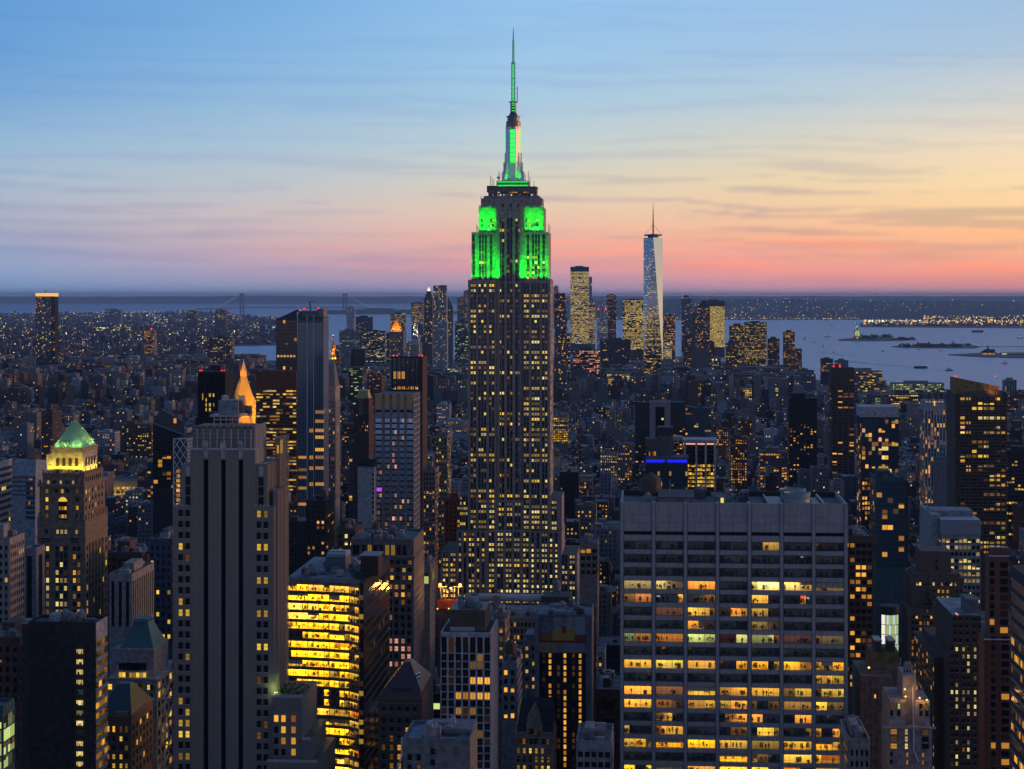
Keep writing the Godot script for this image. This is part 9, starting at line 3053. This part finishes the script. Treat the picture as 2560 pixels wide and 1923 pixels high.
func city() -> void:
	rng.seed = 2024
	var wall := MB.new()
	var roof := MB.new()
	var win := MB.new()
	var lamps := MB.new()
	var hues := [["red brick", Color(0.17, 0.085, 0.065)], ["tan brick", Color(0.27, 0.22, 0.17)], ["grey", Color(0.23, 0.24, 0.26)], ["white", Color(0.47, 0.47, 0.48)], ["dark brown", Color(0.1, 0.07, 0.055)], ["slate", Color(0.11, 0.13, 0.155)], ["pale stone", Color(0.36, 0.33, 0.3)], ["black", Color(0.04, 0.04, 0.045)]]
	var lots := []
	var q := 640.0
	var strip := 0
	while q < 8200.0:
		var depth := 30.0
		var half := (q + 120.0) * 0.36 + 60.0
		var p := -half - fmod(half, 10.0)
		var ave := 0.0
		while p < half + q * 0.15:
			var w := rng.randf_range(11, 30) if q < 2000 else (rng.randf_range(8, 24) if q < 4500 else rng.randf_range(16, 45))
			if fmod(p + 4163.0, 250.0) < 28.0:      # the avenues stay open
				p += 28.0
				continue
			var X := p * gc + q * gs
			var Z := p * gs - q * gc
			var u := CX + X / -Z * FOC
			var X2 := (p + w) * gc + q * gs
			var Z2 := (p + w) * gs - q * gc
			var u2 := CX + X2 / -Z2 * FOC
			var vg := HOR + EYE / -Z * FOC
			if u2 > -30 and u < 2600 and vg > shore(u) + 4 and vg > shore(u2) + 4 and not hits_hero(p, p + w, q, q + depth):
				lots.append([p, q, w, depth, X, Z, u, u2])
			p += w + (0.5 if rng.randf() < 0.8 else 6.0)
		strip += 1
		q += depth + (3.0 if strip % 2 == 1 else 18.0)
	# heights, with a ceiling that keeps the tall ones readable
	var done := []
	for l in lots:
		var d: float = -l[5]
		var lim := 1560.0
		if d > 900: lim = lerpf(1500.0, 1330.0, clampf((d - 900) / 400.0, 0, 1))
		if d > 1300: lim = lerpf(1290.0, 1130.0, clampf((d - 1300) / 500.0, 0, 1))
		if d > 1800: lim = lerpf(1090.0, 1020.0, clampf((d - 1800) / 800.0, 0, 1))
		if d > 2600: lim = lerpf(1010.0, 955.0, clampf((d - 2600) / 1400.0, 0, 1))
		if d > 4000: lim = lerpf(938.0, 905.0, clampf((d - 4000) / 2500.0, 0, 1))
		if d > 4000 and l[6] < 640: lim -= 20.0
		if d > 2600 and l[6] > 2000: lim = maxf(lim, 978.0)
		if d < 760 and l[7] > 640 and l[6] < 1010: continue
		if d < 1260 and l[7] > 1095 and l[6] < 1460: lim = 1560.0
		if d < 1200 and l[7] > 700 and l[6] < 1100: lim = maxf(lim, 1450.0)
		var h := 0.0
		var f := rng.randf()
		if d < 1300: h = 26 + 60 * f * f
		elif d < 2200: h = 15 + 46 * pow(f, 3.0)
		elif d < 4200: h = 11 + 30 * pow(f, 5.0)
		else: h = 18 + 60 * pow(f, 2.4)
		if l[6] > 1500 and d > 2000 and d < 4400: h *= 1.15
		if rng.randf() < 0.05: h *= 1.7
		var hmax: float = EYE - (lim - HOR) / FOC * d
		h = minf(h, hmax * rng.randf_range(0.8, 1.0))
		if h < 8.0: h = rng.randf_range(8, 12)
		if h > hmax and d > 3500: continue
		l.append(h)
		# how large it shows
		var vt: float = HOR + (EYE - h) / d * FOC
		var show: float = 0.0 if vt > 1915 else (l[7] - l[6]) * minf(h / d * FOC, 1923 - vt)
		l.append(show)
		done.append(l)
	done.sort_custom(func(a, b): return a[9] > b[9])
	for k in done.size():
		var l: Array = done[k]
		var d: float = -l[5]
		var h: float = l[8]
		var w: float = l[2]
		var D: float = l[3]
		var hue: Array = hues[rng.randi() % hues.size()] if rng.randf() < 0.7 else hues[rng.randi() % 3]
		var g := rng.randf_range(0.5, 0.9)
		var col := Color(hue[1].r * g, hue[1].g * g, hue[1].b * g)
		var rc := Color(0.15, 0.165, 0.18) * rng.randf_range(0.3, 1.4)
		if rng.randf() < 0.12: rc = Color(0.45, 0.47, 0.5)
		var single: bool = k < 300 and l[9] > 0.0
		var node: Node3D = null
		var W := wall
		var R := roof
		var N := win
		var at := Transform3D(Basis(Vector3.UP, -TURN), Vector3(l[4], 0, l[5]))
		if single:
			W = MB.new(); R = MB.new(); N = MB.new()
		var lit: float = [0.02, 0.05, 0.1, 0.18, 0.35][rng.randi() % 5]
		var cell := 3.0 if d < 1600 else (3.6 if d < 2600 else (4.6 if d < 4200 else 6.0))
		var rowh := 3.4 if d < 1600 else (3.8 if d < 2600 else (4.6 if d < 4200 else 5.5))
		var maxr := 12 if d < 1600 else (7 if d < 2600 else 4)
		var face := 1 if l[6] < 1620 else 2
		W.box(0, w, 0, h, 0, -D, col)
		R.quad(Vector3(0.4, h + 0.1, -0.4), Vector3(w - 0.4, h + 0.1, -0.4), Vector3(w - 0.4, h + 0.1, -D + 0.4), Vector3(0.4, h + 0.1, -D + 0.4), rc)
		if d < 2600:
			W.box(0, w, h, h + 0.9, 0, -0.4, col * 1.1)
			W.box(0, 0.4, h, h + 0.9, -0.4, -D, col * 1.1)
			W.box(w - 0.4, w, h, h + 0.9, -0.4, -D, col * 1.1)
			if rng.randf() < 0.5 and d < 1800:
				W.box(-0.3, w + 0.3, h - 0.9, h - 0.1, 0.4, 0, col * 1.25)
		var feature := rng.randi() % 4
		var bx := rng.randf_range(0.08, 0.5) * w
		if d < 5200:
			R.box(bx, bx + rng.randf_range(3.0, 7.0), h, h + rng.randf_range(2.2, 4.0), -rng.randf_range(3, 10), -rng.randf_range(13, 20), col * rng.randf_range(0.8, 1.3))
		if d < 3000:
			for _j in rng.randi_range(1, 5 if d < 1800 else 3):
				var cx := rng.randf_range(1, w - 4)
				var cz := -rng.randf_range(1, D - 5)
				var cg := rng.randf_range(0.1, 0.5)
				R.box(cx, cx + rng.randf_range(0.8, 3), h, h + rng.randf_range(0.6, 2.2), cz, cz - rng.randf_range(0.8, 3.5), Color(cg * 0.93, cg, cg * 1.06))
			if feature == 0 and d < 2400:
				var tx := rng.randf_range(3, w - 3)
				var tz := -rng.randf_range(4, D - 4)
				R.lathe(tx, tz, [[1.5, h + 2.5], [1.7, h + 2.5], [1.6, h + 6.0], [0.0, h + 7.4]], 9, Color(0.13, 0.095, 0.075))
				for s in [-1, 1]:
					R.bar(Vector3(tx + s, h, tz + 1), Vector3(tx + s, h + 2.5, tz + 1), 0.2, Color(0.05, 0.05, 0.05))
					R.bar(Vector3(tx + s, h, tz - 1), Vector3(tx + s, h + 2.5, tz - 1), 0.2, Color(0.05, 0.05, 0.05))
			elif feature == 1 and rng.randf() < 0.5:
				crowns(R, Vector3(w * 0.6, h + 0.6, -4), w * 0.3, 1.2, 3, 26, 0.6, Color(0.03, 0.06, 0.025))
		# windows of the face we see and of one flank
		for side in [0, face]:
			var len_ := w if side == 0 else D
			var kk := 0.0 if side != 1 else w
			var nc := int((len_ - 1.0) / cell)
			var nr := mini(maxr, int((h - 3.0) / rowh))
			var blank: bool = side != 0 and rng.randf() < 0.45
			if blank:
				continue
			for r in nr:
				var rl: float = lit * [0.3, 0.8, 1.0, 1.6][rng.randi() % 4]
				for c in nc:
					var on: bool = rng.randf() < rl
					if not on and (d > 2100 or (side != 0 and d > 1400)):
						continue
					var s0 := 0.5 + c * cell + cell * 0.3
					var y1 := h - 1.4 - r * rowh
					fquad(N, side, kk, s0, s0 + cell * 0.4, y1 - rowh * 0.45, y1, 0.06, Color.WHITE, puv((pick("home") if rng.randf() < 0.55 else pick("mixed")) if on else 0))
		if single:
			var tall: String = "low" if h < 22 else ("mid-rise" if h < 42 else "taller")
			var feat: String = ["with round roof tank", "with planted roof", "with roof hut", "with plant boxes on top"][feature]
			var lw: String = "mostly dark windows" if lit < 0.1 else ("some amber windows" if lit < 0.4 else "many amber windows")
			var size: String = "narrow" if w < 16 else ("wide" if w > 24 else "square")
			node = thing("city_building", "%s %s %s building %s, %s roof and %s" % [size, tall, hue[0], feat, "pale" if rc.r > 0.2 else ("grey" if rc.r > 0.11 else "black"), lw], "building", at.origin, -TURN, "lesser buildings of the city blocks")
			commit(W, "wall", node, M.brick if hue[0].contains("brick") else M.stone)
			commit(R, "roof", node, M.roof)
			commit(N, "window", node, M.win, "stuff")
		# the shared mass is built in place
		if not single:
			shift(wall, at)
			shift(roof, at)
			shift(win, at)
	var mass := Node3D.new()
	mass.name = "distant_city"
	add_child(mass, true)
	mass.set_meta("kind", "stuff")
	mass.set_meta("label", "distant mass of low city blocks reaching to the shore")
	mass.set_meta("category", "buildings")
	commit(wall, "wall", mass, M.plain)
	commit(roof, "roof", mass, M.roof)
	commit(win, "window", mass, M.win)
	# street lamps down the avenues and a scatter of roof lamps
	for k in 2600:
		var d := 900.0 + 6800.0 * rng.randf()
		var u := rng.randf_range(-10, 2570)
		var X := (u - CX) / FOC * d
		var pp := X * gc - d * gs
		var qq := X * gs + d * gc
		if k % 3 != 0:
			pp = round((pp + 4149.0) / 250.0) * 250.0 - 4149.0 + rng.randf_range(-12, 12)
		var w := Vector3(pp * gc + qq * gs, rng.randf_range(7, 11), pp * gs - qq * gc)
		var vg := HOR + EYE / -w.z * FOC
		if w.z > -500 or vg < shore(CX + w.x / -w.z * FOC) + 3:
			continue
		if k % 3 == 0:
			w.y = rng.randf_range(14, 30)
		dot(lamps, w, maxf(0.4, d * 0.00013), (pal.sodium + pal.amber.slice(4) + pal.pale.slice(5) + pal.red.slice(0, 1) if k % 3 else pal.sodium + pal.pale.slice(4) + pal.cool)[rng.randi() % 8])
	var lo := commit(lamps, "street_lamps", self, M.lamp, "stuff")
	lo.set_meta("label", "countless street and roof lamps between the city blocks")
	lo.set_meta("category", "lights")
	# lamps that light the avenues, and the traffic between the kerbs
	var cars := MB.new()
	var spots := []
	for k in range(-4, 8):
		for j in 20:
			spots.append([k * 250.0 - 149.0, 940.0 + j * 120.0, 130.0])
	for k in 7:      # the cross street at the foot of the tall stepped tower
		spots.append([-132.0 + k * 15.0, 1228.0, 420.0])
	for sp in spots:
		var pa: float = sp[0]
		var qa: float = sp[1]
		if true:
			var w := Vector3(pa * gc + qa * gs, 10.0, pa * gs - qa * gc)
			var u := CX + w.x / -w.z * FOC
			if u > 0 and u < 2560:
				var post := thing("street_lamp", "warm street lamp on a post along an avenue between the blocks", "street lamp", Vector3(w.x, 0, w.z), 0, "street lamps along the avenues")
				var mb := MB.new()
				mb.bar(Vector3(0, 0, 0), Vector3(0, 9.6, 0), 0.3, Color(0.06, 0.06, 0.06))
				commit(mb, "post", post, M.metal)
				mb = MB.new()
				dot(mb, Vector3(0, 10, 0), 0.22, pal.sodium[0])
				commit(mb, "bulb_light", post, M.lamp)
				var ol := OmniLight3D.new()
				ol.name = "lamp_light"
				ol.light_color = Color(1.0, 0.7, 0.38)
				ol.light_energy = sp[2]
				ol.light_size = 0.2
				ol.omni_range = 90.0
				ol.shadow_enabled = true
				post.add_child(ol, true)
				ol.position = Vector3(0, 10, 0)
				for c in 14 if sp[2] < 200.0 else 3:
					var pc := pa + rng.randf_range(-10, 10)
					var qc := qa + c * 9.0 + rng.randf_range(-3, 3)
					dot(cars, Vector3(pc * gc + qc * gs, 1.0, pc * gs - qc * gc), 0.5, pal.red[0] if pc > pa else pal.white[0])
	var co := commit(cars, "traffic_lamps", self, M.lamp, "stuff")
	co.set_meta("label", "red and white car lamps along the avenues")
	co.set_meta("category", "traffic")

var shifted := {}
func shift(mb: MB, t: Transform3D) -> void:
	# moves what was added since the last call to its place in the city
	var a: int = shifted.get(mb, 0)
	for k in range(a, mb.v.size()):
		mb.v[k] = t * mb.v[k]
		mb.n[k] = t.basis * mb.n[k]
	shifted[mb] = mb.v.size()
